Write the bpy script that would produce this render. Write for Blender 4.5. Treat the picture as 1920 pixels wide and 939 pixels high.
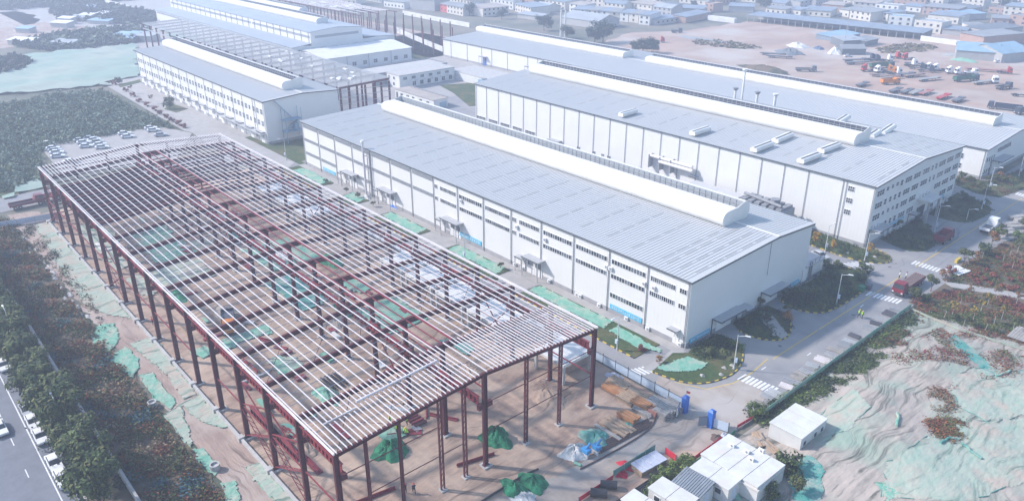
import bpy, math, random
from math import sin, cos, pi, radians as R
from mathutils import Vector as V, Matrix
scene = bpy.context.scene
for o in list(bpy.data.objects): bpy.data.objects.remove(o)
C = scene.collection
# ---------------------------------------------------------------- camera
cd = bpy.data.cameras.new('camera'); co = bpy.data.objects.new('camera', cd); C.objects.link(co)
co.location = (222.9, -34.74, 77.5); co.rotation_euler = (R(90-24.211), 0, R(138.73-90))
cd.sensor_width = 36; cd.lens = 27.37; cd.clip_start = 1; cd.clip_end = 9000
scene.camera = co
# ---------------------------------------------------------------- light
SUN_EL = 37; SUN_DIR = (0.775, 0.632)          # ground direction in which shadows fall
w = bpy.data.worlds.new('World'); scene.world = w; w.use_nodes = True
nt = w.node_tree; nt.nodes.clear()
sky = nt.nodes.new('ShaderNodeTexSky'); sky.sky_type = 'NISHITA'; sky.sun_disc = False
sky.sun_elevation = R(SUN_EL); sky.sun_rotation = math.atan2(-SUN_DIR[0], -SUN_DIR[1])
sky.air_density = 1.6; sky.dust_density = 1.2; sky.ozone_density = 4
bg = nt.nodes.new('ShaderNodeBackground'); bg.inputs[1].default_value = 0.15
wo = nt.nodes.new('ShaderNodeOutputWorld')
nt.links.new(sky.outputs[0], bg.inputs[0]); nt.links.new(bg.outputs[0], wo.inputs[0])
sd = bpy.data.lights.new('sun', 'SUN'); sd.energy = 3.5; sd.angle = R(2.5); sd.color = (1.0, 0.93, 0.89)
so = bpy.data.objects.new('sun', sd); C.objects.link(so)
_e = R(SUN_EL); so.rotation_euler = V((-SUN_DIR[0]*cos(_e), -SUN_DIR[1]*cos(_e), sin(_e))).to_track_quat('Z', 'Y').to_euler()
so.location = (0, 0, 200)
vs = scene.view_settings; vs.view_transform = 'Standard'; vs.look = 'None'; vs.gamma = 1; vs.use_curve_mapping = False
vs.exposure = 0.8
scene.render.engine = 'CYCLES'
scene.cycles.volume_bounces = 1; scene.cycles.max_bounces = 6; scene.cycles.transparent_max_bounces = 8
rnd = random.Random(7)

# ---------------------------------------------------------------- helpers
MATS = {}
def mat(name, c1, c2=None, scale=1.0, rough=0.7, metal=0.0, bump=0.0, bscale=None, stretch=(1, 1, 1), coord='pos', c3=None, s3=0.1, lo=0.35, hi=0.65, rot=0, spec=0.3, wave=None, detail=4, lo3=.45, hi3=.65, c4=None, s4=1, st4=(1, .05, 1), r4=0, lo4=.56, hi4=.68):
    """procedural: noise mix of c1 and c2, optional large patches of c3, noise bump, optional wave (axis, pitch, depth) relief"""
    m = bpy.data.materials.new(name); m.use_nodes = True; MATS[name] = m
    t = m.node_tree; N = t.nodes; Lk = t.links.new
    b = N['Principled BSDF']; b.inputs['Roughness'].default_value = rough; b.inputs['Metallic'].default_value = metal
    b.inputs['Specular IOR Level'].default_value = spec
    if coord == 'pos': src = N.new('ShaderNodeNewGeometry').outputs['Position']
    else: src = N.new('ShaderNodeTexCoord').outputs['Object']
    mp = N.new('ShaderNodeMapping'); mp.inputs['Scale'].default_value = stretch; mp.inputs['Rotation'].default_value = (0, 0, rot)
    Lk(src, mp.inputs[0])
    def noise(sc, det, vec=None):
        n = N.new('ShaderNodeTexNoise'); n.inputs['Scale'].default_value = sc; n.inputs['Detail'].default_value = det; n.inputs['Roughness'].default_value = .62
        Lk(vec or mp.outputs[0], n.inputs['Vector']); return n.outputs['Fac']
    def ramp(fac, a, bb):
        r = N.new('ShaderNodeMapRange'); r.inputs[1].default_value = a; r.inputs[2].default_value = bb; Lk(fac, r.inputs[0]); return r.outputs[0]
    def mix(f, A, B_):
        x = N.new('ShaderNodeMix'); x.data_type = 'RGBA'
        if isinstance(f, float): x.inputs[0].default_value = f
        else: Lk(f, x.inputs[0])
        for sck, vv in ((x.inputs[6], A), (x.inputs[7], B_)):
            if isinstance(vv, tuple): sck.default_value = (*vv, 1)
            else: Lk(vv, sck)
        return x.outputs[2]
    c2 = c2 or tuple(v*.85 for v in c1)
    col = mix(ramp(noise(scale, detail), lo, hi), tuple(c1), tuple(c2))
    if c3: col = mix(ramp(noise(s3, 3, src), lo3, hi3), col, tuple(c3))
    if c4:
        m4 = N.new('ShaderNodeMapping'); m4.inputs['Scale'].default_value = st4; m4.inputs['Rotation'].default_value = (0, 0, r4)
        wn = N.new('ShaderNodeTexNoise'); wn.inputs['Scale'].default_value = .08; Lk(src, wn.inputs['Vector'])
        va = N.new('ShaderNodeVectorMath'); va.operation = 'MULTIPLY_ADD'; va.inputs[1].default_value = (9, 9, 0); Lk(wn.outputs['Color'], va.inputs[0]); Lk(src, va.inputs[2]); Lk(va.outputs[0], m4.inputs[0])
        col = mix(ramp(noise(s4, 6, m4.outputs[0]), lo4, hi4), col, tuple(c4))
    Lk(col, b.inputs['Base Color'])
    h = None
    if bump:
        bn = N.new('ShaderNodeBump'); bn.inputs['Strength'].default_value = bump; bn.inputs['Distance'].default_value = .2
        Lk(noise(bscale or scale*4, 5), bn.inputs['Height']); h = bn.outputs[0]
    if wave:
        wv = N.new('ShaderNodeTexWave'); wv.bands_direction = wave[0]; wv.inputs['Scale'].default_value = .314/wave[1]; Lk(src, wv.inputs['Vector'])
        b2 = N.new('ShaderNodeBump'); b2.inputs['Strength'].default_value = wave[2]; b2.inputs['Distance'].default_value = .08; Lk(wv.outputs['Fac'], b2.inputs['Height'])
        if h: Lk(h, b2.inputs['Normal'])
        h = b2.outputs[0]
    if h: Lk(h, b.inputs['Normal'])
    return m
class MB:
    def __init__(s): s.v = []; s.f = []; s.m = []; s.cm = 0
    def add(s, vs_, fs):
        n = len(s.v); s.v += [tuple(x) for x in vs_]; s.f += [tuple(i+n for i in q) for q in fs]; s.m += [s.cm]*len(fs); return s
    def box(s, x0, y0, z0, x1, y1, z1):
        return s.add([(x0,y0,z0),(x1,y0,z0),(x1,y1,z0),(x0,y1,z0),(x0,y0,z1),(x1,y0,z1),(x1,y1,z1),(x0,y1,z1)],
                     [(3,2,1,0),(4,5,6,7),(0,1,5,4),(1,2,6,5),(2,3,7,6),(3,0,4,7)])
    def cbox(s, c, d): return s.box(c[0]-d[0]/2, c[1]-d[1]/2, c[2]-d[2]/2, c[0]+d[0]/2, c[1]+d[1]/2, c[2]+d[2]/2)
    def bar(s, p, q, w_, h, up=(0, 0, 1)):
        p, q = V(p), V(q); d = (q-p).normalized(); sd_ = d.cross(V(up))
        if sd_.length < 1e-3: sd_ = d.cross(V((0, 1, 0)))
        sd_.normalize(); u = sd_.cross(d); a, b = sd_*w_/2, u*h/2
        return s.add([p-a-b, p+a-b, p+a+b, p-a+b, q-a-b, q+a-b, q+a+b, q-a+b], [(0,1,2,3),(7,6,5,4),(4,5,1,0),(5,6,2,1),(6,7,3,2),(7,4,0,3)])
    def ibeam(s, p, q, w_, h, t=.12, up=(0, 0, 1)):
        p, q = V(p), V(q); d = (q-p).normalized(); sd_ = d.cross(V(up))
        if sd_.length < 1e-3: sd_ = d.cross(V((0, 1, 0)))
        sd_.normalize(); u = sd_.cross(d)
        s.bar(p, q, t, h-2*t, up); o = u*(h/2-t/2)
        s.bar(p+o, q+o, w_, t, up); return s.bar(p-o, q-o, w_, t, up)
    def tube(s, p, q, r, n=8, r2=None, caps=True):
        p, q = V(p), V(q); d = (q-p).normalized(); a = d.cross(V((0, 0, 1)))
        if a.length < 1e-3: a = V((1, 0, 0))
        a.normalize(); b = d.cross(a); r2 = r if r2 is None else r2; vs_ = []
        for P_, rr in ((p, r), (q, r2)):
            for i in range(n): vs_.append(P_+a*rr*cos(2*pi*i/n)+b*rr*sin(2*pi*i/n))
        fs = [(i, (i+1) % n, n+(i+1) % n, n+i) for i in range(n)]
        if caps: fs += [tuple(range(n))[::-1], tuple(range(n, 2*n))]
        return s.add(vs_, fs)
    def prism(s, poly, z0, z1):
        n = len(poly); a = sum(poly[i][0]*poly[(i+1) % n][1]-poly[(i+1) % n][0]*poly[i][1] for i in range(n))
        if a < 0: poly = poly[::-1]
        return s.add([(x, y, z0) for x, y in poly]+[(x, y, z1) for x, y in poly], [tuple(range(n))[::-1], tuple(range(n, 2*n))]+[(i, (i+1) % n, n+(i+1) % n, n+i) for i in range(n)])
    def extr(s, prof, axis, a0, a1):
        """closed profile of (u, z) pushed along axis 'x' or 'y' from a0 to a1"""
        n = len(prof); mk = (lambda a, u, z: (a, u, z)) if axis == 'x' else (lambda a, u, z: (u, a, z))
        return s.add([mk(a0, u, z) for u, z in prof]+[mk(a1, u, z) for u, z in prof], [tuple(range(n))[::-1], tuple(range(n, 2*n))]+[(i, (i+1) % n, n+(i+1) % n, n+i) for i in range(n)])
    def quad(s, a, b, c, d): return s.add([a, b, c, d], [(0, 1, 2, 3)])
    def lathe(s, prof, c, n=10):
        vs_ = []; k = len(prof)
        for r, z in prof:
            for i in range(n): vs_.append((c[0]+r*cos(2*pi*i/n), c[1]+r*sin(2*pi*i/n), c[2]+z))
        fs = [(j*n+i, j*n+(i+1) % n, (j+1)*n+(i+1) % n, (j+1)*n+i) for j in range(k-1) for i in range(n)]
        fs += [tuple(range(n))[::-1], tuple(range((k-1)*n, k*n))]
        return s.add(vs_, fs)
    def mesh(s, name, m, smooth=False):
        me = bpy.data.meshes.new(name); me.from_pydata(s.v, [], s.f)
        for x in (m if isinstance(m, (list, tuple)) else [m]): me.materials.append(MATS[x] if isinstance(x, str) else x)
        if isinstance(m, (list, tuple)): me.polygons.foreach_set('material_index', s.m)
        if smooth: me.polygons.foreach_set('use_smooth', [True]*len(me.polygons))
        me.update(); return me
    def build(s, name, m, parent=None, world=True, smooth=False):
        return put(name, s.mesh(name, m, smooth), parent, world)
def put(name, me, parent=None, world=True, loc=None, rz=0):
    o = bpy.data.objects.new(name, me); C.objects.link(o)
    if loc is not None: o.location = loc
    if rz: o.rotation_euler = (0, 0, rz)
    if parent is not None:
        o.parent = parent
        if world: o.matrix_parent_inverse = wm(parent).inverted()
    return o
def wm(o):
    M = Matrix.LocRotScale(o.location, o.rotation_euler, o.scale)
    return wm(o.parent) @ o.matrix_parent_inverse @ M if o.parent else M
def tag(o, label, cat=None, group=None):
    o['label'] = label
    if cat: o['category'] = cat
    if group: o['group'] = group
    return o
def thing(name, label, cat, loc=(0, 0, 0), rz=0, group=None):
    o = bpy.data.objects.new(name, None); C.objects.link(o); o.location = (loc[0], loc[1], loc[2] if len(loc) > 2 else 0); o.rotation_euler = (0, 0, rz)
    o.empty_display_size = .5
    return tag(o, label, cat, group)
def struct(o): o['kind'] = 'structure'; return o
def stuff(o): o['kind'] = 'stuff'; return o
CH = {}
def kids(o):
    return [c for c in CH.get(o.name, [])]
def index_children():
    CH.clear()
    for o in bpy.data.objects:
        if o.parent: CH.setdefault(o.parent.name, []).append(o)
def copy_tree(o, loc=None, rz=None, label=None, group=None, parent=None, scale=None):
    c = o.copy(); C.objects.link(c)
    if parent is not None: c.parent = parent
    if loc is not None: c.location = (loc[0], loc[1], loc[2] if len(loc) > 2 else 0)
    if rz is not None: c.rotation_euler = (0, 0, rz)
    if scale is not None: c.scale = scale if isinstance(scale, tuple) else (scale,)*3
    if label: c['label'] = label
    if group: c['group'] = group
    for k in kids(o): copy_tree(k, parent=c)
    return c
def ragged(poly, amp=.4, step=1.5, seed=1):
    r = random.Random(seed); out = []
    n = len(poly)
    for i in range(n):
        a, b = V(poly[i]), V(poly[(i+1) % n]); L_ = (b-a).length; k = max(1, int(L_/step))
        for j in range(k):
            p = a.lerp(b, j/k); out.append((p.x+r.uniform(-amp, amp), p.y+r.uniform(-amp, amp)))
    return out
def smooth_poly(p, it=2):
    for _ in range(it):
        q = []
        for i in range(len(p)):
            a, b = p[i], p[(i+1) % len(p)]
            q += [(a[0]*.75+b[0]*.25, a[1]*.75+b[1]*.25), (a[0]*.25+b[0]*.75, a[1]*.25+b[1]*.75)]
        p = q
    return p
def inside(p, poly):
    x, y = p; c = False; j = len(poly)-1
    for i in range(len(poly)):
        if (poly[i][1] > y) != (poly[j][1] > y) and x < (poly[j][0]-poly[i][0])*(y-poly[i][1])/(poly[j][1]-poly[i][1])+poly[i][0]: c = not c
        j = i
    return c
def scatter(poly, n, r):
    xs = [p[0] for p in poly]; ys = [p[1] for p in poly]; out = []
    while len(out) < n:
        p = (r.uniform(min(xs), max(xs)), r.uniform(min(ys), max(ys)))
        if inside(p, poly): out.append(p)
    return out
def sheet(name, poly, z, m, parent=None, th=None):
    """ground sheet: a thin slab with a top face"""
    b = MB(); n = len(poly)
    a = sum(poly[i][0]*poly[(i+1) % n][1]-poly[(i+1) % n][0]*poly[i][1] for i in range(n))
    if a < 0: poly = poly[::-1]
    if th: b.prism(poly, z-th, z)
    else: b.add([(x, y, z) for x, y in poly], [tuple(range(n))])
    o = b.build(name, m, parent)
    if parent is None: struct(o)
    return o
# ---------------------------------------------------------------- materials
mat('base_earth', (.21,.185,.15), (.13,.13,.10), .03, .95, bump=.2, c3=(.07,.085,.06), s3=.012)
mat('soil', (.38,.27,.205), (.20,.14,.115), .5, .95, bump=.8, bscale=1.6, c3=(.42,.32,.25), s3=.09, stretch=(1,.4,1), rot=.5, detail=8, lo=.38, hi=.66, c4=(.14,.10,.08), s4=.5, st4=(1,.08,1), r4=1.9, lo4=.57, hi4=.7)
mat('track_dirt', (.37,.28,.235), (.25,.185,.16), .5, .95, bump=.5, bscale=2.5, stretch=(.3,1.3,1), c3=(.39,.33,.29), s3=.1, detail=7, c4=(.17,.125,.105), s4=1.3, st4=(.05,1,1), lo4=.56, hi4=.68)
mat('pale_dirt', (.37,.315,.275), (.28,.235,.20), .4, .95, bump=.3, stretch=(.4,1,1), c3=(.38,.35,.325), s3=.1, detail=7, c4=(.21,.17,.145), s4=1.0, st4=(1,.06,1), r4=.6, lo4=.57, hi4=.7)
mat('concrete_road', (.245,.245,.255), (.20,.20,.21), .3, .85, bump=.1, c3=(.29,.275,.265), s3=.06, detail=8, c4=(.16,.16,.17), s4=.8, st4=(1,.04,1), lo4=.58, hi4=.7)
mat('asphalt', (.17,.18,.21), (.14,.15,.175), .5, .85, bump=.15)
mat('pavement', (.36,.345,.335), (.29,.28,.27), .4, .9, bump=.1, c3=(.31,.29,.275), s3=.08)
mat('concrete', (.45,.44,.43), (.36,.35,.34), .8, .85, bump=.1)
mat('grass', (.055,.095,.03), (.035,.06,.022), 1.2, .95, bump=.8, bscale=4, c3=(.12,.105,.05), s3=.12)
mat('wild_ground', (.11,.10,.07), (.17,.115,.08), .6, .95, bump=.8, bscale=3, c3=(.035,.05,.03), s3=.1)
mat('yard', (.40,.285,.225), (.30,.215,.18), .06, .95, bump=.2, stretch=(1,.35,1), rot=-.7, c3=(.42,.37,.33), s3=.02)
mat('net_green', (.12,.33,.24), (.22,.39,.31), .9, .85, bump=.9, bscale=1.6, c3=(.34,.38,.31), s3=.3, detail=7)
mat('net_pale', (.28,.37,.30), (.37,.385,.325), .7, .85, bump=.9, bscale=1.5, c3=(.39,.335,.28), s3=.22, stretch=(1,.3,1), rot=.66, detail=8, c4=(.14,.20,.16), s4=.9, st4=(1,.08,1), r4=.66, lo4=.54, hi4=.68)
mat('net_deep', (.02,.22,.11), (.015,.12,.06), 1.2, .7, bump=.8, bscale=4)
mat('net_teal', (.05,.25,.22), (.11,.31,.27), 1, .8, bump=.8, c3=(.28,.33,.29), s3=.4, detail=6)
mat('wall_panel', (.655,.65,.645), (.62,.615,.61), .15, .5, wave=('X', .9, .12), c3=(.63,.625,.62), s3=.12)
mat('wall_panel_end', (.655,.655,.66), (.625,.625,.63), .15, .5, wave=('Y', .9, .1), c3=(.64,.635,.63), s3=.12)
mat('plinth', (.33,.33,.34), (.27,.27,.28), .5, .85)
mat('roof_metal', (.44,.445,.45), (.425,.43,.435), .25, .5, c3=(.45,.45,.455), s3=.03, stretch=(1.6,.12,1), detail=6, c4=(.39,.39,.395), s4=.5, st4=(1,.1,1), lo4=.6, hi4=.75)
mat('roof_blue', (.30,.345,.40), (.27,.31,.36), .1, .5)
mat('roof_rib', (.455,.46,.465), (.435,.44,.445), .2, .5)
mat('skylight', (.325,.325,.325), (.30,.30,.305), .5, .35)
mat('vent_white', (.68,.67,.65), (.62,.61,.59), .3, .5, stretch=(1,1,.3), c3=(.56,.54,.51), s3=.12, lo3=.55, hi3=.8)
mat('net_far', (.21,.31,.265), (.26,.33,.285), .05, .9, c3=(.31,.35,.30), s3=.02, stretch=(1,.3,1))
mat('boulder', (.38,.37,.35), (.26,.25,.24), 1.5, .95)
mat('galv_grey', (.27,.275,.29), (.22,.225,.24), .8, .5)
mat('throat', (.09,.10,.13), (.06,.07,.10), .4, .7)  # near-black colour stands in for the shade inside a ventilator opening
mat('trim_dark', (.10,.11,.13), (.08,.09,.10), 1, .5)
mat('pipe_grey', (.24,.25,.27), (.2,.21,.23), 1, .5)
mat('steel_red', (.095,.022,.030), (.07,.016,.024), .6, .55, c3=(.13,.032,.035), s3=.3)
mat('steel_bright_red', (.24,.04,.05), (.17,.03,.04), .8, .55)
mat('galv', (.68,.635,.645), (.58,.54,.55), .5, .4)
mat('galv_dull', (.42,.43,.45), (.36,.37,.39), .8, .45, metal=.3)
mat('glass', (.035,.045,.055), (.05,.06,.07), .3, .12, spec=.6)
mat('glass_pale', (.14,.16,.18), (.10,.12,.14), .6, .2, spec=.5)
mat('frame_white', (.7,.7,.7), (.64,.64,.64), 1, .5)
mat('louvre', (.30,.32,.34), (.26,.28,.30), 1, .6)
mat('banner_blue', (.10,.45,.66), (.09,.40,.60), .8, .6)
mat('paint_white', (.72,.72,.72), (.55,.55,.55), 2, .7)
mat('paint_yellow', (.62,.42,.05), (.5,.34,.06), 2, .7)
mat('kerb_yellow', (.58,.42,.06), (.48,.35,.07), 2, .8)
mat('kerb_black', (.05,.05,.05), (.08,.08,.08), 2, .8)
mat('kerb_grey', (.40,.39,.38), (.33,.32,.31), 2, .9)
mat('bark', (.10,.075,.055), (.07,.05,.04), 3, .95, coord='obj')
mat('bark_white', (.5,.48,.45), (.4,.38,.35), 3, .95, coord='obj')
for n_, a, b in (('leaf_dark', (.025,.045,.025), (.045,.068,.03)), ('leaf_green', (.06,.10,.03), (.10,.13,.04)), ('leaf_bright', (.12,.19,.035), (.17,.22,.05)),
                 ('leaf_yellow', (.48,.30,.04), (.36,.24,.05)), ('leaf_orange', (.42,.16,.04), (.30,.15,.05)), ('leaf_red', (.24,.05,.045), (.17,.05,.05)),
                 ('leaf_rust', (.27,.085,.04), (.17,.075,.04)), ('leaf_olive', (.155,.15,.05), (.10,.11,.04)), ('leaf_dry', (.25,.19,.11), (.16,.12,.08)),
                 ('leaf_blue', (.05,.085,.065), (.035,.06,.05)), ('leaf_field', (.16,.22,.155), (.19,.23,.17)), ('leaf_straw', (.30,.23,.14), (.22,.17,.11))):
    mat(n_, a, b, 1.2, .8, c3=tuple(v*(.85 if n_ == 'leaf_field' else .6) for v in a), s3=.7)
mat('rubber', (.02,.02,.02), (.03,.03,.03), 4, .85, coord='obj')
mat('chassis', (.05,.05,.055), (.08,.07,.07), 2, .7, coord='obj')
for n_, c in (('car_white', (.75,.75,.76)), ('car_silver', (.42,.44,.46)), ('car_grey', (.17,.18,.20)), ('car_black', (.02,.02,.025)), ('truck_red', (.42,.03,.03)), ('truck_maroon', (.17,.02,.035)), ('truck_crimson', (.20,.012,.025)), ('truck_orange', (.62,.21,.03)),
              ('truck_green', (.03,.13,.09)), ('truck_blue', (.06,.10,.18)), ('truck_navy', (.04,.055,.09)), ('deck_red', (.35,.13,.11)), ('deck_rust', (.22,.14,.12)), ('deck_grey', (.28,.27,.26)), ('deck_dark', (.10,.10,.12))):
    mat(n_, c, tuple(v*.85 for v in c), 1.5, .35, coord='obj', spec=.5)
mat('skin', (.5,.32,.24), (.45,.28,.2), 4, .6, coord='obj'); mat('hair', (.02,.018,.015), None, 4, .7, coord='obj')
mat('cloth_navy', (.03,.035,.06), (.02,.025,.045), 4, .9, coord='obj'); mat('cloth_black', (.02,.02,.022), None, 4, .9, coord='obj')
mat('hivis', (.45,.75,.04), (.4,.66,.04), 4, .7, coord='obj'); mat('cloth_white', (.72,.72,.7), None, 4, .9, coord='obj'); mat('hat_red', (.6,.04,.03), None, 3, .4, coord='obj'); mat('hat_yellow', (.75,.5,.03), None, 3, .4, coord='obj')
mat('lamp_post', (.62,.63,.64), (.55,.56,.57), 2, .4, metal=.2); mat('solar', (.02,.03,.06), None, 2, .2)
mat('gate_blue', (.03,.14,.50), (.025,.11,.42), 1, .4); mat('panel_blue_white', (.52,.60,.70), (.46,.55,.66), 1, .5)
mat('cabin_white', (.60,.60,.59), (.52,.51,.50), .5, .5, c3=(.56,.51,.46), s3=.35, lo3=.52, hi3=.72); mat('cabin_grey_roof', (.22,.25,.28), (.18,.2,.23), .8, .5)
mat('timber', (.42,.31,.22), (.30,.21,.145), 1.5, .9, stretch=(1,4,1)); mat('ply_orange', (.46,.22,.10), (.36,.17,.08), 1, .7); mat('timber_grey', (.36,.34,.32), (.26,.245,.23), 1.5, .9)
mat('tarp', (.46,.48,.55), (.36,.38,.47), .8, .6, bump=.6, bscale=2); mat('plastic_white', (.6,.6,.6), (.45,.44,.42), 1.5, .6, bump=.8, bscale=3)
mat('red_cloth', (.55,.03,.05), (.42,.02,.04), 1, .7); mat('blue_paint', (.06,.27,.55), (.05,.22,.47), 1, .4); mat('black_pipe', (.025,.025,.03), (.04,.04,.045), 1, .4)
mat('rebar', (.12,.075,.065), (.08,.06,.06), 2, .7); mat('brick_red', (.38,.17,.13), (.32,.14,.11), .8, .9); mat('rubble', (.36,.31,.27), (.26,.22,.19), 2, .95, bump=.6)
mat('hill_soil', (.39,.335,.295), (.24,.215,.19), .7, .95, bump=1, bscale=1.0, stretch=(1,.16,1), rot=.66, c3=(.27,.34,.275), s3=.09, detail=8, lo=.42, hi=.66, c4=(.09,.095,.08), s4=1.0, st4=(1,.06,1), r4=.66, lo4=.52, hi4=.66)
mat('weed_blue', (.06,.15,.18), (.05,.10,.13), 1.2, .85)
for n_, a in (('house_cream', (.60,.56,.50)), ('house_white', (.66,.66,.65)), ('house_brick', (.40,.27,.22)), ('house_grey', (.38,.38,.38)), ('house_red', (.5,.08,.07))): mat(n_, a, tuple(v*.85 for v in a), .25, .9)
for n_, a in (('tin_blue', (.22,.27,.33)), ('tin_grey', (.26,.27,.28)), ('tin_light', (.34,.37,.40)), ('tin_dark', (.15,.17,.19)), ('tin_sky', (.26,.40,.50)), ('tin_tan', (.38,.33,.29))): mat(n_, a, tuple(v*.8 for v in a), .12, .6)

# ---------------------------------------------------------------- ground and roads
b = MB(); G = 3200
b.add([(-G, -G, -.10), (G, -G, -.10), (G, G, -.10), (-G, G, -.10)], [(0, 1, 2, 3)]); struct(b.build('ground', 'base_earth'))
# works roads: one concrete sheet that the buildings and planters stand on
road = sheet('concrete_road', [(-46, 58.2), (155, 58.2), (161.5, 57.2), (167.2, 57.2), (170, 59.5), (170.3, 420), (150.5, 420), (150.5, 232), (-30, 232), (-46, 200)], .0, 'concrete_road')
sheet('site_soil', ragged([(-9, -1.2), (150, -1.2), (188, -9), (192, 30), (168.5, 57), (160.5, 57.6), (-9, 57.8)], .3, 2, 3), -.02, 'soil')
# pale compacted entrance track from the gate into the site
sheet('site_track', ragged(smooth_poly([(149.5,63.9),(159.4,62.5),(162.9,76.5),(169.6,69.4),(170.5,51.6),(165.4,47.6),(164.8,36),(164.3,25.5),(156,16),(157.5,26.8),(159.8,35.6),(157.6,49.1),(158.1,54)]), .35, 1.2, 4), .012, 'pale_dirt')
sheet('side_track', ragged([(-14, -8.5), (20, -8), (60, -7.6), (110, -7.2), (150, -7.8), (172, -9.5), (178, -.8), (-12, -.8)], .5, 1.5, 5), .0, 'track_dirt')
# left: public road, verge and overgrown strip
lroad = sheet('asphalt_road', [(-400, -62), (260, -62), (260, -25.4), (-400, -25.4)], .0, 'asphalt')
b = MB(); b.box(-400, -23.4, -.1, 260, -23.1, .13); struct(b.build('road_kerb', 'kerb_grey'))
sheet('parking_strip', [(-400, -25.4), (260, -25.4), (260, -23.4), (-400, -23.4)], .004, 'asphalt')
sheet('tree_verge', [(-14, -23.1), (200, -23.1), (200, -18), (-14, -18)], .01, 'wild_ground')
sheet('wild_strip', ragged([(-12, -18), (190, -18), (190, -9.5), (120, -7.8), (60, -8.0), (0, -8.3), (-12, -9)], .4, 2, 6), .02, 'wild_ground')
for i in range(-14, 30):
    x = 96.6+i*4.9*2
    me = MB().box(x-1.2, -28.35, .008, x+1.2, -28.2, .012).build('lane_dash', 'paint_white', lroad)
MB().box(-400, -25.95, .008, 260, -25.78, .012).build('edge_line', 'paint_white', lroad)
for yy in (-36.1, -36.5): MB().box(-400, yy-.08, .008, 260, yy+.08, .012).build('centre_line', 'paint_yellow', lroad)
for i in range(-8, 22):
    x = 96.6+i*9.8; MB().box(x-1.2, -32.2, .008, x+1.2, -32.05, .012).build('lane_dash', 'paint_white', lroad)
# far end of the steel frame: cross road, bank, parking
sheet('cross_road', [(-30, -25), (-17, -25), (-17, 60), (-30, 60)], .015, 'concrete_road')
sheet('parking_lot', [(-59.4,13),(-74.5,13.8),(-79.5,19.6),(-80,47.4),(-78.9,54.3),(-62.1,60),(-33.6,44),(-40.1,12.1)], .02, 'pavement')
sheet('orchard_ground', ragged([(-129.3,0.6),(-159,16.6),(-163.8,37.8),(-155,57.2),(-118.4,57.1),(-65.5,58.4),(-78.9,54.3),(-81,46.3),(-74.9,18),(-73.6,12),(-63.1,10.5),(-35.6,5.9),(-30.4,-6.9),(-55.9,-13.5)], .8, 3, 8), -.01, 'grass')
sheet('forecourt', [(-169.4,60.6),(-176.3,66.8),(-178.9,80.5),(-32.5,75),(-7,74.1),(3.5,61.5),(-46.3,65.4),(-67,58.9),(-99.1,59.2)], .03, 'pavement')
sheet('works_lane', [(-30, 58), (-30, 74), (-175, 74.2), (-180, 70), (-175, 64), (-60, 60)], .024, 'pavement')
sheet('lane_lawn', [(-44, 76), (-30.2, 76), (-30.2, 118), (-5, 118), (-5, 74), (-1.9, 74), (-1.9, 72), (-44, 72)], .034, 'grass')
sheet('court_lawn', [(-67.8,175.8),(-60.6,192.6),(-23,172.2),(-26.8,161),(-50.5,170.9)], .03, 'grass')
sheet('back_ground', [(-560, 76), (-31, 76), (-31, 232), (-560, 232)], -.04, 'pavement')
sheet('lawn_by_hall', [(-200, 205), (-126, 205), (-126, 221), (-160, 260), (-200, 260)], -.02, 'grass')
sheet('truck_yard', ragged([(-87.6,290),(-111.9,359.1),(-92.6,394.5),(-92.4,461.2),(-30.6,464.5),(14.8,470.7),(23.9,519.5),(77.6,490.2),(130.8,400.9),(157.2,298.4),(137.1,291.6),(35.7,310.7),(-51.6,289.4)], 2, 8, 9), .0, 'yard')
sheet('frame_yard', [(-380, 212), (-126, 212), (-126, 262), (-380, 262)], -.02, 'yard')
sheet('scrap_field', ragged([(-395.8,44.7),(-412.1,91.9),(-363.1,109.7),(-313.5,75.3),(-311.6,44.3)], 3, 10, 10), -.03, 'track_dirt')
sheet('pale_field', ragged([(-493.1,50),(-491.8,87.8),(-455.3,92.8),(-398.8,83.9),(-392.9,41.3)], 2, 10, 11), -.04, 'pale_dirt')
# road paint
for yy0, yy1 in ((83, 99), (99.6, 136), (143, 212), (214, 300)):
    MB().box(162.0, yy0, .008, 162.18, yy1, .013).build('yellow_line', 'paint_yellow', road)
b = MB(); pts = [(154.8,63.2),(159.8,65.6),(161.8,70.7),(162.1,76.1),(161.4,82.4)]
for p, q in zip(pts, pts[1:]): b.bar((*p, .011), (*q, .011), .16, .004)
b.build('yellow_line', 'paint_yellow', road)
def crossing(p, q, n, ln, ax):
    for i in range(n):
        t = (i+.5)/n; x, y = p[0]+(q[0]-p[0])*t, p[1]+(q[1]-p[1])*t
        b = MB()
        if ax == 'y': b.box(x-.24, y-ln/2, .009, x+.24, y+ln/2, .013)
        else: b.box(x-ln/2, y-.24, .009, x+ln/2, y+.24, .013)
        b.build('crossing_stripe', 'paint_white', road)
crossing((161.4,73.5), (168.1,74.1), 9, 2.6, 'y')
crossing((160.9,121.9), (167.6,123.2), 9, 2.6, 'y')
crossing((160.4,145.3), (166.6,145.3), 8, 2.6, 'y')
crossing((147.9,59.4), (149.2,63.1), 5, 2.6, 'x')
crossing((151.1,132), (153.9,137.8), 6, 2.6, 'x')
crossing((159.4,215.4), (162.4,214.8), 4, 2.6, 'y')
for q in ((162.7,78.9), (165.6,89.6), (163,115.4), (161.4,156), (162.9,183.6)):
    MB().box(q[0]-.1, q[1]-.7, .009, q[0]+.1, q[1]+.7, .012).build('road_arrow', 'paint_white', road)
for q in ((160.4,88.1), (163.7,110.3), (158.1,138.6), (157.1,151.2), (153.2,77.9), (151.3,122.4)):
    MB().lathe([(.38, 0), (.38, .012)], (q[0], q[1], .004), 12).build('manhole_cover', 'trim_dark', road)
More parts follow.
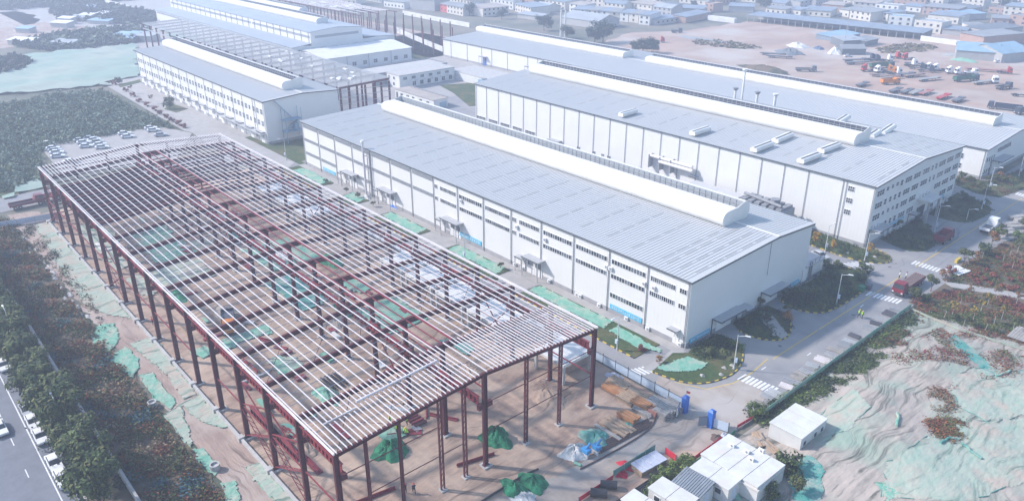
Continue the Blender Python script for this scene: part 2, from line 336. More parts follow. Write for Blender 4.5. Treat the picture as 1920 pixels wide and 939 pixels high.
# concrete slab joints on the road, recessed lines kept as thin strips
# planters: raised beds edged with yellow and black kerb stones
KY = MB().cbox((0, 0, .0), (1, .22, .34)).mesh('kerb_stone', 'kerb_yellow'); KB = MB().cbox((0, 0, .0), (1, .22, .34)).mesh('kerb_stone', 'kerb_black'); KG = MB().cbox((0, 0, .0), (1, .22, .34)).mesh('kerb_stone', 'kerb_grey')
BEDS = []
def bed(poly, edge=None, m='grass', sm=0, name='planting_bed'):
    if sm: poly = smooth_poly(poly, sm)
    o = sheet(name, poly, .14, m, None, .2); BEDS.append((o, poly))
    if edge:
        e = smooth_poly(edge, 0); k = 0; car = 0
        for a, b_ in zip(e, e[1:]):
            a, b_ = V(a), V(b_); d = b_-a; n = max(1, round(d.length)); 
            for j in range(n):
                p = a+d*((j+.5)/n); c = put('kerb_stone', (KY, KB)[k % 2], o, True, (p.x, p.y, .02), math.atan2(d.y, d.x)); c.scale = (d.length/n*.98, 1, 1); k += 1
    return o
def arc(*pts):                      # open corner-rounded polyline
    p = list(pts)
    for _ in range(2):
        q = [p[0]]
        for a, b_ in zip(p, p[1:]): q += [(a[0]*.75+b_[0]*.25, a[1]*.75+b_[1]*.25), (a[0]*.25+b_[0]*.75, a[1]*.25+b_[1]*.75)]
        p = q+[p[-1]]
    return p
e1 = arc(*[(150.1,62.7),(153.3,63.3),(156.3,64.3),(158.6,66.5),(159.8,69.9),(160.2,73.4),(159.2,77.3),(157.3,80.6),(155.1,82.9),(153,83.3)])
bed(e1+[(149.9,82.8),(149.7,75.4),(150.5,72.8),(148.6,70.6)], e1)
e2 = arc(*[(151.8,87.2),(154.5,86.8),(156.9,87.7),(159.1,89.3),(159.8,91.9),(158.3,95.9),(155.2,99.9),(153.1,100.3)])
bed(e2+[(150,100.6),(149.5,98.3),(149.5,93.5),(149.4,89)], e2)
e3 = arc(*[(150.3,104.9),(153.5,103.5),(156.2,103.8),(158.9,105.5),(159.9,109.1),(160.3,118.5),(159,125.5),(156.2,129.6),(153.5,131.2),(149.1,130.1)])
bed(e3+[(147.7,129.4),(149.5,124.5),(150.2,108.6)], e3)
e4 = arc(*[(136.2,137.2),(139,136.4),(144.1,135.9),(150.1,135.8),(154.4,137.4),(157,140),(156.5,143.1),(154.3,145.1),(150.9,146)])
bed(e4+[(149.8,143.8),(137.6,145),(132.1,144.2)], e4)
bed(arc(*[(148.9,153.2),(152.3,151.6),(157.5,150.7),(160.1,154.6),(159.5,160.8),(156.9,165.9),(152.3,171.5)])+[(149.1,174.7),(148.7,168.6)])
bed(arc(*[(149.8,179.7),(155.1,178.6),(159.2,180.5),(160.5,187.7),(160.2,195.7),(157.3,199.2),(152.2,201.8)])+[(148.2,202.7),(148,193.8)])
bed([(144.9,210.1),(151.8,206.7),(157.5,207.9),(159.9,222.9),(159.9,239.1),(154,248.5),(149.9,220.2),(142,218.8)])
# strip along the near long wall of the central hall, cut by door ramps
for x0, x1 in ((-1, 21), (32.5, 41), (52.5, 70.5), (82, 101.5), (111.5, 145)):
    bed([(x0, 63.8), (x1, 63.8), (x1, 71.2), (x0, 71.2)], [(x0, 63.8), (x1, 63.8)])
sheet('apron', [(-2, 71.2), (149.3, 71.2), (149.3, 73.6), (-2, 73.6)], .05, 'pavement', None, .1)
sheet('apron', [(149.8,62.7),(149.8,73.4),(147.8,71.7),(148.2,62.4)], .035, 'pavement', None, .1)
for x0, x1 in ((21.5, 32), (41.5, 52), (71, 81.5), (102, 111)): sheet('door_ramp', [(x0, 64), (x1, 64), (x1, 71.1), (x0, 71.1)], .04, 'pavement', None, .1)
sheet('apron', [(149.3, 116), (152.2, 116), (152.2, 126), (149.3, 126)], .05, 'pavement', None, .1)
sheet('footpath', [(150.7,97.9),(153.4,97.2),(159.3,92.9),(159.4,90.3),(152.3,94)], .156, 'pavement')

# ---------------------------------------------------------------- buildings
def win_y(par, x0, x1, z0, z1, y, n=1, m='glass', side=-1, fr='frame_white', name='window', rows=1, t=.07):
    """window in a wall facing -y (side -1) or +y: frame with mullions, glass set behind it"""
    d = side; b = MB(); Y0, Y1 = sorted((y, y+d*.10))
    b.box(x0-t, Y0, z0-t, x1+t, Y1, z0); b.box(x0-t, Y0, z1, x1+t, Y1, z1+t); b.box(x0-t, Y0, z0, x0, Y1, z1); b.box(x1, Y0, z0, x1+t, Y1, z1)
    for i in range(1, n): xx = x0+(x1-x0)*i/n; b.box(xx-.035, Y0, z0, xx+.035, Y1, z1)
    for i in range(1, rows): zz = z0+(z1-z0)*i/rows; b.box(x0, Y0, zz-.03, x1, Y1-.004, zz+.03)
    o = b.build(name, fr, par); Y0, Y1 = sorted((y, y+d*.035)); MB().box(x0, Y0, z0, x1, Y1, z1).build('pane', m, o); return o
def win_x(par, y0, y1, z0, z1, x, n=1, m='glass', fr='frame_white', name='window', rows=1, t=.07):
    b = MB(); X0, X1 = x, x+.10
    b.box(X0, y0-t, z0-t, X1, y1+t, z0); b.box(X0, y0-t, z1, X1, y1+t, z1+t); b.box(X0, y0-t, z0, X1, y0, z1); b.box(X0, y1, z0, X1, y1+t, z1)
    for i in range(1, n): yy = y0+(y1-y0)*i/n; b.box(X0, yy-.035, z0, X1, yy+.035, z1)
    for i in range(1, rows): zz = z0+(z1-z0)*i/rows; b.box(X0, y0, zz-.03, X1-.004, y1, zz+.03)
    o = b.build(name, fr, par); MB().box(x, y0, z0, x+.035, y1, z1).build('pane', m, o); return o
def hall(name, label, x0, x1, y0, y1, he, ry, hr, bays=(), roof='roof_metal', pitch=.8, plinth=.9, plx=True, wl='wall_panel', we='wall_panel_end', he2=None, ov=.35):
    he2 = he2 or he
    t = thing(name, label, 'warehouse', ((x0+x1)/2, (y0+y1)/2))
    bs = [x0]+[q for q in bays if x0 < q < x1]+[x1]
    for p, q in zip(bs, bs[1:]): MB().box(p+.012, y0, 0, q-.012, y0+.3, he).build('wall_bay', wl, t)
    MB().box(x0+.3, y0+.301, 0, x1-.3, y0+.34, he-.05).build('wall_lining', 'plinth', t); MB().box(x0, y1-.3, 0, x1, y1, he2).build('side_wall', wl, t)
    prof = [(y0+.3, 0), (y1-.3, 0), (y1-.3, he2), (ry, hr-.05), (y0+.3, he)]
    MB().extr(prof, 'x', x1-.3, x1-.004).build('end_wall', we, t); MB().extr(prof, 'x', x0+.004, x0+.3).build('end_wall', we, t)
    b = MB(); b.box(x0-.05, y0-.05, 0, x1+.05, y0, plinth); b.box(x1-.004, y0, 0, x1+.05, y1, plinth); b.build('plinth', 'plinth', t)
    n = int((x1-x0+2*ov)/pitch)
    for ya, za, yb, zb in ((y0-ov, he, ry, hr), (y1+ov, he2, ry, hr)):
        b = MB(); s = 1 if yb > ya else -1; q = [(ya, za-.02), (yb, zb-.02), (yb, zb+.13), (ya, za+.13)]
        b.extr(q if s > 0 else q[::-1], 'x', x0-ov, x1+ov)
        b.cm = 1
        for i in range(n):
            x = x0-ov+.1+i*pitch; xs = (x-.07, x+.07); xt = (x-.04, x+.04)
            b.add([(xs[0], ya, za+.128), (xs[1], ya, za+.128), (xt[1], ya, za+.21), (xt[0], ya, za+.21), (xs[0], yb, zb+.128), (xs[1], yb, zb+.128), (xt[1], yb, zb+.21), (xt[0], yb, zb+.21)],
                  [(0,1,2,3), (7,6,5,4), (1,5,6,2), (2,6,7,3), (3,7,4,0)] if s > 0 else [(3,2,1,0), (4,5,6,7), (2,6,5,1), (3,7,6,2), (0,4,7,3)])
        b.build('roof_slope', [roof, 'roof_rib'], t)
    b = MB(); b.bar((x0-ov, ry, hr+.2), (x1+ov, ry, hr+.2), .7, .06); b.build('ridge_cap', 'vent_white', t)
    b = MB(); b.box(x0-ov, y0-ov-.14, he-.22, x1+ov, y0-ov-.01, he+.1); b.build('gutter', 'trim_dark', t)
    b = MB()
    b.bar((x1+ov+.03, y0-ov, he-.04), (x1+ov+.03, ry, hr-.04), .05, .38); b.bar((x1+ov+.03, y1+ov, he2-.04), (x1+ov+.03, ry, hr-.04), .05, .38); b.build('gable_trim', 'trim_dark', t)
    return t
def pipes(t, xs, y, h, r=.09, m='pipe_grey'):
    for x in xs:
        b = MB(); b.tube((x, y-.16, .1), (x, y-.16, h-.3), r, 6); b.box(x-.18, y-.3, h-.45, x+.18, y-.01, h-.15); b.build('downpipe', m, t)
def ventilator(t, x0, x1, yc, zb, wd=9.0, ht=3.6, throat_tone='throat'):
    """long barrel ridge ventilator: bulging white shell, open throat on top with a grille"""
    k = wd/9.0; h = ht
    left = arc((-3.7*k, 0), (-4.4*k, .08*h), (-4.9*k, .3*h), (-4.9*k, .55*h), (-4.5*k, .78*h), (-3.6*k, .89*h), (-2.4*k, .92*h), (.1*k, .92*h))
    rgt_ = [(3.6*k, 1.12*h), (4.5*k, .92*h), (4.85*k, .55*h), (4.4*k, .12*h), (3.7*k, 0)]
    prof = left+[(.12*k, .55*h), (2.9*k, .55*h), (2.92*k, 1.13*h)]+rgt_
    r = thing_part('ridge_ventilator', t, ((x0+x1)/2, yc, zb))
    L_ = x1-x0; seg = max(1, int(L_/12)); 
    for i in range(seg):
        a0, a1 = x0+L_*i/seg, x0+L_*(i+1)/seg-.03
        MB().extr([(yc+u, zb+z) for u, z in prof][::-1], 'x', a0, a1).build('shell', 'vent_white', r)
    full = [(u*1.01, z*1.01) for u, z in left]+[(1.4*k, 1.04*h), (2.9*k, 1.15*h)]+rgt_
    for a, b_ in ((x1-.028, x1+.1), (x0-.1, x0-.004)): MB().extr([(yc+u, zb+z) for u, z in full][::-1], 'x', a, b_).build('end_cap', 'vent_white', r)
    b = MB(); m = int(L_/1.6)
    for i in range(m): x = x0+.4+i*1.6; b.box(x, yc+2.72*k, zb+.6*h, x+.12, yc+2.82*k, zb+1.08*h)
    b.box(x0+.2, yc+2.70*k, zb+.84*h, x1-.2, yc+2.8*k, zb+.87*h)
    stuff(b.build('throat_grille', 'galv_dull', r))
    b = MB(); b.box(x0+.05, yc+2.83*k, zb+.555*h, x1-.05, yc+2.895*k, zb+1.1*h); b.box(x0+.05, yc+.15*k, zb+.552*h, x1-.05, yc+2.69*k, zb+.57*h); b.build('throat_slat_shade', throat_tone, r)  # dark panels paint the opening's shade; slat grey on the central hall
    return r
def thing_part(name, parent, loc):
    o = bpy.data.objects.new(name, None); C.objects.link(o); o.location = loc; o.parent = parent; o.matrix_parent_inverse = wm(parent).inverted(); o.empty_display_size = .5
    return o
def skylights(t, xs, ys, zf, ln=3.6, wd=.62):
    """flat translucent sheets lying in the roof, each a part"""
    for x in xs:
        for y in ys:
            yy = y+rnd.uniform(-.6, .6); z0, z1 = zf(yy), zf(yy+ln)
            b = MB(); b.add([(x, yy, z0+.15), (x+wd, yy, z0+.15), (x+wd, yy+ln, z1+.15), (x, yy+ln, z1+.15), (x, yy, z0+.185), (x+wd, yy, z0+.185), (x+wd, yy+ln, z1+.185), (x, yy+ln, z1+.185)],
                           [(4,5,6,7), (0,1,5,4), (1,2,6,5), (2,3,7,6), (3,0,4,7)]); b.build('skylight', 'skylight', t)
def canopy_y(t, x0, x1, y, z, dep=2.2, door=(None), posts=True, dm='frame_white'):
    """flat entrance canopy on a wall facing -y with a pair of doors under it"""
    c = MB().box(x0, y-dep, z, x1, y, z+.22).build('canopy', 'galv_dull', t)
    MB().box(x0-.03, y-dep-.06, z-.02, x1+.03, y-dep-.003, z+.26).build('fascia', 'trim_dark', c)
    if posts:
        for x in (x0+.15, x1-.15): MB().box(x-.08, y-dep+.05, 0, x+.08, y-dep+.2, z-.003).build('post', 'galv_dull', c)
    if door:
        d0, d1 = door; mid = (d0+d1)/2
        for a, b_ in ((d0, mid-.03), (mid+.03, d1)):
            d = MB().box(a, y-.12, .05, b_, y-.053, z-.5).build('door', dm, t); MB().box(a+.3, y-.14, z*.45, b_-.3, y-.123, z*.72).build('door_pane', 'glass_pale', d)
def canopy_x(t, y0, y1, x, z, dep=2.4, door=None):
    c = MB().box(x, y0, z, x+dep, y1, z+.2).build('canopy', 'galv_dull', t)
    MB().box(x+dep+.003, y0-.03, z-.04, x+dep+.07, y1+.03, z+.25).build('fascia', 'trim_dark', c); MB().box(x+.02, y0-.07, z-.04, x+dep+.07, y0-.003, z+.25).build('fascia', 'trim_dark', c)
    MB().box(x+.051, y0-.02, 0, x+.2, y0+.1, z-.05).build('post', 'trim_dark', c)
    if door:
        d0, d1 = door; mid = (d0+d1)/2
        for a, b_ in ((d0, mid-.03), (mid+.03, d1)):
            d = MB().box(x+.053, a, .05, x+.13, b_, z-.15).build('door', 'frame_white', t)
            MB().box(x+.131, (b_-.35 if a == d0 else a+.15), 1.0, x+.2, (b_-.15 if a == d0 else a+.35), 1.35).build('handle', 'trim_dark', d)
def ac_unit(par, x, y, z, ax='y'):
    b = MB()
    if ax == 'y': b.box(x-.45, y-.42, z, x+.45, y-.08, z+.75)
    else: b.box(x+.08, y-.45, z, x+.42, y+.45, z+.75)
    o = b.build('air_conditioner', 'frame_white', par)
    b = MB()
    if ax == 'y': b.tube((x+.12, y-.421, z+.38), (x+.12, y-.45, z+.38), .26, 10)
    else: b.tube((x+.421, y+.12, z+.38), (x+.45, y+.12, z+.38), .26, 10)
    b.build('fan_grille', 'pipe_grey', o)
def banner_y(t, x0, x1, z0, z1, y, n=14, seed=1):
    o = MB().box(x0, y-.16, z0, x1, y-.07, z1).build('banner', 'banner_blue', t); glyphs(o, n, seed, lambda u, v: (x0+(x1-x0)*u, y-.168, z0+(z1-z0)*v), 'y')
def banner_x(t, y0, y1, z0, z1, x, n=14, seed=1):
    o = MB().box(x+.07, y0, z0, x+.16, y1, z1).build('banner', 'banner_blue', t); glyphs(o, n, seed, lambda u, v: (x+.168, y0+(y1-y0)*u, z0+(z1-z0)*v), 'x')
def glyphs(par, n, seed, at, ax):
    """a row of square brush-stroke characters, too small in the picture to read"""
    r = random.Random(seed); b = MB(); w_ = .7/n
    for i in range(n):
        u = .06+.88*(i+.5)/n; h = .2; st = w_*.13
        for k in range(3):
            v = .5+(k-1)*.19; p, q = at(u-w_*.42, v), at(u+w_*.42, v); b.bar(p, q, .02, .075) if r.random() < .85 else None
        for k in range(2):
            uu = u+r.choice((-.3, 0, .3))*w_; b.bar(at(uu, .26), at(uu, .76), .06, .02, (0, 1, 0) if ax == 'x' else (1, 0, 0))
    b.build('lettering', 'paint_white', par)
# ---- central hall (nearest of the finished halls)
A = hall('warehouse', 'long cream warehouse with grey ribbed roof and strip windows beside the red steel frame', -1.5, 149, 73.8, 116.3, 14.0, 102.3, 14.95, [9+10*i for i in range(14)])
pipes(A, [-.9]+[9+10*i for i in range(14)]+[148.6], 73.8, 14.0)
ventilator(A, 8, 138.6, 102.6, 14.85, throat_tone='louvre')
for i in range(15):
    xa = -1+10*i
    if xa < 69:
        for z0, z1 in ((12.4, 13.15), (8.1, 8.9)): win_y(A, xa+.7, xa+9.6, z0, z1, 73.8, 14, 'louvre', fr='pipe_grey', t=.05)
        if i in (0, 1, 3): win_y(A, xa+.7, xa+9.6, 3.7, 4.5, 73.8, 14, 'louvre', fr='pipe_grey', t=.05)
    else:
        rows = [(10.95, 11.95), (7.8, 8.75)]+([(3.5, 4.5)] if i == 13 else [])
        for z0, z1 in rows:
            a, c = (xa+2.8, xa+9.2) if i in (7, 10) else (xa+.7, xa+6.5) if i == 14 else (xa+.7, xa+9.3)
            o = win_y(A, a, c, z0, z1, 73.8, 12, 'glass', t=.06)
            for k in range(5):        # opened or curtained lights
                u = a+(c-a)*(rnd.randrange(12)+.1)/12; MB().box(u, 73.8-.05, z0+.03, u+(c-a)/12*.8, 73.8-.037, z1-.03).build('light', 'glass_pale', o)
            if i in (7, 10): win_y(A, xa+.4, xa+1.6, z0, z1, 73.8, 3, 'glass')
            if i == 14: win_y(A, xa+7.6, xa+9.1, z0, z1, 73.8, 3, 'glass')
for x0, x1, d0, d1 in ((22, 31.5, 26, 30.5), (42, 51.5, 46, 50.5), (71.3, 81, 75.5, 80), (102, 110.4, 104.5, 109.5)):
    canopy_y(A, x0+3, x1, 73.8, 4.6, 2.4, (d0, d1)); canopy_y(A, x0, x0+2.4, 73.8, 3.4, 1.8, (x0+.5, x0+1.9))
canopy_y(A, 145.4, 147.6, 73.8, 3.2, 1.4, (146, 147.4), False)
for x in (100.5, 103, 112, 120.5, 121.5, 127, 134.5, 140, 147.8): ac_unit(A, x, 73.8, .1)
for x, z in ((101, 9.7), (110.3, 9.6), (128.4, 9.5), (129.6, 9.5), (138.2, 9.4), (140.6, 9.4), (80.5, 10.2)): ac_unit(A, x, 73.75, z)
banner_y(A, 129.9, 138.3, .9, 2.0, 73.8, 13, 3); banner_y(A, 79.7, 88.1, 1.0, 2.1, 73.8, 9, 4); banner_y(A, 10.3, 18, 1, 2, 73.8, 8, 5)
canopy_x(A, 81.8, 90.0, 149, 3.3, 2.2, (83.3, 88.4)); canopy_x(A, 90.3, 92.9, 149, 2.9, 2.6, (90.8, 92.2)); canopy_x(A, 98.8, 106.6, 149, 3.3, 2.2, (100.3, 105.4))
banner_x(A, 74.8, 81.3, .75, 1.65, 149.05, 14, 6); banner_x(A, 107.4, 113.9, .75, 1.65, 149.05, 14, 7)
MB().tube((149.12, 100, 14.5), (149.12, 100, 7), .05, 6).build('cable_pipe', 'pipe_grey', A)
win_y(A, 114, 116, 1.2, 3.2, 116.4, 2, side=1)
o = MB().box(149.06, 115.2, .3, 149.14, 117.2, 3.4).build('door', 'frame_white', A)
skylights(A, [2+7.2*i for i in range(20)], (77, 82, 87, 92), lambda y: 14+(y-73.8)/28.5*.95)
skylights(A, [141+i*3.1 for i in range(3)], (77, 82, 87, 92, 96), lambda y: 14+(y-73.8)/28.5*.95)
# tall flue and steel ladder posts at the far part of the long wall
t = thing('steel_flue', 'thin grey steel flue rising past the roof of the long cream warehouse', 'flue', (37.3, 72.6)); b = MB(); b.tube((37.3, 72.6, 0), (37.3, 72.6, 16.2), .3, 10); b.build('stack', 'galv', t)
b = MB(); b.tube((37.3, 72.6, 16.0), (37.3, 72.6, 16.5), .65, 10, .45); b.build('cowl', 'vent_white', t)
b = MB(); [b.tube((x, 73.2, 0), (x, 73.2, 13.2), .12, 6) for x in (38.3, 39.2)]; [b.box(37.3, 72.9, z, 39.3, 73.2, z+.1) for z in (4, 8, 12)]; b.build('support_rack', 'galv_dull', t)
# low annex on the road side of the central hall
t = thing('annex', 'small flat white lean-to annex at the right corner of the near warehouse', 'annex', (146, 120))
MB().box(141, 116.65, 0, 149.0, 124.2, 3.5).build('wall', 'cabin_white', t); MB().box(140.8, 116.66, 3.5, 149.3, 124.5, 3.72).build('roof', 'galv_dull', t); MB().box(149.0, 116.7, 0, 149.06, 124.2, .7).build('plinth', 'plinth', t)
b = MB()
for y in (118, 120, 122, 124): b.box(149.15, y, 3.72, 149.22, y+.07, 4.7)
b.box(149.15, 117, 4.66, 149.22, 124.3, 4.73); b.box(149.15, 117, 4.2, 149.22, 124.3, 4.25); b.build('railing', 'trim_dark', t)
b = MB(); [b.box(149.01, 118+k*.9, 0.0, 149.3, 118.08+k*.9, 4.2) for k in range(2)]; [b.box(149.1, 118.08, .4+k*.35, 149.2, 118.9, .45+k*.35) for k in range(10)]; b.build('ladder', 'pipe_grey', t)
# ---- second hall
B_ = hall('warehouse', 'tall white panelled warehouse with many-windowed office end behind the central hall', -2.5, 149, 145, 196, 15.65, 170.4, 17.35, [4+6.72*i for i in range(20)]+[140.9])
pipes(B_, [4+6.72*i for i in range(20)]+[140.9, 141.8, -1.9, 148.7], 145, 15.65, .075)
ventilator(B_, 3, 131.6, 171.5, 17.2, 8.6, 3.6)
for i in range(5): win_y(B_, -1.9+6.72*i+(.3 if i else 0), 3.2+6.72*i, 2.3, 3.9, 145, 6, rows=2)
for x0, x1 in ((64, 65.5), (57.6, 58.9), (61.5, 62.6), (50.6, 52)): win_y(B_, x0, x1, 1.9, 3.6, 145, 2, 'glass_pale', rows=2)
canopy_y(B_, 38.5, 43.5, 145, 3.6, 2.2, (39.5, 42.5)); canopy_y(B_, 59, 60.6, 145, 2.6, 1.2, None, False); canopy_y(B_, 96.5, 99, 145, 5.2, 1.3, None, False)
for z in (13.0, 10.0, 7.0): win_y(B_, 142.3, 143.8, z, z+1.2, 145, 3, rows=2)
for fl, z in enumerate((12.85, 9.7, 6.6, 3.4)):
    for y0, y1 in ((145.9, 149.5), (150.6, 151.9), (153.4, 154.5), (155.9, 157.1), (158.3, 159.6), (161, 164.5), (165.8, 169.5), (171, 174.8), (176.2, 177.2), (178.5, 179.6), (181, 184.8), (186, 189.9), (191.3, 194.7)):
        if fl == 3 and (y0 < 152 or 166 < y0 < 182): continue
        if fl == 2 and 170 < y0 < 179: continue
        n = 3 if y1-y0 > 2 else 1
        if y1-y0 < 2 and fl % 2 == 0 and y0 < 156: win_x(B_, y0, y1, z+.45, z+1.4, 149, 1, rows=2)
        else: win_x(B_, y0, y1, z, z+1.4, 149, n, rows=2)
for y0, y1 in ((153, 154.3), (156, 157.2), (159, 163), (181, 183), (186.2, 187.4), (189.2, 190.5)): win_x(B_, y0, y1, 1.2, 2.4, 149, 2)
banner_x(B_, 156.6, 164.6, 2.55, 3.2, 149.05, 12, 9); banner_x(B_, 181, 189.4, 2.55, 3.3, 149.05, 12, 10)
canopy_x(B_, 145.6, 152.5, 149, 4.4, 2.6); canopy_x(B_, 167.5, 170.5, 149, 2.9, 2.0)
c = MB().box(149, 171.3, 5.9, 152.4, 178.4, 6.25).build('entrance_canopy', 'cabin_white', B_)
for y in (171.6, 178.1): MB().box(151.8, y-.25, 0, 152.3, y+.25, 5.9).build('pillar', 'plinth', c)
MB().box(149.06, 172.5, .1, 149.2, 177, 3.4).build('glass_door', 'glass', c)
for y, z in ((147, 4.62), (148.4, 4.62), (149.8, 4.62), (173, 6.3), (175, 6.3), (177, 6.3), (155, .4), (157.6, .4), (159.8, .4), (162, .4), (164, .4), (183.5, .4), (185.5, .4), (188, .4), (190, .4), (192.5, .4)): ac_unit(B_, 149, y, z, 'x')
skylights(B_, [4+8.4*i for i in range(18)], (149, 155, 161), lambda y: 15.65+(y-145)/25.4*1.7)
skylights(B_, [136, 140, 144], (176, 182, 188), lambda y: 17.35-(y-170.4)/25.6*1.7)
# small roof ventilators, each standing on the roof
def small_vent(p, q, label, zr):
    t = thing('roof_vent', label, 'vent', (p[0], p[1], zr), group='short white roof vents'); a, c = V((p[0], p[1])), V((q[0], q[1])); c = a.lerp(c, .8); d = c-a
    prof = [(-.9, 0), (-1.15, .35), (-1.1, .85), (-.7, 1.2), (-.15, 1.25), (-.15, 1.16), (.55, 1.16), (.55, 1.22), (.9, 1.1), (1.15, .6), (.95, 0)]
    n = d.normalized(); s = V((n.y, -n.x)); vs_ = []
    for e, pt in ((0, a), (1, c)):
        for u, z in prof: vs_.append((pt.x+s.x*u, pt.y+s.y*u, (zr+.15+z)+ (d.y*.067*e)))
    k = len(prof); b = MB().add(vs_, [tuple(range(k)), tuple(range(k, 2*k))[::-1]]+[(k+i, k+(i+1) % k, (i+1) % k, i) for i in range(k)]); b.build('shell', 'vent_white', t)
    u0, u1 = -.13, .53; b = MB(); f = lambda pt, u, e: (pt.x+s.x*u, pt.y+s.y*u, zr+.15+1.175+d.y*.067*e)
    b.quad(f(a, u0, 0), f(a, u1, 0), f(c, u1, 1), f(c, u0, 1)); b.build('throat', 'trim_dark', t)  # dark strip in a shallow slot, painted as the shade of a deep opening
VL = ['farthest of the short white vents on the near slope of the tall white warehouse', 'second short white vent from the far end on the tall warehouse near slope', 'left of the paired short vents midway on the tall warehouse near slope', 'right of the paired short vents midway on the tall warehouse near slope', 'short vent closest to the eave near the office end of the tall warehouse', 'short vent just above the one closest to the eave on the tall warehouse']
for (p, q), l in zip((((66.9,146.9,16.3), (67.6,154.8,16.8)), ((94.4,146.3,16.3), (95.2,154.8,16.8)), ((114.8,145.8,16.2), (115.4,155.2,16.7)), ((114.8,156.1,16.7), (115.1,165.5,17.1)), ((128.2,146.3,16.2), (129.2,155.3,16.7)), ((127.9,156.8,16.7), (128.9,166.1,17.1))), VL): small_vent(p, q, l, p[2]-.1)
for (p, q), l in zip((((115.3,186.5,16.8), (114.1,198,16.2)), ((129.4,180.3,16.9), (128.8,187.1,16.6)), ((129.1,187.4,16.6), (128.2,197.9,16.1))), ('short white vent behind the big barrel ventilator of the tall warehouse', 'short white vent tucked against the end of the big barrel ventilator', 'short white vent on the far slope beyond the barrel ventilator end')): 
    small_vent((*q[:2], 0), (*p[:2], 0), l, q[2]-.1)
# pipework on the long wall of the second hall
t = thing('wall_pipework', 'white horizontal duct pipes on brackets on the tall warehouse wall', 'pipes', (88, 143.6, 5)); b = MB()
b.tube((82, 143.6, 8.2), (97.5, 143.6, 8.2), .45, 10); b.tube((86, 143.2, 7.2), (98, 143.2, 7.2), .5, 10); b.build('duct', 'vent_white', t)
for x in (82, 86, 90): MB().box(x, 143, 4.5, x+.2, 144.95, 8.6).build('bracket', 'galv_dull', t)
t = thing('dust_collector', 'grey louvred filter plant standing between the two warehouses', 'machine', (126, 138)); MB().box(118, 136, 0, 131, 142, 6.0).build('housing', 'louvre', t)
b = MB(); [b.box(118.5+i*2.1, 136.2, 6, 119.9+i*2.1, 141.8, 6.7) for i in range(6)]; b.tube((127, 139, 6), (127, 139, 8), 1.2, 10); b.tube((118, 139, 7.2), (130, 137, 7.2), .4, 8); b.build('fan_unit', 'pipe_grey', t)
MB().box(100, 137, 0, 116, 142.5, 5.2).build('shed_roof', 'roof_metal', t)
# ---- third hall, long and low, in two roof lengths
Cc = hall('warehouse', 'longest low white warehouse with twin barrel ventilators beside the truck yard', -125, 147.8, 221, 272, 9.3, 246.7, 10.6, [-118, -104, -92, -84, -72, -57, -50, -43, -35, -20, -5, 10, 30, 50, 70, 90, 110, 130], pitch=1.0)
pipes(Cc, [-118, -104, -92, -84, -72, -57, -50, -43, -35, -20, -5, 10, 147.3], 221, 9.3, .08)
ventilator(Cc, -126, -18, 248.5, 10.3, 7.0, 3.3); ventilator(Cc, -4.5, 140.3, 248.5, 10.3, 7.0, 3.3)
canopy_y(Cc, -92, -87.5, 221, 4.6, 2.2, (-91.2, -88.3), True, 'gate_blue'); canopy_y(Cc, -57, -52, 221, 4.6, 2.2, (-56, -53.5), True, 'gate_blue')
for z in (5.2, 2.1): win_y(Cc, 138, 141.5, z, z+1.5, 221, 5, rows=2)
for y in (222, 223.8, 225.6, 227.4): win_x(Cc, y, y+1.0, 5.0, 6.5, 147.8, 1); win_x(Cc, y, y+1.0, 1.2, 2.7, 147.8, 1)
win_x(Cc, 230, 241, 6.6, 8.0, 147.8, 10); win_x(Cc, 233.5, 240, 2.2, 4.2, 147.8, 5, rows=2)
canopy_x(Cc, 226.5, 236.5, 147.8, 4.8, 3.0, (228, 232))
for i, (q, top, dk) in enumerate((((64.5,217.6,10.6), 9.5, 0), ((61.4,217.9,10.6), 5.2, 1), ((71.2,216.3,10.6), 5.0, 1), ((78.1,216.8,10.6), 5.0, 0))):
    q = ((72.2, 205), (69.3, 205), (78.1, 205), (85, 205))[i]
    zr = 0; top = (23.4, 16.4, 16.5, 17.0)[i]
    t = thing('roof_stack', ('tallest thin white flue pipe rising behind the tall warehouse', 'short dark-capped exhaust stack left of the tall flue pipe', 'short dark-capped exhaust stack right of the tall flue pipe', 'short white-capped exhaust stack farthest right of the group')[i], 'flue', (*q, zr), group='exhaust stacks behind the tall warehouse')
    MB().tube((*q, zr), (*q, zr+top), (.35, .45, .45, .5)[i], 10).build('stack', 'vent_white', t); b = MB(); b.tube((*q, zr+top), (*q, zr+top+.5), .55, 10, .95); b.tube((*q, zr+top+.5), (*q, zr+top+.9), .95, 10); b.build('cowl', 'pipe_grey' if dk else 'vent_white', t)
# ---- fourth hall, left behind the frame
D = hall('warehouse', 'cream three-storey warehouse with paired windows above the paved forecourt', -161.6, -29.7, 74.4, 102.9, 15.0, 89, 15.9, [-161+8.75*i for i in range(1, 15)]+[-36.6], pitch=1.0)
ventilator(D, -158, -37.7, 89.6, 15.8, 7.6, 3.5)
pipes(D, [-161+8.75*i for i in range(15)]+[-30.2, -36.6], 74.4, 15, .07)
for i in range(42):
    x = -160+3.1*i
    for z in (10.2, 6.1):
        if i % 7 in (3,): win_y(D, x+.2, x+.9, z+.2, z+1.5, 74.4, 1, 'glass_pale', fr='pipe_grey')
        else: win_y(D, x, x+1.6, z, z+1.8, 74.4, 2, 'glass_pale', rows=2)
for i in range(15):
    x = -158+8.75*i; canopy_y(D, x, x+4.2, 74.4, 4.0, 1.5, (x+1, x+3.4), False)
    if i % 2: win_y(D, x+5.2, x+6.8, 1.2, 2.6, 74.4, 2)
MB().box(-70, 72.2, 3.6, -30.5, 74.35, 3.8).build('canopy', 'galv_dull', D)
t = thing('escape_stair', 'blue-grey steel escape stair on the gable of the cream three-storey warehouse', 'stair', (-28, 82)); b = MB()
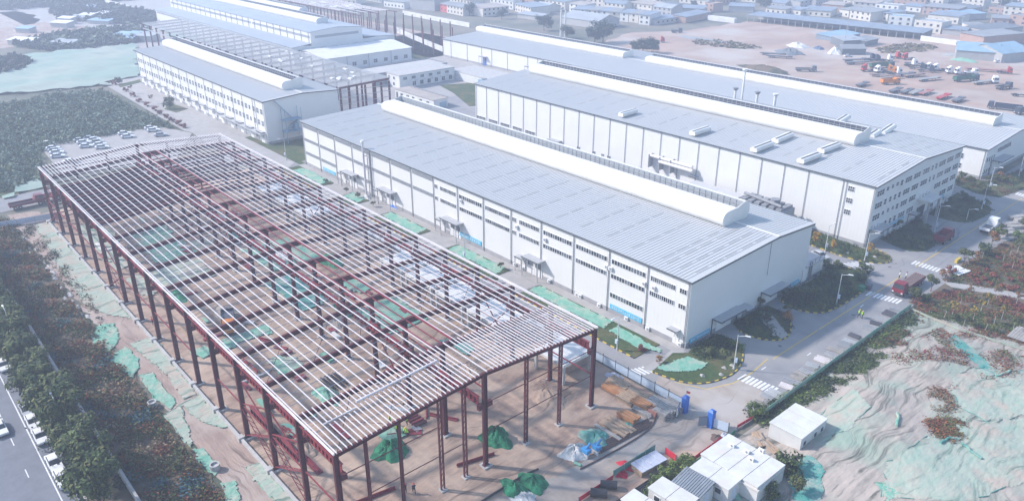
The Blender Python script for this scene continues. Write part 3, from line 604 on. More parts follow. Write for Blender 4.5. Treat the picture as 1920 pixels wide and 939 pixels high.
for x, y in ((-26, 80), (-26, 86), (-29, 80), (-29, 86)): b.tube((x, y, 0), (x, y, 12), .1, 6)
for z in (4, 8): b.box(-29.3, 79.6, z, -25.8, 86.4, z+.12)
b.build('landing', 'tin_sky', t); b = MB()
b.bar((-26.5, 92, .2), (-26.5, 85, 4), 1.1, .15); b.bar((-27.8, 80, 4), (-27.8, 86, 8), 1.1, .15); b.bar((-29, 78, 15), (-29, 84, 8), .9, .12); b.build('flight', 'tin_sky', t)
b = MB(); [b.bar((-26, 79.6, z), (-26, 86.4, z), .05, .05) for z in (4.6, 5.1, 8.6, 9.1)]; b.tube((-28, 84.5, 4.2), (-28, 84.5, 6.6), .8, 10); b.build('railing', 'tin_sky', t)
t = thing('filter_tank', 'small grey steel filter tanks at the foot of the cream gable', 'machine', (-24, 94)); b = MB(); [b.tube((-25, 92+i*2, .1), (-25, 92+i*2, 6.5-i), .7, 10) for i in range(3)]; b.build('tank', 'tin_sky', t)
# ---- long two-tier works far behind
t = thing('factory', 'far pale two-tier factory with raised nave and long window bands', 'factory', (-250, 176))
for n_, y0, y1, z0, h in (('aisle_wall', 146, 156.5, 0, 9.3), ('nave_wall', 156.5, 187, 0, 16.0), ('aisle_wall', 187, 207, 0, 9.6)):
    prof = [(y0, z0), (y1, z0), (y1, h), ((y0+y1)/2, h+(1.2 if n_ == 'nave_wall' else .6)), (y0, h)]
    w_ = MB().extr(prof, 'x', -351, -151).build(n_, 'wall_panel', t)
b = MB(); b.extr([(145.5, 9.35), (156.49, 10.4), (156.49, 10.6), (145.5, 9.55)], 'x', -351.5, -150.5); b.build('aisle_roof', 'roof_blue', t)
b = MB(); b.extr([(156, 16.05), (171.7, 17.3), (187.5, 16.05), (187.5, 16.25), (171.7, 17.5), (156, 16.25)], 'x', -351.5, -150.5); b.build('nave_roof', 'roof_blue', t)
b = MB(); b.extr([(187.51, 10.8), (207.5, 9.6), (207.5, 9.8), (187.51, 11.0)], 'x', -351.5, -150.5); b.build('aisle_roof', 'roof_blue', t)
for x0, x1 in ((-349, -290), (-288, -222), (-220, -152)):
    win_y(t, x0, x1, 13.0, 14.0, 156.5, 30, 'louvre', fr='louvre'); win_y(t, x0, x1, 7.6, 8.5, 146, 30, 'louvre', fr='louvre')
for i in range(30): win_y(t, -348+6.5*i, -346.6+6.5*i, 1.2, 3.4, 146, 1, 'glass_pale')
for i in range(25): MB().tube((-345+8*i, 156.35, 10.5), (-345+8*i, 156.35, 16), .12, 4).build('downpipe', 'pipe_grey', t)
for y0, y1 in ((148.5, 149.8), (151, 152), (153.5, 154.5), (157, 158.5), (161.5, 164.8), (168, 171.5), (173.5, 174.5), (177, 178), (181, 184), (187.5, 190.5), (194, 197)):
    win_x(t, y0, y1, 6.0, 8.0, -151, 2); win_x(t, y0, y1, 2.0, 3.8, -151, 2)
win_x(t, 159, 184.5, 12.9, 14, -151, 1, 'louvre', fr='louvre')
ventilator(t, -310, -168, 173, 17.1, 6.5, 3.2); ventilator(t, -351, -318, 173, 17.1, 6.5, 3.2)
T2 = thing('factory', 'farthest pale factory roof with barrel ventilators at the top of the view', 'factory', (-360, 212))
MB().box(-480, 207.6, 0, -256, 217, 9.6).build('wall', 'wall_panel', T2); b = MB(); b.extr([(207.55, 9.65), (212.5, 10.6), (217.5, 9.65), (217.5, 9.85), (212.5, 10.8), (207.55, 9.85)], 'x', -481, -255.5); b.build('roof', 'roof_blue', T2)
ventilator(T2, -420, -267, 212.8, 10.6, 5.5, 2.6)
# ---- white-roofed shed, flat grey block, offices
t = thing('shed', 'white-roofed workshop with grey walls behind the skeletal frame', 'shed', (-146, 176)); MB().box(-163, 150.5, 0, -127.5, 201.8, 6.4).build('wall', 'wall_panel_end', t)
for xa, za, xb, zb in ((-126.9, 6.4, -145, 8.3), (-163.5, 6.4, -145, 8.3)):
    q = [(xa, za), (xb, zb), (xb, zb+.2), (xa, za+.2)]; MB().extr(q if xb < xa else q[::-1], 'y', 150, 202.3).build('roof_slope', 'vent_white', t)
for y in (150.52, 201.48): MB().extr([(-127.5, 6.4), (-145, 8.3), (-163, 6.4)], 'y', y, y+.3).build('gable', 'wall_panel_end', t)
for i in range(6): win_x(t, 166+6.2*i, 168.2+6.2*i, 1.4, 3.2, -127.5, 2, rows=2)
for y in (163, 175.5, 189): MB().tube((-127.3, y, 0), (-127.3, y, 6.3), .1, 5).build('downpipe', 'pipe_grey', t)
t = thing('flat_block', 'flat grey-roofed single-storey block with parapet in the works court', 'building', (-92, 172)); MB().box(-101, 151, 0, -85, 193.5, 5.0).build('wall', 'house_grey', t)
MB().box(-100.6, 151.4, 5.0, -85.4, 193.1, 5.15).build('roof', 'concrete', t); b = MB(); b.box(-101.1, 150.9, 5.0, -100.6, 193.6, 5.6); b.box(-85.4, 150.9, 5.0, -84.9, 193.6, 5.6); b.box(-100.6, 150.9, 5.0, -85.4, 151.4, 5.6); b.box(-100.6, 193.1, 5, -85.4, 193.6, 5.6); b.build('parapet', 'pipe_grey', t)
win_x(t, 153, 155, 2, 3.5, -85, 2)
t = thing('office_block', 'white two-storey office block with window rows facing the court lawn', 'building', (-78, 173)); MB().box(-83.5, 158, 0, -73.2, 189, 5.6).build('wall', 'house_white', t); MB().box(-83.7, 157.8, 5.6, -73.0, 189.2, 5.9).build('roof', 'concrete', t)
for i in range(6): win_x(t, 160+4.7*i, 162+4.7*i, 3.6, 4.8, -73.2, 3); win_x(t, 165+4.1*i, 166.8+4.1*i, .5, 2.4, -73.2, 2); ac_unit(t, -73.2, 167+4.4*i, 2.4, 'x')
for x in (-82.5, -78.5): win_y(t, x, x+1.2, .9, 2.2, 158, 1); win_y(t, x+.3, x+1.5, 3.6, 4.8, 158, 1)
t = thing('gatehouse_office', 'long low white single-storey office beside the court lawn', 'building', (-47, 151)); MB().box(-61, 147.6, 0, -33, 154.5, 3.5).build('wall', 'house_white', t)
MB().box(-61.3, 147.3, 3.5, -32.8, 154.7, 3.62).build('roof', 'tin_tan', t); MB().box(-61.3, 154.5, 3.62, -32.8, 154.9, 4.1).build('parapet', 'pipe_grey', t)
for x in (-57, -52.5, -48.5, -43, -38): win_y(t, x, x+1.8, 1.3, 2.5, 147.6, 2)
win_y(t, -60.3, -59, .1, 2.5, 147.6, 1, name='door_frame'); MB().box(-32.99, 150.5, 0, -32.8, 153.8, 2.2).build('blue_awning', 'tin_sky', t)
t = thing('low_store', 'low white store building near the chillers in the court', 'building', (-52, 201)); MB().box(-78, 189.5, 0, -40, 205, 3.6).build('wall', 'house_white', t); MB().box(-78.3, 189.4, 3.6, -39.7, 205.3, 3.8).build('roof', 'concrete', t)
for i, (x, y) in enumerate(((-45, 184), (-39, 186), (-33, 188))):
    t = thing('chiller', ('leftmost', 'middle', 'rightmost')[i]+' blue-grey cooling tower on white feet by the court lawn', 'chiller', (x, y), group='cooling towers by the court lawn')
    MB().box(x-2, y-2, 1.2, x+2, y+2, 5).build('casing', 'tin_sky', t)
    for sx in (-1.7, 1.4):
        for sy in (-1.7, 1.4): MB().box(x+sx, y+sy, 0, x+sx+.3, y+sy+.3, 1.2).build('foot', 'frame_white', t)
    b = MB(); b.tube((x, y, 5), (x, y, 5.5), 1.3, 12); b.build('fan_ring', 'pipe_grey', t)

# ---------------------------------------------------------------- steel frame under construction
FR = thing('unfinished_hall', 'large unfinished maroon steel hall frame with bare silver purlins in the foreground', 'steel frame', (75, 23.5))
YM, YR, HE, HR_ = 24.0, 46.9, 15.1, 16.7
zr = lambda y: HE+(y if y < YM else YR-y)/(YM if y < YM else YR-YM)*(HR_-HE)
cm_ = {}
def column(h, w_=.42, d=.75): 
    k = (h, w_, d)
    if k not in cm_:
        b = MB(); b.box(-w_/2, -d/2, .25, w_/2, -d/2+.09, h); b.box(-w_/2, d/2-.09, .25, w_/2, d/2, h); b.box(-.05, -d/2+.091, .25, .05, d/2-.091, h); b.box(-w_/2-.15, -d/2-.15, .2, w_/2+.15, d/2+.15, .26)
        cm_[k] = b.mesh('column', 'steel_red')
    return cm_[k]
pad = MB().cbox((0, 0, .1), (1.5, 1.5, .22)).mesh('footing', 'concrete')
corb = MB().box(-.3, .3, 10.6, .3, 1.25, 11.4).mesh('corbel', 'steel_red'); corb2 = MB().box(-.3, -1.25, 10.6, .3, -.3, 11.4).mesh('corbel', 'steel_red')
for i in range(16):
    x = 10*i
    for y in (0, YM, YR):
        c = put('column', column(zr(y)-.35), FR, True, (x, y, 0)); put('footing', pad, c, True, (x, y, 0))
        if y < YR: put('corbel', corb, c, True, (x, y, 0))
        if y > 0: put('corbel', corb2, c, True, (x, y, 0))
    for ya, yb in ((0, YM), (YM, YR)):
        b = MB(); b.ibeam((x, ya, zr(ya)-.45), (x, yb, zr(yb)-.45), .38, .8 if 0 < i < 15 else .55, .07); b.build('rafter', 'steel_red', FR)
# crane girders with stiffener ribs
for y in (.9, YM-.9, YR-.9):
    for i in range(15):
        if y == .9 and i < 1: continue
        x = 10*i; b = MB(); b.ibeam((x+.3, y, 12.0), (x+9.7, y, 12.0), .5, 1.25, .08)
        for k in range(9): b.box(x+.9+k, y-.2, 11.46, x+.98+k, y+.2, 12.54)
        b.build('crane_girder', 'steel_bright_red' if rnd.random() < .75 else 'steel_red', FR)
# struts between columns
for y in (0, YM, YR):
    for z in (6.2, 13.8):
        if y == YM and z < 10: continue
        for i in range(15):
            if rnd.random() < .12: continue
            b = MB(); b.bar((10*i+.25, y, z), (10*i+9.75, y, z), .16, .2); b.build('strut', 'steel_bright_red', FR)
def lattice(x, y, z0, z1):
    b = MB(); b.bar((x+.3, y, z0), (x+9.7, y, z1), .16, .16); b.bar((x+.3, y+.18, z1), (x+9.7, y+.18, z0), .16, .16)
    b.build('bracing', 'steel_bright_red', FR)
def ladder_brace(x, y, z0, z1):
    b = MB()
    for dy in (-.28, .28): b.bar((x+.3, y+dy, z0), (x+9.7, y+dy, z1), .1, .1)
    for k in range(10): t0, t1 = k/10, (k+1)/10; b.bar((x+.3+9.4*t0, y-.28, z0+(z1-z0)*t0), (x+.3+9.4*t1, y+.28, z0+(z1-z0)*t1), .06, .06)
    b.build('bracing', 'steel_bright_red', FR)
for i in (0, 5, 12, 13): ladder_brace(10*i, 0, .8, 5.8); ladder_brace(10*i, 0, 5.8, .8); lattice(10*i, 0, 6.6, 10.6)
for i in (5, 12): lattice(10*i, YM, 1, 10.5); lattice(10*i, YR, 1, 10.5)
# purlins: one long silver run each, closer together in both end bays
pm_ = {}
def purlin(x0, x1, y, m='galv', w_=.10):
    b = MB(); z = zr(y)+.12; b.box(x0, y-.03, z-.11, x1, y+.03, z+.11); b.box(x0, y-.03-w_, z+.09, x1, y-.031, z+.12); b.box(x0, y+.031, z-.12, x1, y+.03+w_*.6, z-.09); return b.build('purlin', m, FR)
NL, NR = 15, 15
ysl = [.1+(YM-2.0)*k/NL for k in range(NL+1)]; ysr = [YM+2.2+(YR-YM-2.3)*k/NR for k in range(NR+1)]
for ys in (ysl, ysr):
    for y in ys: purlin(-.4, 150.4, y, 'galv', .11)
    for a, b_ in zip(ys, ys[1:]):
        for k in (.5,): purlin(140, 150.4, a+(b_-a)*k); purlin(-.4, 10, a+(b_-a)*k)
for y in (YM-1.2, YM+.2, YM+1.4): purlin(140, 150.4, y); purlin(-.4, 9.8, y)
# ridge slot for the future ventilator: red edge rails and posts
for y in (YM-1.75, YM+1.85):
    for i in range(1, 14): b = MB(); b.bar((10*i, y, zr(y)+.18), (10*i+9.97, y, zr(y)+.18), .22, .26); b.build('ridge_rail', 'steel_bright_red', FR)
for i in range(1, 14): b = MB(); b.bar((10*i+.3, YM+.1, zr(YM)-.1), (10*i+9.7, YM+.1, zr(YM)-.1), .14, .16); b.build('ridge_tie', 'steel_bright_red', FR)
for i in range(1, 15): b = MB(); b.box(10*i-.25, YM-1.7, zr(YM)-.05, 10*i+.25, YM+1.8, zr(YM)+.05); b.build('ridge_plate', 'steel_red', FR)
# sag rods across the purlins
for i in range(15):
    for f in (.25, .5, .75):
        for y0, y1 in ((.2, YM-2), (YM+2.3, YR-.2)):
            b = MB(); b.tube((10*i+10*f, y0, zr(y0)+.1), (10*i+10*f, y1, zr(y1)+.1), .055, 4); b.build('sag_rod', 'galv_dull', FR)
# roof bracing
for i in (0, 5, 12, 14):
    for y0, y1 in ((.5, 8), (8, 16), (16, 22), (27, 36), (36, 46)):
        b = MB(); b.tube((10*i+.3, y0, zr(y0)-.3), (10*i+9.7, y1, zr(y1)-.3), .045, 4); b.build('rod_brace', 'steel_red', FR); b = MB(); b.tube((10*i+9.7, y0, zr(y0)-.38), (10*i+.3, y1, zr(y1)-.38), .045, 4); b.build('rod_brace', 'steel_red', FR)
# edge channel along the left eave
b = MB(); b.box(-.4, -.42, HE-.02, 150.4, -.2, HE+.22); b.build('eave_channel', 'galv', FR); b = MB(); b.box(-.4, YR+.2, HE-.02, 150.4, YR+.42, HE+.22); b.build('eave_channel', 'galv', FR)
# gable posts and rails: near end
for y, m in ((4.3, 0), (9.4, 0), (16, 1), (20.2, 1), (32.1, 1), (39.3, 1)):
    b = MB(); h = zr(y)-.7
    if m:
        for d in (-.26, .26): b.box(149.85, y+d-.08, .2, 150.15, y+d+.08, h)
        for k in range(int(h/1.0)): b.bar((150, y-.2, .4+k), (150, y+.2, 1.3+k), .06, .05)
    else: b.box(149.8, y-.2, .2, 149.87, y+.2, h); b.box(150.13, y-.2, .2, 150.2, y+.2, h); b.box(149.871, y-.04, .2, 150.129, y+.04, h)
    c = b.build('gable_post', 'steel_red', FR); put('footing', pad, c, True, (150, y, -.03)).scale = (.7, .7, 1)
yy_ = [0, 4.3, 9.4, 16, 20.2, 24, 32.1, 39.3, 46.9]
for z in (6.2, 11.2):
    for a, b_ in zip(yy_, yy_[1:]):
        if (z > 10 and 15 < a < 24) or (z < 10 and a in (0, 20.2)): continue
        b = MB(); b.bar((150, a+.3, z), (150, b_-.3, z), .1, .1); b.build('gable_rail', 'steel_red', FR)
# far gable with closely spaced sheeting rails
for k in range(12):
    z = 1.1+k*1.15
    for a, b_ in ((.4, 8), (8, 16), (16, 23.6), (24.4, 32), (32, 39.5), (39.5, 46.5)):
        b = MB(); b.bar((0, a, z), (0, b_-.05, z), .1, .26); b.build('gable_rail', 'steel_red', FR)
for y in (8, 16, 32, 39.5): put('gable_post', column(zr(y)-.8, .3, .4), FR, True, (0, y, 0))
# deck joists across the far bays of the left aisle
for k in range(32):
    b = MB(); b.bar((3+k*1.05, .6, 10.2), (3+k*1.05, 22.9, 10.2), .2, .36); b.build('deck_joist', 'steel_red', FR)
for k in range(12):
    b = MB(); b.bar((6+k*2.6, 25.2, 10.2), (6+k*2.6, 44, 10.2), .2, .34); b.build('deck_joist', 'steel_red', FR)
# concrete ground beam outside the left columns
gb = thing('ground_beam', 'pale concrete ground beam along the left foot of the maroon steel frame', 'beam', (75, -1.1))
for i in range(15): MB().box(10*i-.2, -1.35, 0, 10*i+9.75, -.95, .62).build('beam_segment', 'concrete', gb)
for i in range(16): MB().box(10*i-.6, -1.6, 0, 10*i+.4, -.7, .8).build('pile_cap', 'concrete', gb)
# loose pipes lying on the roof purlins
t = thing('roof_pipe', 'long grey pipe lying across the silver purlins of the near roof bay', 'pipe', (143, 10, 16)); p, q = (141.3,6.5,16.1), (141.7,17.4,16.9); MB().tube((143.5, 7.0, zr(7)+.42), (143.5, 20.5, zr(20.5)+.42), .16, 8).build('pipe', 'galv', t)
t = thing('roof_pipe', 'short thin pipe lying near the front left corner of the purlin roof', 'pipe', (147, 3, 16)); MB().tube((144.5, 1.5, zr(1.5)+.36), (144.5, 6.4, zr(6.4)+.36), .1, 8).build('pipe', 'galv', t)
# concrete portal platforms beside the right column row
for i, (x0, x1) in enumerate(((84, 92.5), (94, 103.5), (105, 114), (115.5, 124.5), (135.2, 142.6), ((21.7,52.4,4)[0]-4.5, (21.7,52.4,4)[0]+4), ((34.6,51.9,4)[0]-4.5, (34.6,51.9,4)[0]+4), ((45.9,51.5,4)[0]-4.5, (45.9,51.5,4)[0]+4))):
    t = thing('concrete_platform', ('fifth from the front', 'fourth from the front', 'third from the front', 'second from the front', 'nearest, fully visible', 'very farthest', 'second farthest', 'third farthest')[i]+' concrete slab platform on legs beside the frame right side', 'platform', (x0, 51), group='concrete platforms under the frame')
    MB().box(x0, 47.6, 3.55, x1, 54.8, 4.1).build('slab', 'vent_white', t)
    for x in (x0, x1-.5):
        for y in (47.6, 54.3): MB().box(x, y, 0, x+.5, y+.5, 3.55).build('leg', 'concrete', t)
# ---- second skeletal frame beside the cream hall
t = thing('unfinished_hall', 'grey-blue skeletal hall frame with purlins between the cream hall and the workshop', 'steel frame', (-110, 115)); X0, X1, Y0, Y1, H2 = -245, -31, 104.3, 126, 15.0
for i in range(22):
    x = X1-i*10.2
    for y in (Y0+.4, Y1-.3) if i else [Y0+.4+k*(Y1-Y0-.7)/6 for k in range(7)]: put('column', column(H2-.2, .4, .7), t, True, (x, y, 0))
    b = MB(); b.ibeam((x, Y0, H2), (x, Y1, H2+.6), .35, .7, .07); b.build('rafter', 'steel_red', t)
for k in range(21):
    y = Y0+.1+k*(Y1-Y0-.2)/20; z = H2+.55+.6*k/20; b = MB(); b.box(X0, y-.17, z-.1, X1+.5, y+.17, z+.1); b.build('purlin', 'galv_dull', t)
for k in range(6):
    z = 2+k*2.3; b = MB(); b.bar((X1, Y0, z), (X1, Y1, z), .15, .2); b.build('gable_rail', 'galv_dull', t)
for i in range(21):
    b = MB(); b.tube((X1-5-i*10.2, Y0+.2, H2+.65), (X1-5-i*10.2, Y1-.2, H2+1.2), .05, 4); b.build('sag_rod', 'galv_dull', t)
    b = MB(); b.bar((X1-i*10.2, Y0, H2-2.2), (X1-(i+1)*10.2, Y0, H2-2.2), .3, .5); b.build('edge_beam', 'galv_dull', t)
for k in range(14):
    x, y = rnd.uniform(-110, -36), rnd.uniform(Y0+3, Y1-4); b = MB(); b.box(x, y, H2+.78, x+rnd.uniform(1.5, 3), y+.9, H2+1.3); b.build('roof_sheet', 'vent_white', t)
# ---- distant bare columns
t = thing('unfinished_hall', 'distant bare steel columns with a partly purlined roof beyond the white workshop', 'steel frame', (-250, 236))
for r_, y in enumerate((219, 232, 245)):
    for i in range(24):
        x = -131-i*9.6
        if r_ == 2 and i < 2: continue
        put('column', column(13.5, .4, .55), t, True, (x, y, 0))
for y in (219, 232, 245):
    b = MB(); b.bar((-361, y, 13.5), (-205, y, 13.5), .3, .5); b.build('tie_beam', 'steel_red', t)
for i in range(9, 24): b = MB(); b.bar((-131-i*9.6, 219, 13.8), (-131-i*9.6, 245, 13.8), .3, .5); b.build('rafter', 'galv_dull', t)
for k in range(14):
    y = 219+2*k; x0 = -212-rnd.choice((0, 0, 18, 36)); b = MB(); b.box(-361, y-.2, 14.1, x0, y+.2, 14.3); b.build('purlin', 'galv', t)
for k in range(30):
    x, y = rnd.uniform(-350, -240), rnd.uniform(220, 238); b = MB(); b.box(x, y, 14.4, x+9, y+1.3, 14.5); b.build('roof_sheet', 'vent_white', t)

# ---------------------------------------------------------------- bottom-right mound
def nz(x, y, s=1): return .5*sin(x*.31*s+1.7*sin(y*.23*s))+.3*sin(y*.53*s+2.1*sin(x*.29*s+.7))+.2*sin((x+y)*.9*s)
def hill(x, y):
    e = max(0, min(1, (x-172.8)/9)); e = e*e*(3-2*e); f = max(0, min(1, (118-y)/14)); f *= max(.0, min(1, (y-52)/10))
    u = (x*.78+y*.62); v = (x*.62-y*.78)
    q = nz(x*.22+3, y*.22); w2 = nz(x*.6, y*.6); m_ = max(0, min(1, .5+1.2*nz(x*.28+9, y*.28)))
    return e*f*(1.1+.6*nz(x*.35, y*.35)+m_*(.06*sin(v*1.7+3*q+.8*w2)+.05*sin(v*4.1+5*q+w2)+.045*sin(v*8.3+6*q))+.06*nz(x*4, y*4)*1.0)
b = MB(); NX, NY = 240, 300; gx = lambda i: 171.2+i*.27; gy = lambda j: 40+j*.28
b.v = [(gx(i), gy(j), hill(gx(i), gy(j))+.015) for j in range(NY) for i in range(NX)]; b.f = [(j*NX+i, j*NX+i+1, (j+1)*NX+i+1, (j+1)*NX+i) for j in range(NY-1) for i in range(NX-1)]; b.m = [0]*len(b.f)
struct(b.build('soil_mound', 'hill_soil', smooth=True))
def drape(name, poly, m, label, cat='dust net', zf=hill, off=.06, step=.3, wob=.05, group='dust nets over the bare soil', edge='net_green', parent=None, ep=.6):
    """net laid over the ground: a gridded patch that follows it, with a rolled edge"""
    xs = [p[0] for p in poly]; ys = [p[1] for p in poly]; r = random.Random(len(label)*7+int(xs[0]*3)); b = MB(); idx = {}
    x = min(xs)
    cells = []
    nx = int((max(xs)-min(xs))/step)+1; ny = int((max(ys)-min(ys))/step)+1
    def vid(i, j):
        if (i, j) not in idx:
            X, Y = min(xs)+i*step+r.uniform(-.3, .3)*step, min(ys)+j*step+r.uniform(-.3, .3)*step; idx[(i, j)] = len(b.v); b.v.append((X, Y, zf(X, Y)+off+r.uniform(0, wob)))
        return idx[(i, j)]
    for i in range(nx):
        for j in range(ny):
            if inside((min(xs)+(i+.5)*step, min(ys)+(j+.5)*step), poly): b.f.append((vid(i, j), vid(i+1, j), vid(i+1, j+1), vid(i, j+1))); b.m.append(0)
    o = b.build(name, m, smooth=True)
    if cat: tag(o, label, cat, group)
    if edge:
        b = MB(); rp = ragged(poly, .12, 1.0, 3)
        for p, q in zip(rp, rp[1:]+rp[:1]):
            if r.random() < ep: b.tube((*p, zf(*p)+off+.05), (*q, zf(*q)+off+.05), .07, 5)
        stuff(b.build('net_edge', edge, o))
    return o
flat = lambda x, y: .02
# nets beside the frame on the left
for poly, l, m in (([(1,-0.4),(-1.4,-4.2),(6.7,-4.7),(30.7,-6.1),(54.7,-6.7),(62.6,-4.7),(68.9,-0.9),(72.1,-1.2),(62.3,-1.5),(42.9,-0.8),(20.7,-1.4)], 'long pale green dust net at the far left foot of the frame', 'net_pale'),
                   ([(69.9,-9.9),(66.2,-7.2),(67.4,-4.6),(74.4,-5.8),(78.9,-8.9),(76,-9.9)], 'crumpled green net heap on the brown bank', 'net_green'),
                   ([(80.3,-9.3),(78.7,-6),(83.2,-5.4),(87.8,-6.2),(90.5,-8.4),(85.2,-9.2)], 'green net patch below the crumpled heap', 'net_green'),
                   ([(77.9,-4.8),(78.3,-0.4),(92.2,-1.3),(103.1,-1.6),(102.8,-3.8),(92.7,-3.4),(82.5,-4.5)], 'pale green net running along the ground beam', 'net_pale'),
                   ([(90.5,-7.1),(91.1,-5.2),(103,-5.2),(104.3,-6.7),(99.8,-7.6)], 'pointed green net patch on the dirt track', 'net_green'),
                   ([(104.4,-4.8),(103.4,-1.2),(115.3,-1.1),(114.9,-2.3),(109.8,-4.2)], 'green net wedge against the ground beam', 'net_pale'),
                   ([(105.6,-7.9),(104.2,-4.9),(115.5,-7.1),(116.7,-8.1),(109.4,-7.9)], 'narrow green net curving beside the weeds', 'net_pale'),
                   ([(117.5,-7.8),(118.1,-6.5),(124.4,-6.4),(125.3,-7.6),(121,-8.1)], 'small green net strip near the manhole ring', 'net_green'),
                   ([(127.4,-7.4),(128.2,-5.7),(133.7,-7),(133,-8.6)], 'green net scrap at the bottom edge of the dirt track', 'net_green'),
                   ([(126.9,-3.7),(126.9,-1.4),(135.9,-1.2),(139.4,-1.3),(136.9,-3.3)], 'pale net beside the nearest left columns', 'net_pale')):
    drape('dust_net', ragged(poly, .25, 1.0, len(l)), m, l, zf=flat, wob=.12)
# nets inside the frame
for poly, l, m in (((8, 3, 42, 9), 'green net on the floor of the far left frame bays', 'net_pale'), ((20, 12, 46, 21), 'green net covering soil below the middle far bays', 'net_green'), ((48, 4, 60, 20), 'net strip crossing the left aisle of the frame', 'net_pale'),
                   ((70, 26, 88, 33), 'teal net over the right aisle floor', 'net_teal'), ((50, 30, 66, 42), 'green net in the far right aisle', 'net_green'), ((88, 3, 92, 18), 'narrow green net line across the left aisle', 'net_green'), ((95, 34, 108, 44), 'green net near the concrete platforms', 'net_green')):
    x0, y0, x1, y1 = poly; drape('dust_net', ragged([(x0, y0), (x1, y0), (x1, y1), (x0, y1)], .8, 2.5, int(x0)), m, l, zf=flat, wob=.25, step=.8, edge=None)
# nets along the planted strips by the central hall
for x0, x1, l in ((2, 20, 'farthest'), (33, 40.5, 'second'), (53, 70, 'third'), (83, 101, 'fourth'), (112, 134, 'nearest long')):
    drape('dust_net', ragged([(x0, 67.4), (x1, 67.4), (x1-1, 70.9), (x0, 70.9)], .35, 1.2, int(x0)), 'net_green', l+' green net on the strip beside the cream warehouse wall', zf=lambda x, y: .16, wob=.08, edge=None, group='nets along the warehouse strip')
drape('dust_net', ragged([(135.3,67.5),(135.2,70.5),(143.4,69.7),(146.3,70),(146.8,68.6),(142.9,67.1)], .3, 1, 3), 'net_green', 'green net ending at the warehouse corner path', zf=lambda x, y: .17, edge=None, group='nets along the warehouse strip')
drape('dust_net', ragged(smooth_poly([(149.7,64.1),(150.4,66.5),(151,70.5),(151.3,72),(153.5,71.7),(154.9,72.8),(155.5,71.2),(155,68.3),(152.4,64.8)], 1), .2, 1, 3), 'net_green', 'teal green net on the rounded corner planter', zf=lambda x, y: .17, edge=None)
# nets on the mound
HN = (([(176.7,77.4),(177.1,83.9),(181.6,79.6),(182.3,71.9),(180.5,66.9),(177.3,69.4)], 'thin net corner folded beside the near white cabin', 'net_pale'), ([(190.5,74.3),(193.2,87.5),(200.7,98.1),(206.6,83.5),(201,67.2),(192.7,60.9),(190.1,68.2)], 'large pale green net over the mound in the bottom right corner', 'net_pale'),
      ([(187.1,98.9),(189.4,109.3),(195.8,113.9),(200.8,100.4),(196.1,90.7),(190.9,91.4)], 'pale green net on the right flank of the mound', 'net_pale'), ([(191.1,62.7),(192.3,63.4),(195.4,63.2),(193.7,60.5)], 'bright green net scrap at the bottom of the mound', 'net_green'),
      ([(181.9,55.3),(180.9,61.5),(183.8,61),(187.5,54.2),(185,51.4)], 'dark teal net beside the bush by the cabins', 'net_teal'), ([(180.8,117.3),(191.7,107.9),(190.9,105.2),(181.1,114)], 'teal net strip up the mound crest', 'net_teal'))
for poly, l, m in HN: drape('dust_net', ragged(poly, .35, 1.2, len(l)), m, l, edge='net_teal' if 'teal' in l or 'pale' in l else 'net_green', off=.03, wob=.05, ep=.3)
for i, (q, l) in enumerate((((185.6,81.4), 'small curled green net end lying mid mound'), ((191.8,106.3), 'green net scrap near the mound crest'), ((195.4,81.8), 'teal net scrap above the weedy hollow'), ((193.3,79.1), 'teal torn net left of the weedy hollow'))):
    b = MB(); r = random.Random(i)
    p = V((q[0], q[1])); a = r.uniform(0, 6)
    for k in range(9): n_ = p+V((cos(a), sin(a)))*.45; b.tube((p.x, p.y, hill(p.x, p.y)+.2), (n_.x, n_.y, hill(n_.x, n_.y)+.2), .22, 6); p = n_; a += r.uniform(-.6, .6)
    tag(b.build('net_scrap', 'net_green' if i < 2 else 'net_teal'), l, 'dust net')
# crumpled net heaps
def heap(name, c, rx, ry, h, m, label, cat, seed=1, n=34, rg=11):
    r = random.Random(seed); b = MB(); ph = [r.uniform(0, 6) for _ in range(6)]
    vs_ = [(c[0], c[1], h+(c[2] if len(c) > 2 else 0))]
    for j in range(1, rg+1):
        t = j/rg
        for i in range(n):
            a = 2*pi*i/n; k = 1+.13*sin(3*a+ph[0])+.08*sin(5*a+ph[1]); z = h*(1-t**1.7)*(1+.16*sin(3*a+ph[2]+3*t)+.10*sin(7*a+ph[3]-4*t)+.07*sin(11*a+ph[4]+7*t))+r.uniform(-.05, .05)*h; k *= 1+.05*sin(9*a+ph[5])+r.uniform(-.03, .03)
            vs_.append((c[0]+rx*t*k*cos(a), c[1]+ry*t*k*sin(a), max(z, 0 if j < rg else -.05)+(c[2] if len(c) > 2 else 0)))
    fs = [(0, 1+i, 1+(i+1) % n) for i in range(n)]+[(1+(j-1)*n+i, 1+j*n+i, 1+j*n+(i+1) % n, 1+(j-1)*n+(i+1) % n) for j in range(1, rg) for i in range(n)]
    b.add(vs_, fs); o = b.build(name, m, smooth=False)
    return tag(o, label, cat) if label else o
heap('netted_heap', (137.8,15.1), 2.6, 2.9, 1.9, 'net_deep', 'round soil heap under dark green net near the front posts', 'heap', 3)
heap('netted_heap', (146.1,29.3), 2.9, 2.3, 2.1, 'net_deep', 'soil heap under dark green net beside the middle front column', 'heap', 4)
heap('netted_heap', (157.5,26.8), 2.6, 1.8, 1.2, 'net_deep', 'green net bundle heaped beside the site track', 'heap', 5)
heap('netted_heap', (156.8,23.7), 2.4, 1.6, 1.4, 'net_deep', 'dark green net roll heap at the bottom of the site', 'heap', 6)
heap('plastic_heap', (159.2,23.6), 2.2, 1.6, .8, 'plastic_white', 'crumpled white plastic sheet at the bottom of the site', 'heap', 7)
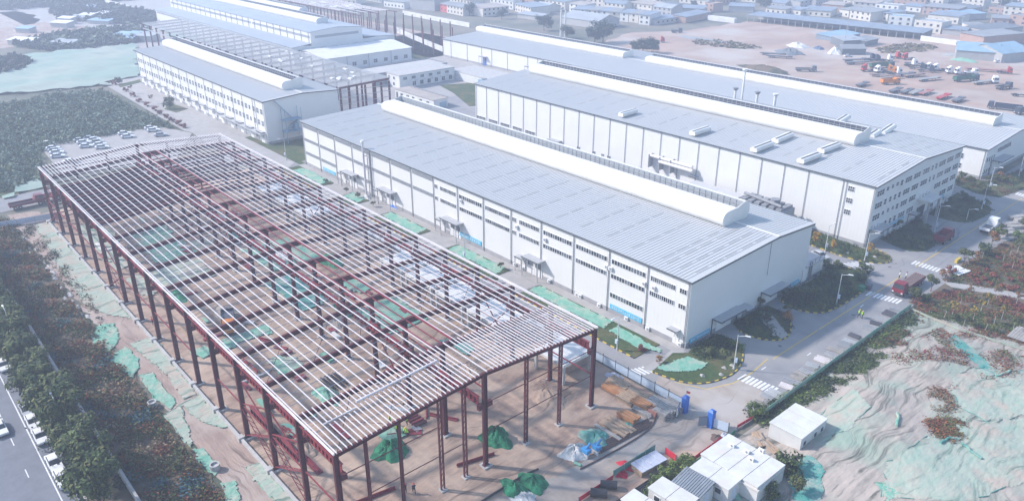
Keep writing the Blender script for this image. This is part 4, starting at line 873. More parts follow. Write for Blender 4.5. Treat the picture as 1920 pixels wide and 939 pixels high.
heap('plastic_heap', (156.7,36.2), 2.0, 2.4, 1.2, 'plastic_white', 'crumpled white plastic beside the blue machines', 'heap', 8)
heap('netted_heap', (156.2,41.2), 2.6, 2.2, 1.0, 'net_teal', 'teal net bundle behind the blue machines', 'heap', 9)
heap('soil_heap', (142,43.9), 5, 3.6, 1.1, 'soil', 'low brown soil heap by the nearest concrete platform', 'heap', 10)
heap('soil_heap', (93.1,33.5), 3.5, 2.2, 1.3, 'net_deep', 'dark netted heap seen through the ridge slot', 'heap', 12)
heap('soil_heap', (69.9,42.8), 4.5, 2.4, 1.6, 'net_deep', 'larger netted heap seen through the ridge slot farther back', 'heap', 13)



# more ground clutter inside the frame
gk = random.Random(91)
for i, (x, y, rx, ry, m, l) in enumerate(((30, 8, 4, 2.5, 'soil', 'brown soil heap under the far left bays'), (64, 9, 3.5, 2, 'net_deep', 'dark netted heap under the left aisle midway'), (78, 14, 4, 2.2, 'rubble', 'grey rubble spread under the left aisle'), (102, 8, 3.2, 2.4, 'soil', 'soil heap behind the left columns'), (118, 15, 3.4, 1.8, 'net_green', 'crumpled green net on the left aisle floor'), (128, 6, 3, 2, 'soil', 'small soil heap near the front left columns'), (112, 31, 4, 2.6, 'soil', 'soil heap under the right aisle'), (96, 29, 3, 2, 'rubble', 'rubble heap under the ridge slot right side'), (60, 36, 4, 2, 'plastic_white', 'white sheeted material in the right aisle'), (40, 33, 3.5, 2, 'net_teal', 'teal netted heap in the far right aisle'), (128, 38, 4, 2.5, 'soil', 'soil bank near the front right columns'), (146, 30, 2.4, 1.5, 'soil', 'low soil heap between the front gable posts'))):
    heap('site_heap', (x, y), rx, ry, gk.uniform(.5, 1.2), m, l, 'heap', 200+i)
for i, (x, y, w_, d_, m, l) in enumerate(((100, 12, 9, 5, 'net_green', 'irregular green net on the left aisle floor near the middle'), (120, 5, 7, 3, 'net_teal', 'small teal net beside the left columns'), (132, 16, 5, 4, 'net_green', 'torn green net under the near bays'), (80, 38, 10, 5, 'net_green', 'green net beside the far platforms'), (116, 40, 8, 4, 'net_teal', 'teal net beside the near platforms'), (36, 22, 9, 5, 'net_pale', 'faded net under the far ridge slot'))):
    drape('dust_net', ragged(smooth_poly([(x, y), (x+w_, y+gk.uniform(-1, 1)), (x+w_*.8, y+d_), (x+w_*.2, y+d_*.8)], 1), .5, 1.2, i+60), m, l, zf=flat, wob=.3, step=.6, edge=None)

# ---------------------------------------------------------------- vegetation
def leaves(b, c, r, n, s, g, sq=.75, mats=1):
    """n leaf-clump faces spread through a lumpy ball"""
    for _ in range(n):
        d = V((g.gauss(0, 1), g.gauss(0, 1), g.gauss(0, 1))).normalized(); k = g.random()**.45
        p = V((c[0]+d.x*r*k, c[1]+d.y*r*k, c[2]+d.z*r*k*sq))
        nrm = (d*1.3+V((g.uniform(-.7, .7), g.uniform(-.7, .7), g.uniform(-.1, 1.0)))).normalized(); a = nrm.orthogonal().normalized(); a.rotate(Matrix.Rotation(g.uniform(0, 6.28), 3, nrm)); e = nrm.cross(a); q = s*g.uniform(.6, 1.3)
        b.cm = g.randrange(mats) if mats > 1 else 0
        b.add([p-a*q, p-e*q*.55, p+a*q, p+e*q*.55], [(0, 1, 2, 3)])
def tree_meshes(seed, h, cr, th, mats, n=1100, s=.28, bark='bark', lobes=11, tr=.16, sq=.8):
    g = random.Random(seed); t = MB(); top = (g.uniform(-.2, .2), g.uniform(-.2, .2), th)
    t.tube((0, 0, -.1), top, tr, 7, tr*.7, False)
    cz = h-cr*sq*1.0; c = MB()
    for i in range(lobes):
        a = 2*pi*i/lobes*1.9+g.uniform(-.4, .4); rr = cr*g.uniform(.25, .68); z = cz+cr*sq*g.uniform(-.55, .6); p = (cos(a)*rr, sin(a)*rr, z)
        t.tube(top, p, tr*.45, 5, tr*.12, False); leaves(c, p, cr*g.uniform(.32, .50), n//lobes, s, g, sq, len(mats))
    return t.mesh('trunk', bark), c.mesh('crown', list(mats))
TP = {}
def tree(kind, loc, label, group, rz=None, sc=1.0, name='tree', cat='tree'):
    t = thing(name, label, cat, loc, rnd.uniform(0, 6.28) if rz is None else rz, group); t.scale = (sc, sc, sc*rnd.uniform(.92, 1.1))
    k = rnd.choice(TP[kind]); put('trunk', k[0], t, False); put('crown', k[1], t, False); return t
def proto(kind, k, *a, **kw): TP[kind] = [tree_meshes(hash(kind) % 97 if 0 else sum(map(ord, kind))+i*31, *a, **kw) for i in range(k)]
proto('road', 4, 7.6, 3.5, 3.0, ('leaf_green', 'leaf_green', 'leaf_dark', 'leaf_green', 'leaf_olive'), 3600, .27, lobes=15, tr=.22)
proto('sapling_yellow', 2, 3.4, 1.15, 1.7, ('leaf_yellow', 'leaf_olive'), 260, .17, 'bark_white', 7, .05)
proto('sapling_green', 2, 3.6, 1.25, 1.7, ('leaf_olive', 'leaf_green'), 300, .17, 'bark_white', 7, .05)
proto('sapling_brown', 2, 3.2, 1.1, 1.6, ('leaf_rust', 'leaf_olive'), 200, .16, 'bark_white', 7, .05)
proto('ginkgo', 2, 4.6, 1.2, 1.5, ('leaf_yellow', 'leaf_yellow', 'leaf_orange'), 420, .2, 'bark', 9, .07, 1.5)
proto('bush_dark', 3, 2.6, 1.7, .5, ('leaf_dark', 'leaf_green'), 700, .2, 'bark', 9, .08)
proto('bush_olive', 3, 3.4, 1.7, .8, ('leaf_olive', 'leaf_dark', 'leaf_green'), 600, .2, 'bark', 9, .08)
proto('bush_red', 2, 1.3, .95, .3, ('leaf_red', 'leaf_rust'), 260, .16, 'bark', 6, .04)
proto('bush_bright', 2, 2.6, 1.9, .5, ('leaf_bright', 'leaf_green'), 900, .17, 'bark', 10, .08)
proto('bush_orange', 2, 2.9, 1.5, .6, ('leaf_orange', 'leaf_rust', 'leaf_olive'), 420, .18, 'bark', 8, .06)
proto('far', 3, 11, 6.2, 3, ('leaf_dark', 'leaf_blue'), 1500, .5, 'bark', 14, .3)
# big road trees
W_ = ['at the far end of the row', 'second from the far end', 'third from the far end', 'fourth from the far end', 'fifth from the far end', 'sixth from the far end', 'midway along the row', 'just past midway', 'behind the left lamp head', 'ahead of the left lamp head', 'beside the parked cars', 'past the parked cars', 'behind the second road lamp', 'ahead of the second road lamp', 'third from the bottom edge', 'second from the bottom edge', 'nearest the bottom edge', 'cut by the bottom edge']
for i in range(18):
    x = 10+i*6.6+rnd.uniform(-.8, .8); tree('road', (x, -22.1+rnd.uniform(-.5, .5)), 'dense dark green roadside tree '+W_[i], 'roadside trees along the left road', sc=rnd.uniform(1.0, 1.28))
# weeds and scrub: nobody could count it
def scrub(name, poly, n, mats, h, s, seed, label, zf=lambda x, y: 0, per=7, patch=.12, thr=-.35):
    g = random.Random(seed); b = MB(); M_ = list(mats)
    for p in scatter(poly, n, g):
        k = int((nz(p[0]*patch*8, p[1]*patch*8)+1.0)*.5*len(M_)+g.uniform(-.35, .35)); cl = nz(p[0]*1.9+4, p[1]*1.9+8)
        if cl < thr: continue
        hh = h*(.3+.35*(cl+1))*g.uniform(.6, 1.1); z = zf(*p)
        for _ in range(per):
            b.cm = min(len(M_)-1, max(0, k+g.choice((0, 0, 0, -1, 1)))); q = V((p[0]+g.gauss(0, .45), p[1]+g.gauss(0, .45), z+g.uniform(.05, 1)*hh)); nrm = V((g.uniform(-1, 1), g.uniform(-1, 1), g.uniform(.1, 1.2))).normalized(); a = nrm.orthogonal().normalized(); e = nrm.cross(a); sz = s*g.uniform(.5, 1.3)
            b.add([q-a*sz, q-e*sz*.5, q+a*sz, q+e*sz*.5], [(0, 1, 2, 3)])
    return tag(stuff(b.build(name, M_)), label, 'scrub')
scrub('weeds', [(-12, -17.6), (185, -17.6), (185, -10.5), (120, -8.8), (60, -9), (0, -9.2), (-12, -10)], 9000, ('weed_blue', 'leaf_green', 'leaf_rust', 'leaf_olive', 'leaf_green', 'leaf_straw', 'leaf_rust'), 1.7, .26, 5, 'tangled rusty and dark green weeds between the wall and the dirt track', per=8)
scrub('undergrowth', [(-12, -24.8), (160, -24.8), (160, -18.4), (-12, -18.4)], 1500, ('leaf_dark', 'leaf_blue', 'leaf_dark'), 1.2, .3, 6, 'dark undergrowth below the roadside trees')
scrub('weeds', [(-13.5,-9.9),(0.3,-4),(48,-4.9),(74.9,-6.8),(51.3,-6.9),(16.5,-8.6),(-0,-12.4)], 500, ('leaf_dark', 'leaf_olive', 'leaf_dry'), .8, .26, 7, 'sparse weeds on the stony bank beside the frame')
scrub('grass_verge', [(167.8,65),(169.7,70.7),(170.6,105.2),(170.8,120.1),(173.4,117.9),(176,94),(174.7,81.1),(172.7,70.7),(172.2,63.6)], 2600, ('leaf_bright', 'leaf_green', 'leaf_green', 'leaf_dark'), .6, .22, 8, 'bright green grass along the green road fence', hill)
scrub('weeds', [(171.6,103.2),(173.4,117.9),(179.1,124.4),(189.2,123.3),(195.2,113.2),(191.4,103.8),(185,104.2),(179.2,97.7),(174.5,95.1)], 1900, ('leaf_rust', 'leaf_dry', 'leaf_red', 'leaf_olive'), .6, .2, 9, 'russet weeds on the upper slope of the mound', hill, thr=.12)
scrub('weeds', [(189.5,83.3),(190.7,86.7),(193.5,87.8),(195,85.3),(194.2,80.8),(191.4,80.8)], 420, ('leaf_rust', 'leaf_olive'), .5, .2, 10, 'round patch of dry weeds in the mound hollow', hill)
scrub('weeds', [(186,92.7),(188.7,97),(191.5,92),(190.1,87.1)], 260, ('leaf_rust', 'leaf_dry'), .5, .2, 11, 'dry weeds on the mound crest', hill)
scrub('hedge', [(167.8,125.6),(173,137.2),(184.3,144.3),(187.1,138.6),(176.3,131.6),(172.4,120.1)], 900, ('leaf_red', 'leaf_rust', 'leaf_olive'), .6, .22, 12, 'low red-brown hedge below the garden path')
scrub('hedge', [(169.3,140.8),(168.9,150.9),(171.5,162.8),(179.5,162.9),(183.8,149.4),(177.1,143.8)], 1500, ('leaf_olive', 'leaf_green', 'leaf_rust', 'leaf_green'), .4, .2, 13, 'mixed red and green ground cover above the garden path')
scrub('ground_cover', [(168.1,149.9),(170.6,172.3),(174.6,178.4),(181.4,156.7),(174.3,148.6)], 1300, ('leaf_olive', 'leaf_green', 'leaf_rust', 'leaf_dry'), .35, .2, 14, 'dark garden ground cover near the right road')
scrub('ground_cover', [(172.4,120.1),(175.7,130.2),(187.2,137),(192.3,123.8),(184.7,122.7),(177.6,122.7)], 1900, ('leaf_olive', 'leaf_green', 'leaf_green', 'leaf_rust', 'leaf_dry'), .3, .2, 15, 'rough grass between the garden saplings')
# orchard and far greenery
scrub('orchard', [(-129.3,0.6),(-154.8,15.8),(-161.5,37.2),(-155.7,56.3),(-119.9,55.4),(-68.3,57.4),(-77.3,53.8),(-79.4,45.9),(-76.4,19.2),(-73,12.7),(-38.8,5.9),(-33.9,-6.2),(-55.9,-13.5)], 6500, ('leaf_field', 'leaf_field', 'leaf_green', 'leaf_field', 'leaf_field'), 2.8, .55, 16, 'dark green orchard mass beyond the parked cars', per=7, patch=.05)
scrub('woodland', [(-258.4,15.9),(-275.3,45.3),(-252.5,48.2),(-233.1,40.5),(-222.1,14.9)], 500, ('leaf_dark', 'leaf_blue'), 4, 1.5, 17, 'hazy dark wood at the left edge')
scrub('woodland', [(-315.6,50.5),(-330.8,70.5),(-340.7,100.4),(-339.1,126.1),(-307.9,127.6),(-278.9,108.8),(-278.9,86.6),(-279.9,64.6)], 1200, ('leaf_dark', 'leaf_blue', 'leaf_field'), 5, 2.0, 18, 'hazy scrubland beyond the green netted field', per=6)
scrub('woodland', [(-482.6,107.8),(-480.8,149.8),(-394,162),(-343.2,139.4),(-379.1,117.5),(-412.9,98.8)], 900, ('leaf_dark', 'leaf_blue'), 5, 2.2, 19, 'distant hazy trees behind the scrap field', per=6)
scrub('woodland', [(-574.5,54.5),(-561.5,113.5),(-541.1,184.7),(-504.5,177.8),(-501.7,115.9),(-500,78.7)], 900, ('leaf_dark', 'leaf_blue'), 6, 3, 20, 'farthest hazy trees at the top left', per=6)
# netted field at the far left
for i, (poly, l) in enumerate((([(-277.8,49.6),(-275.9,69.1),(-275,107.5),(-181.2,79.7),(-176.3,66.8),(-167.4,59.5),(-176.9,19.8),(-189,13.8),(-232,29.9),(-243.1,43.8)], 'vast hazy green dust net over the field beside the cream hall'), ([(-31.4,-6.7),(-39.9,3.3),(-44,7.7),(-35.7,5.8),(-28.4,-4.6)], 'pale green net strip at the field edge by the cross road'), ([(-327.4,139.3),(-293.3,144.1),(-241.6,156.7),(-225.9,146.6),(-289.3,132.7)], 'green net strip in front of the far factory'))):
    drape('dust_net', poly, 'net_far', l, zf=lambda x, y: .05, step=4, wob=1.2, edge=None)
for i, q in enumerate([(-166.5,63.9),(-149.5,63.4),(-136.4,62.7),(-124.4,61.5),(-114.8,61.2),(-105.2,61.2),(-97.7,60.7),(-90.1,60.6),(-83,60.1),(-75.8,60.1),(-71.4,60.5)]): tree('bush_red', q, 'purple-leaved hedge shrub along the forecourt edge, number %s from the far end' % ('one', 'two', 'three', 'four', 'five', 'six', 'seven', 'eight', 'nine', 'ten', 'eleven')[i], 'forecourt hedge shrubs', sc=1.7, name='hedge_shrub', cat='shrub')
sheet('forecourt_bed', [(-105.4,65.1),(-111.2,70.8),(-99.1,72.2),(-96,66.4)], .12, 'grass', None, .2); sheet('forecourt_bed', [(-165.4,65.2),(-171,76.4),(-164.4,75),(-159,64)], .12, 'grass', None, .2)
for q, l in (((-103.9,66.7), 'round dark shrub on the forecourt bed'), ((-167.5,66.3), 'dark shrub at the far corner of the forecourt'), ((-143.2,64.2), 'small lone sapling on the forecourt'), ((-118.1,64.5), 'small sapling in the middle of the forecourt')): tree('bush_dark' if 'shrub' in l else 'sapling_brown', q, l, None, sc=1.9 if 'round' in l else 1.3, name='shrub' if 'shrub' in l else 'sapling', cat='shrub' if 'shrub' in l else 'tree')
# garden saplings on the right, positions of their feet
SG = (((1785,590), 'sapling_yellow', 'yellow-green sapling standing second in the front garden row'), ((1770,596), 'sapling_green', 'olive sapling at the left of the front garden row'), ((1800,571), 'sapling_green', 'thin green sapling just below the garden path on the left'), ((1806,610), 'sapling_green', 'dark olive sapling nearest the garden fence'), ((1824,600), 'sapling_yellow', 'bright orange-yellow sapling in the middle of the garden'), ((1838,585), 'sapling_yellow', 'yellow sapling behind the orange-yellow one'), ((1851,572), 'sapling_yellow', 'yellow sapling below the garden path'), ((1867,560), 'sapling_brown', 'bare brownish sapling at the path edge'), ((1863,608), 'sapling_brown', 'brown sapling right of the dark olive one'), ((1877,598), 'sapling_yellow', 'orange sapling at the garden right side'), ((1846,620), 'sapling_brown', 'reddish sapling near the fence corner'), ((1905,571), 'sapling_brown', 'thin sapling at the right edge below the path'), ((1900,622), 'sapling_green', 'sapling in the bare earth ring at the right edge'),
      ((1880,490), 'sapling_brown', 'bare sapling in the upper garden left'), ((1893,480), 'sapling_brown', 'bare sapling in the upper garden middle'), ((1907,471), 'sapling_green', 'green sapling in the upper garden right'), ((1842,483), 'sapling_green', 'olive roadside sapling left of the pair by the road'), ((1815,560), 'sapling_brown', 'thin brown sapling beside the path start'), ((1897,505), 'sapling_brown', 'lone sapling above the red shrubs'))
for q, k, l in SG: pass
SGW = [(177.1,125.5),(176.5,122.8),(176.4,131.3),(180.4,122.6),(180.8,126.3),(180.5,131),(180.2,135.4),(180.3,139.8),(184.2,127.6),(184.4,131.1),(184,123.5),(184.1,140.2),(187.9,127.3),(174.3,161.5),(174.3,166),(174.5,170.4),(170.3,160.1),(176.4,135.4),(177.3,158.3)]
for w_, (q, k, l) in zip(SGW, SG): tree(k, w_, l, 'garden saplings', name='sapling')
RB = [(175.4,147.4),(177,146),(179.1,146.8),(181.1,146.3),(176.1,150.5),(179.1,151.6),(181.4,148.6),(181,152.9),(177.3,159.2),(173.1,161.5),(173.8,153),(175.8,158.7),(177.5,162.8),(174.6,144.8),(173.4,149.6),(172.7,147.5)]
OR = ['first', 'second', 'third', 'fourth', 'fifth', 'sixth', 'seventh', 'eighth', 'ninth', 'tenth', 'eleventh', 'twelfth', 'thirteenth', 'fourteenth', 'fifteenth', 'sixteenth', 'seventeenth', 'eighteenth', 'nineteenth', 'twentieth']
for i, q in enumerate(sorted(RB, key=lambda p: p[1]-p[0])): tree('bush_red', q, 'red garden shrub above the path, %s counted from the road side rightwards' % OR[i], 'red garden shrubs', sc=rnd.uniform(.8, 1.25), name='shrub', cat='shrub')
for q, k, l, s_ in (((169.6,133.2), 'bush_olive', 'russet bush beside the loaded red truck', 1.1), ((169.2,125.4), 'bush_olive', 'dark russet bush at the road edge by the fence', 1.0), ((171,127.4), 'bush_dark', 'dark bush behind the road fence corner', .8), ((168.7,141.4), 'bush_orange', 'red shrub at the start of the garden path', .8), ((169,145.8), 'bush_red', 'dark red shrub by the stacked white panels', 1.6), ((168.9,153.1), 'bush_olive', 'olive tree by the yellow barrier', 1.25), ((169.8,161.9), 'bush_dark', 'dark rounded tree on the right road edge', 1.3), ((168.9,170.4), 'bush_orange', 'orange-tinted tree on the right road edge', 1.25), ((168.5,175.5), 'bush_olive', 'brownish tree farther along the right road edge', 1.3), ((172,178.4), 'bush_bright', 'green tree beside the stacked slabs on the right', 1.1), ((169.9,157.4), 'bush_orange', 'low orange shrub below the dark rounded tree', .8), ((171.1,187.4), 'bush_olive', 'brown bush at the right edge by the slabs', 1.4)):
    tree(k, q, l, 'shrubs along the right road', sc=s_, name='bush', cat='bush')
# beds round the halls
def in_bed(k, n, kinds, what, seed, sc=(.7, 1.2)):
    g = random.Random(seed)
    for i, p in enumerate(sorted(scatter(BEDS[k][1], n, g), key=lambda p: p[1]-p[0])):
        kd = g.choice(kinds); tree(kd, (p[0], p[1], .12), what % OR[i], 'planting in the road beds', sc=g.uniform(*sc), name='bush', cat='bush')
in_bed(1, 5, ('bush_dark', 'bush_olive'), 'low dark shrub in the small shaded bed by the gable doors, %s from the left', 3, (.5, .8))
in_bed(2, 11, ('bush_dark', 'bush_dark', 'bush_olive'), 'dark shrub in the large shaded planter at the warehouse corner, %s from the left', 4, (.6, 1.0))
in_bed(4, 9, ('bush_dark', 'bush_olive'), 'shrub in the bed left of the office entrance, %s from the left', 5, (.6, 1.0))
in_bed(5, 9, ('bush_dark', 'bush_olive'), 'shrub in the bed right of the office entrance, %s from the left', 6, (.6, 1.0))
in_bed(6, 12, ('bush_dark', 'bush_olive', 'bush_orange'), 'shrub in the far bed beside the low warehouse end, %s from the left', 7, (.7, 1.2))
def bed_cover(k, n, mats, l, h=.5): scrub('ground_cover', BEDS[k][1], n, mats, h, .2, 30+k, l, lambda x, y: .12, per=6, patch=.2)
bed_cover(2, 1500, ('leaf_dark', 'leaf_green', 'leaf_dark', 'leaf_blue'), 'dark ground cover in the large shaded planter', .8); bed_cover(1, 400, ('leaf_dark', 'leaf_blue', 'leaf_dark'), 'dark hedge in the small shaded bed', .8); bed_cover(3, 700, ('leaf_dark', 'leaf_green', 'leaf_green'), 'green hedge below the tall warehouse wall', .7)
bed_cover(4, 600, ('leaf_dark', 'leaf_blue', 'leaf_dark'), 'dark cover left of the office entrance'); bed_cover(5, 600, ('leaf_dark', 'leaf_blue', 'leaf_green'), 'dark cover right of the office entrance'); bed_cover(6, 700, ('leaf_dark', 'leaf_rust', 'leaf_blue'), 'dark cover beside the low warehouse end')
scrub('ground_cover', [(150.1,74.3),(150.4,82.2),(153.4,82.5),(155.4,81.9),(153.8,76.5),(154.6,73.7),(152.1,73)], 700, ('leaf_dark', 'leaf_green', 'leaf_dark'), .7, .2, 29, 'dark brown hedge at the foot of the gable corner', lambda x, y: .12)
for q, l, k, s_ in (((153.8,74.8), 'olive bush left in the rounded corner planter', 'bush_olive', .7), ((156.8,75.5), 'olive bush beside the lamp in the rounded planter', 'bush_olive', .9), ((155.8,80.9), 'tall bush at the road tip of the rounded planter', 'bush_bright', .9), ((144.2,66.8), 'round red shrub in the grass by the corner path', 'bush_red', 1.2), ((149,66), 'brown shrub at the corner path kerb', 'bush_orange', .6), ((156.5,97), 'russet tree at the tip of the small shaded bed', 'bush_orange', 1.0), ((154.9,100.3), 'olive tree at the driveway tip', 'bush_olive', .9), ((155.6,130.6), 'round dark tree at the end of the zebra crossing', 'bush_dark', 1.2), ((151.8,123), 'dark hedge ball by the lean-to annex', 'bush_dark', .8), ((148,127.2), 'dark bush behind the lean-to annex', 'bush_dark', .9)): tree(k, q, l, None, sc=s_, name='bush', cat='bush')
for q, l, s_ in (((140.6,136.3), 'yellow ginkgo left in the bed below the tall warehouse', 1.0), ((145.1,136.6), 'small yellow ginkgo middle of the bed below the tall warehouse', .7), ((151.8,141.4), 'orange-yellow ginkgo at the warehouse corner', .8)): tree('ginkgo', q, l, 'ginkgo trees below the tall warehouse', sc=s_)
for i, q in enumerate([(20.1,69.2),(31.1,69.7),(37.2,69.9),(45.9,69.5),(104.2,60.9),(99.6,74.3)]): tree('bush_olive', (q[0], min(max(q[1], 64.5), 70)), '%s small shrub from the far end on the strip by the warehouse wall' % OR[i].capitalize(), 'shrubs on the warehouse strip', sc=.55, name='shrub', cat='shrub')
for q, l, k, s_ in (((172.4,58.7), 'rounded bush between the near cabins and the track', 'bush_bright', 0), ((169.6,44.9), 'bright bush at the head of the hedge by the cabins', 'bush_bright', 1.0), ((169.9,42.6), 'second bright bush of the hedge by the cabins', 'bush_bright', 1.0), ((170.1,39.9), 'third bush of the hedge by the cabins', 'bush_bright', .9), ((170.7,37.6), 'dark bush at the lower end of the cabin hedge', 'bush_dark', 1.0), ((170,46.9), 'green bush touching the grey-roofed cabin', 'bush_bright', .9), ((180.8,56.8), 'dense dark green bush at the corner of the long cabin', 'bush_dark', 1.5), ((181.7,50), 'dark bush below the long cabin', 'bush_dark', 1.0), ((183.9,53.4), 'olive bush at the bottom beside the teal net', 'bush_olive', .9), ((169.8,65.1), 'bright green bush at the gate end of the road fence', 'bush_bright', 1.0)):
    if s_: tree(k, q, l, None, sc=s_, name='bush', cat='bush')
for q, l, s_ in (((-98.1,319.1), 'tall dark tree cluster behind the low warehouse ridge', 1.35), ((-98.7,312.7), 'left tree of the dark cluster behind the low warehouse', 1.2), ((-154.6,324.3), 'hazy tree left of the two chimneys', 1.1), ((-123,314.7), 'small hazy tree right of the two chimneys', .8), ((-61.4,312), 'round dark tree at the edge of the truck yard', .75), ((-55.9,313.2), 'right tree of the pair at the truck yard edge', .8), ((-65.5,310), 'low left tree of the group at the truck yard edge', .6)): tree('far', q, l, 'trees at the truck yard edge', sc=s_)

# ---------------------------------------------------------------- vehicles
def frust(b, r0, z0, r1, z1):
    (a0, b0, c0, d0), (a1, b1, c1, d1) = r0, r1
    return b.add([(a0,b0,z0),(c0,b0,z0),(c0,d0,z0),(a0,d0,z0),(a1,b1,z1),(c1,b1,z1),(c1,d1,z1),(a1,d1,z1)], [(3,2,1,0),(4,5,6,7),(0,1,5,4),(1,2,6,5),(2,3,7,6),(3,0,4,7)])
VC = {}
def cached(key, fn):
    if key not in VC: VC[key] = fn()
    return VC[key]
def wheel(r, w_): return cached(('w', r, w_), lambda: MB().tube((0, -w_/2, 0), (0, w_/2, 0), r, 12).mesh('wheel', 'rubber'))
def rim(r, w_): return cached(('r', r, w_), lambda: MB().tube((0, -w_/2-.01, 0), (0, w_/2+.01, 0), r*.55, 10).mesh('rim', 'car_silver'))
def put_wheel(t, x, y, r, w_=.24):
    o = put('wheel', wheel(r, w_), t, False, (x, y, r)); put('rim', rim(r, w_), o, False); return o
def car(loc, rz, color, label, group=None, suv=False):
    t = thing('car', label, 'car', loc, rz, group); h = .18 if suv else 0
    def body():
        b = MB(); p = [(-2.15, .3), (2.1, .3), (2.28, .5), (2.22, .74+h), (1.15, .92+h), (-1.75, .98+h), (-2.2, .92+h), (-2.28, .55)]; n = len(p); vs_ = []
        for y, k in ((-.86, .96), (-.9, 1), (.9, 1), (.86, .96)): vs_ += [(x*k, y*(.94 if z > .8 else 1), z) for x, z in p]
        fs = [tuple(range(n)), tuple(range(3*n, 4*n))[::-1]]+[(j*n+(i+1) % n, j*n+i, (j+1)*n+i, (j+1)*n+(i+1) % n) for j in range(3) for i in range(n)]
        return b.add(vs_, fs).mesh('body', color)
    put('body', cached(('cb', color, suv), body), t, False)
    xb = -2.0 if suv else -1.75
    put('windows', cached(('cg', suv), lambda: frust(MB(), (xb, -.78, 1.05, .78), .9+h, (xb+.55, -.6, .3, .6), 1.42+h).mesh('windows', 'glass')), t, False)
    put('roof', cached(('cr', color, suv), lambda: frust(MB(), (xb+.5, -.62, .34, .62), 1.40+h, (xb+.62, -.56, .2, .56), 1.47+h).mesh('roof', color)), t, False)
    for x in (-1.35, 1.38):
        for y in (-.8, .8): put_wheel(t, x, y, .33)
    for y in (-.62, .62): put('headlight', cached('hl', lambda: MB().cbox((2.2, 0, .66), (.12, .34, .14)).mesh('headlight', 'frame_white')), t, False, (0, y, 0)); put('tail_light', cached('tl', lambda: MB().cbox((-2.2, 0, .78), (.1, .34, .16)).mesh('tail_light', 'hat_red')), t, False, (0, y, 0))
    return t
def cab(t, x0, cm, big=True, white_back=False):
    """flat-fronted truck cab whose front face is at x0"""
    H = 3.0 if big else 2.4; L_ = 2.2 if big else 1.8
    o = put('cab', cached(('cab', cm, big), lambda: frust(frust(MB(), (-L_, -1.22, 0, 1.22), .9, (-L_, -1.22, 0, 1.22), 1.75), (-L_, -1.2, 0, 1.2), 1.751, (-L_+.1, -1.05, -.22, 1.05), H).mesh('cab', cm)), t, False, (x0, 0, 0))
    put('windscreen', cached(('ws', big), lambda: MB().add([(.012, -1.05, 1.8), (.012, 1.05, 1.8), (-.165, .95, H-.2), (-.165, -.95, H-.2)], [(0, 1, 2, 3)]).mesh('windscreen', 'glass')), o, False)
    for s in (-1, 1): put('side_window', cached(('sw', big, s), lambda: MB().add([(-1.2, s*1.212, 1.85), (-.15, s*1.212, 1.85), (-.3, s*1.09, H-.25), (-1.2, s*1.09, H-.25)], [(0, 1, 2, 3)]).mesh('side_window', 'glass')), o, False)
    put('bumper', cached('bump', lambda: MB().box(-.25, -1.24, .45, .1, 1.24, .9).mesh('bumper', 'chassis')), o, False)
    for s in (-.95, .95): put('headlight', cached('thl', lambda: MB().cbox((.06, 0, .98), (.12, .35, .2)).mesh('headlight', 'frame_white')), o, False, (0, s, 0))
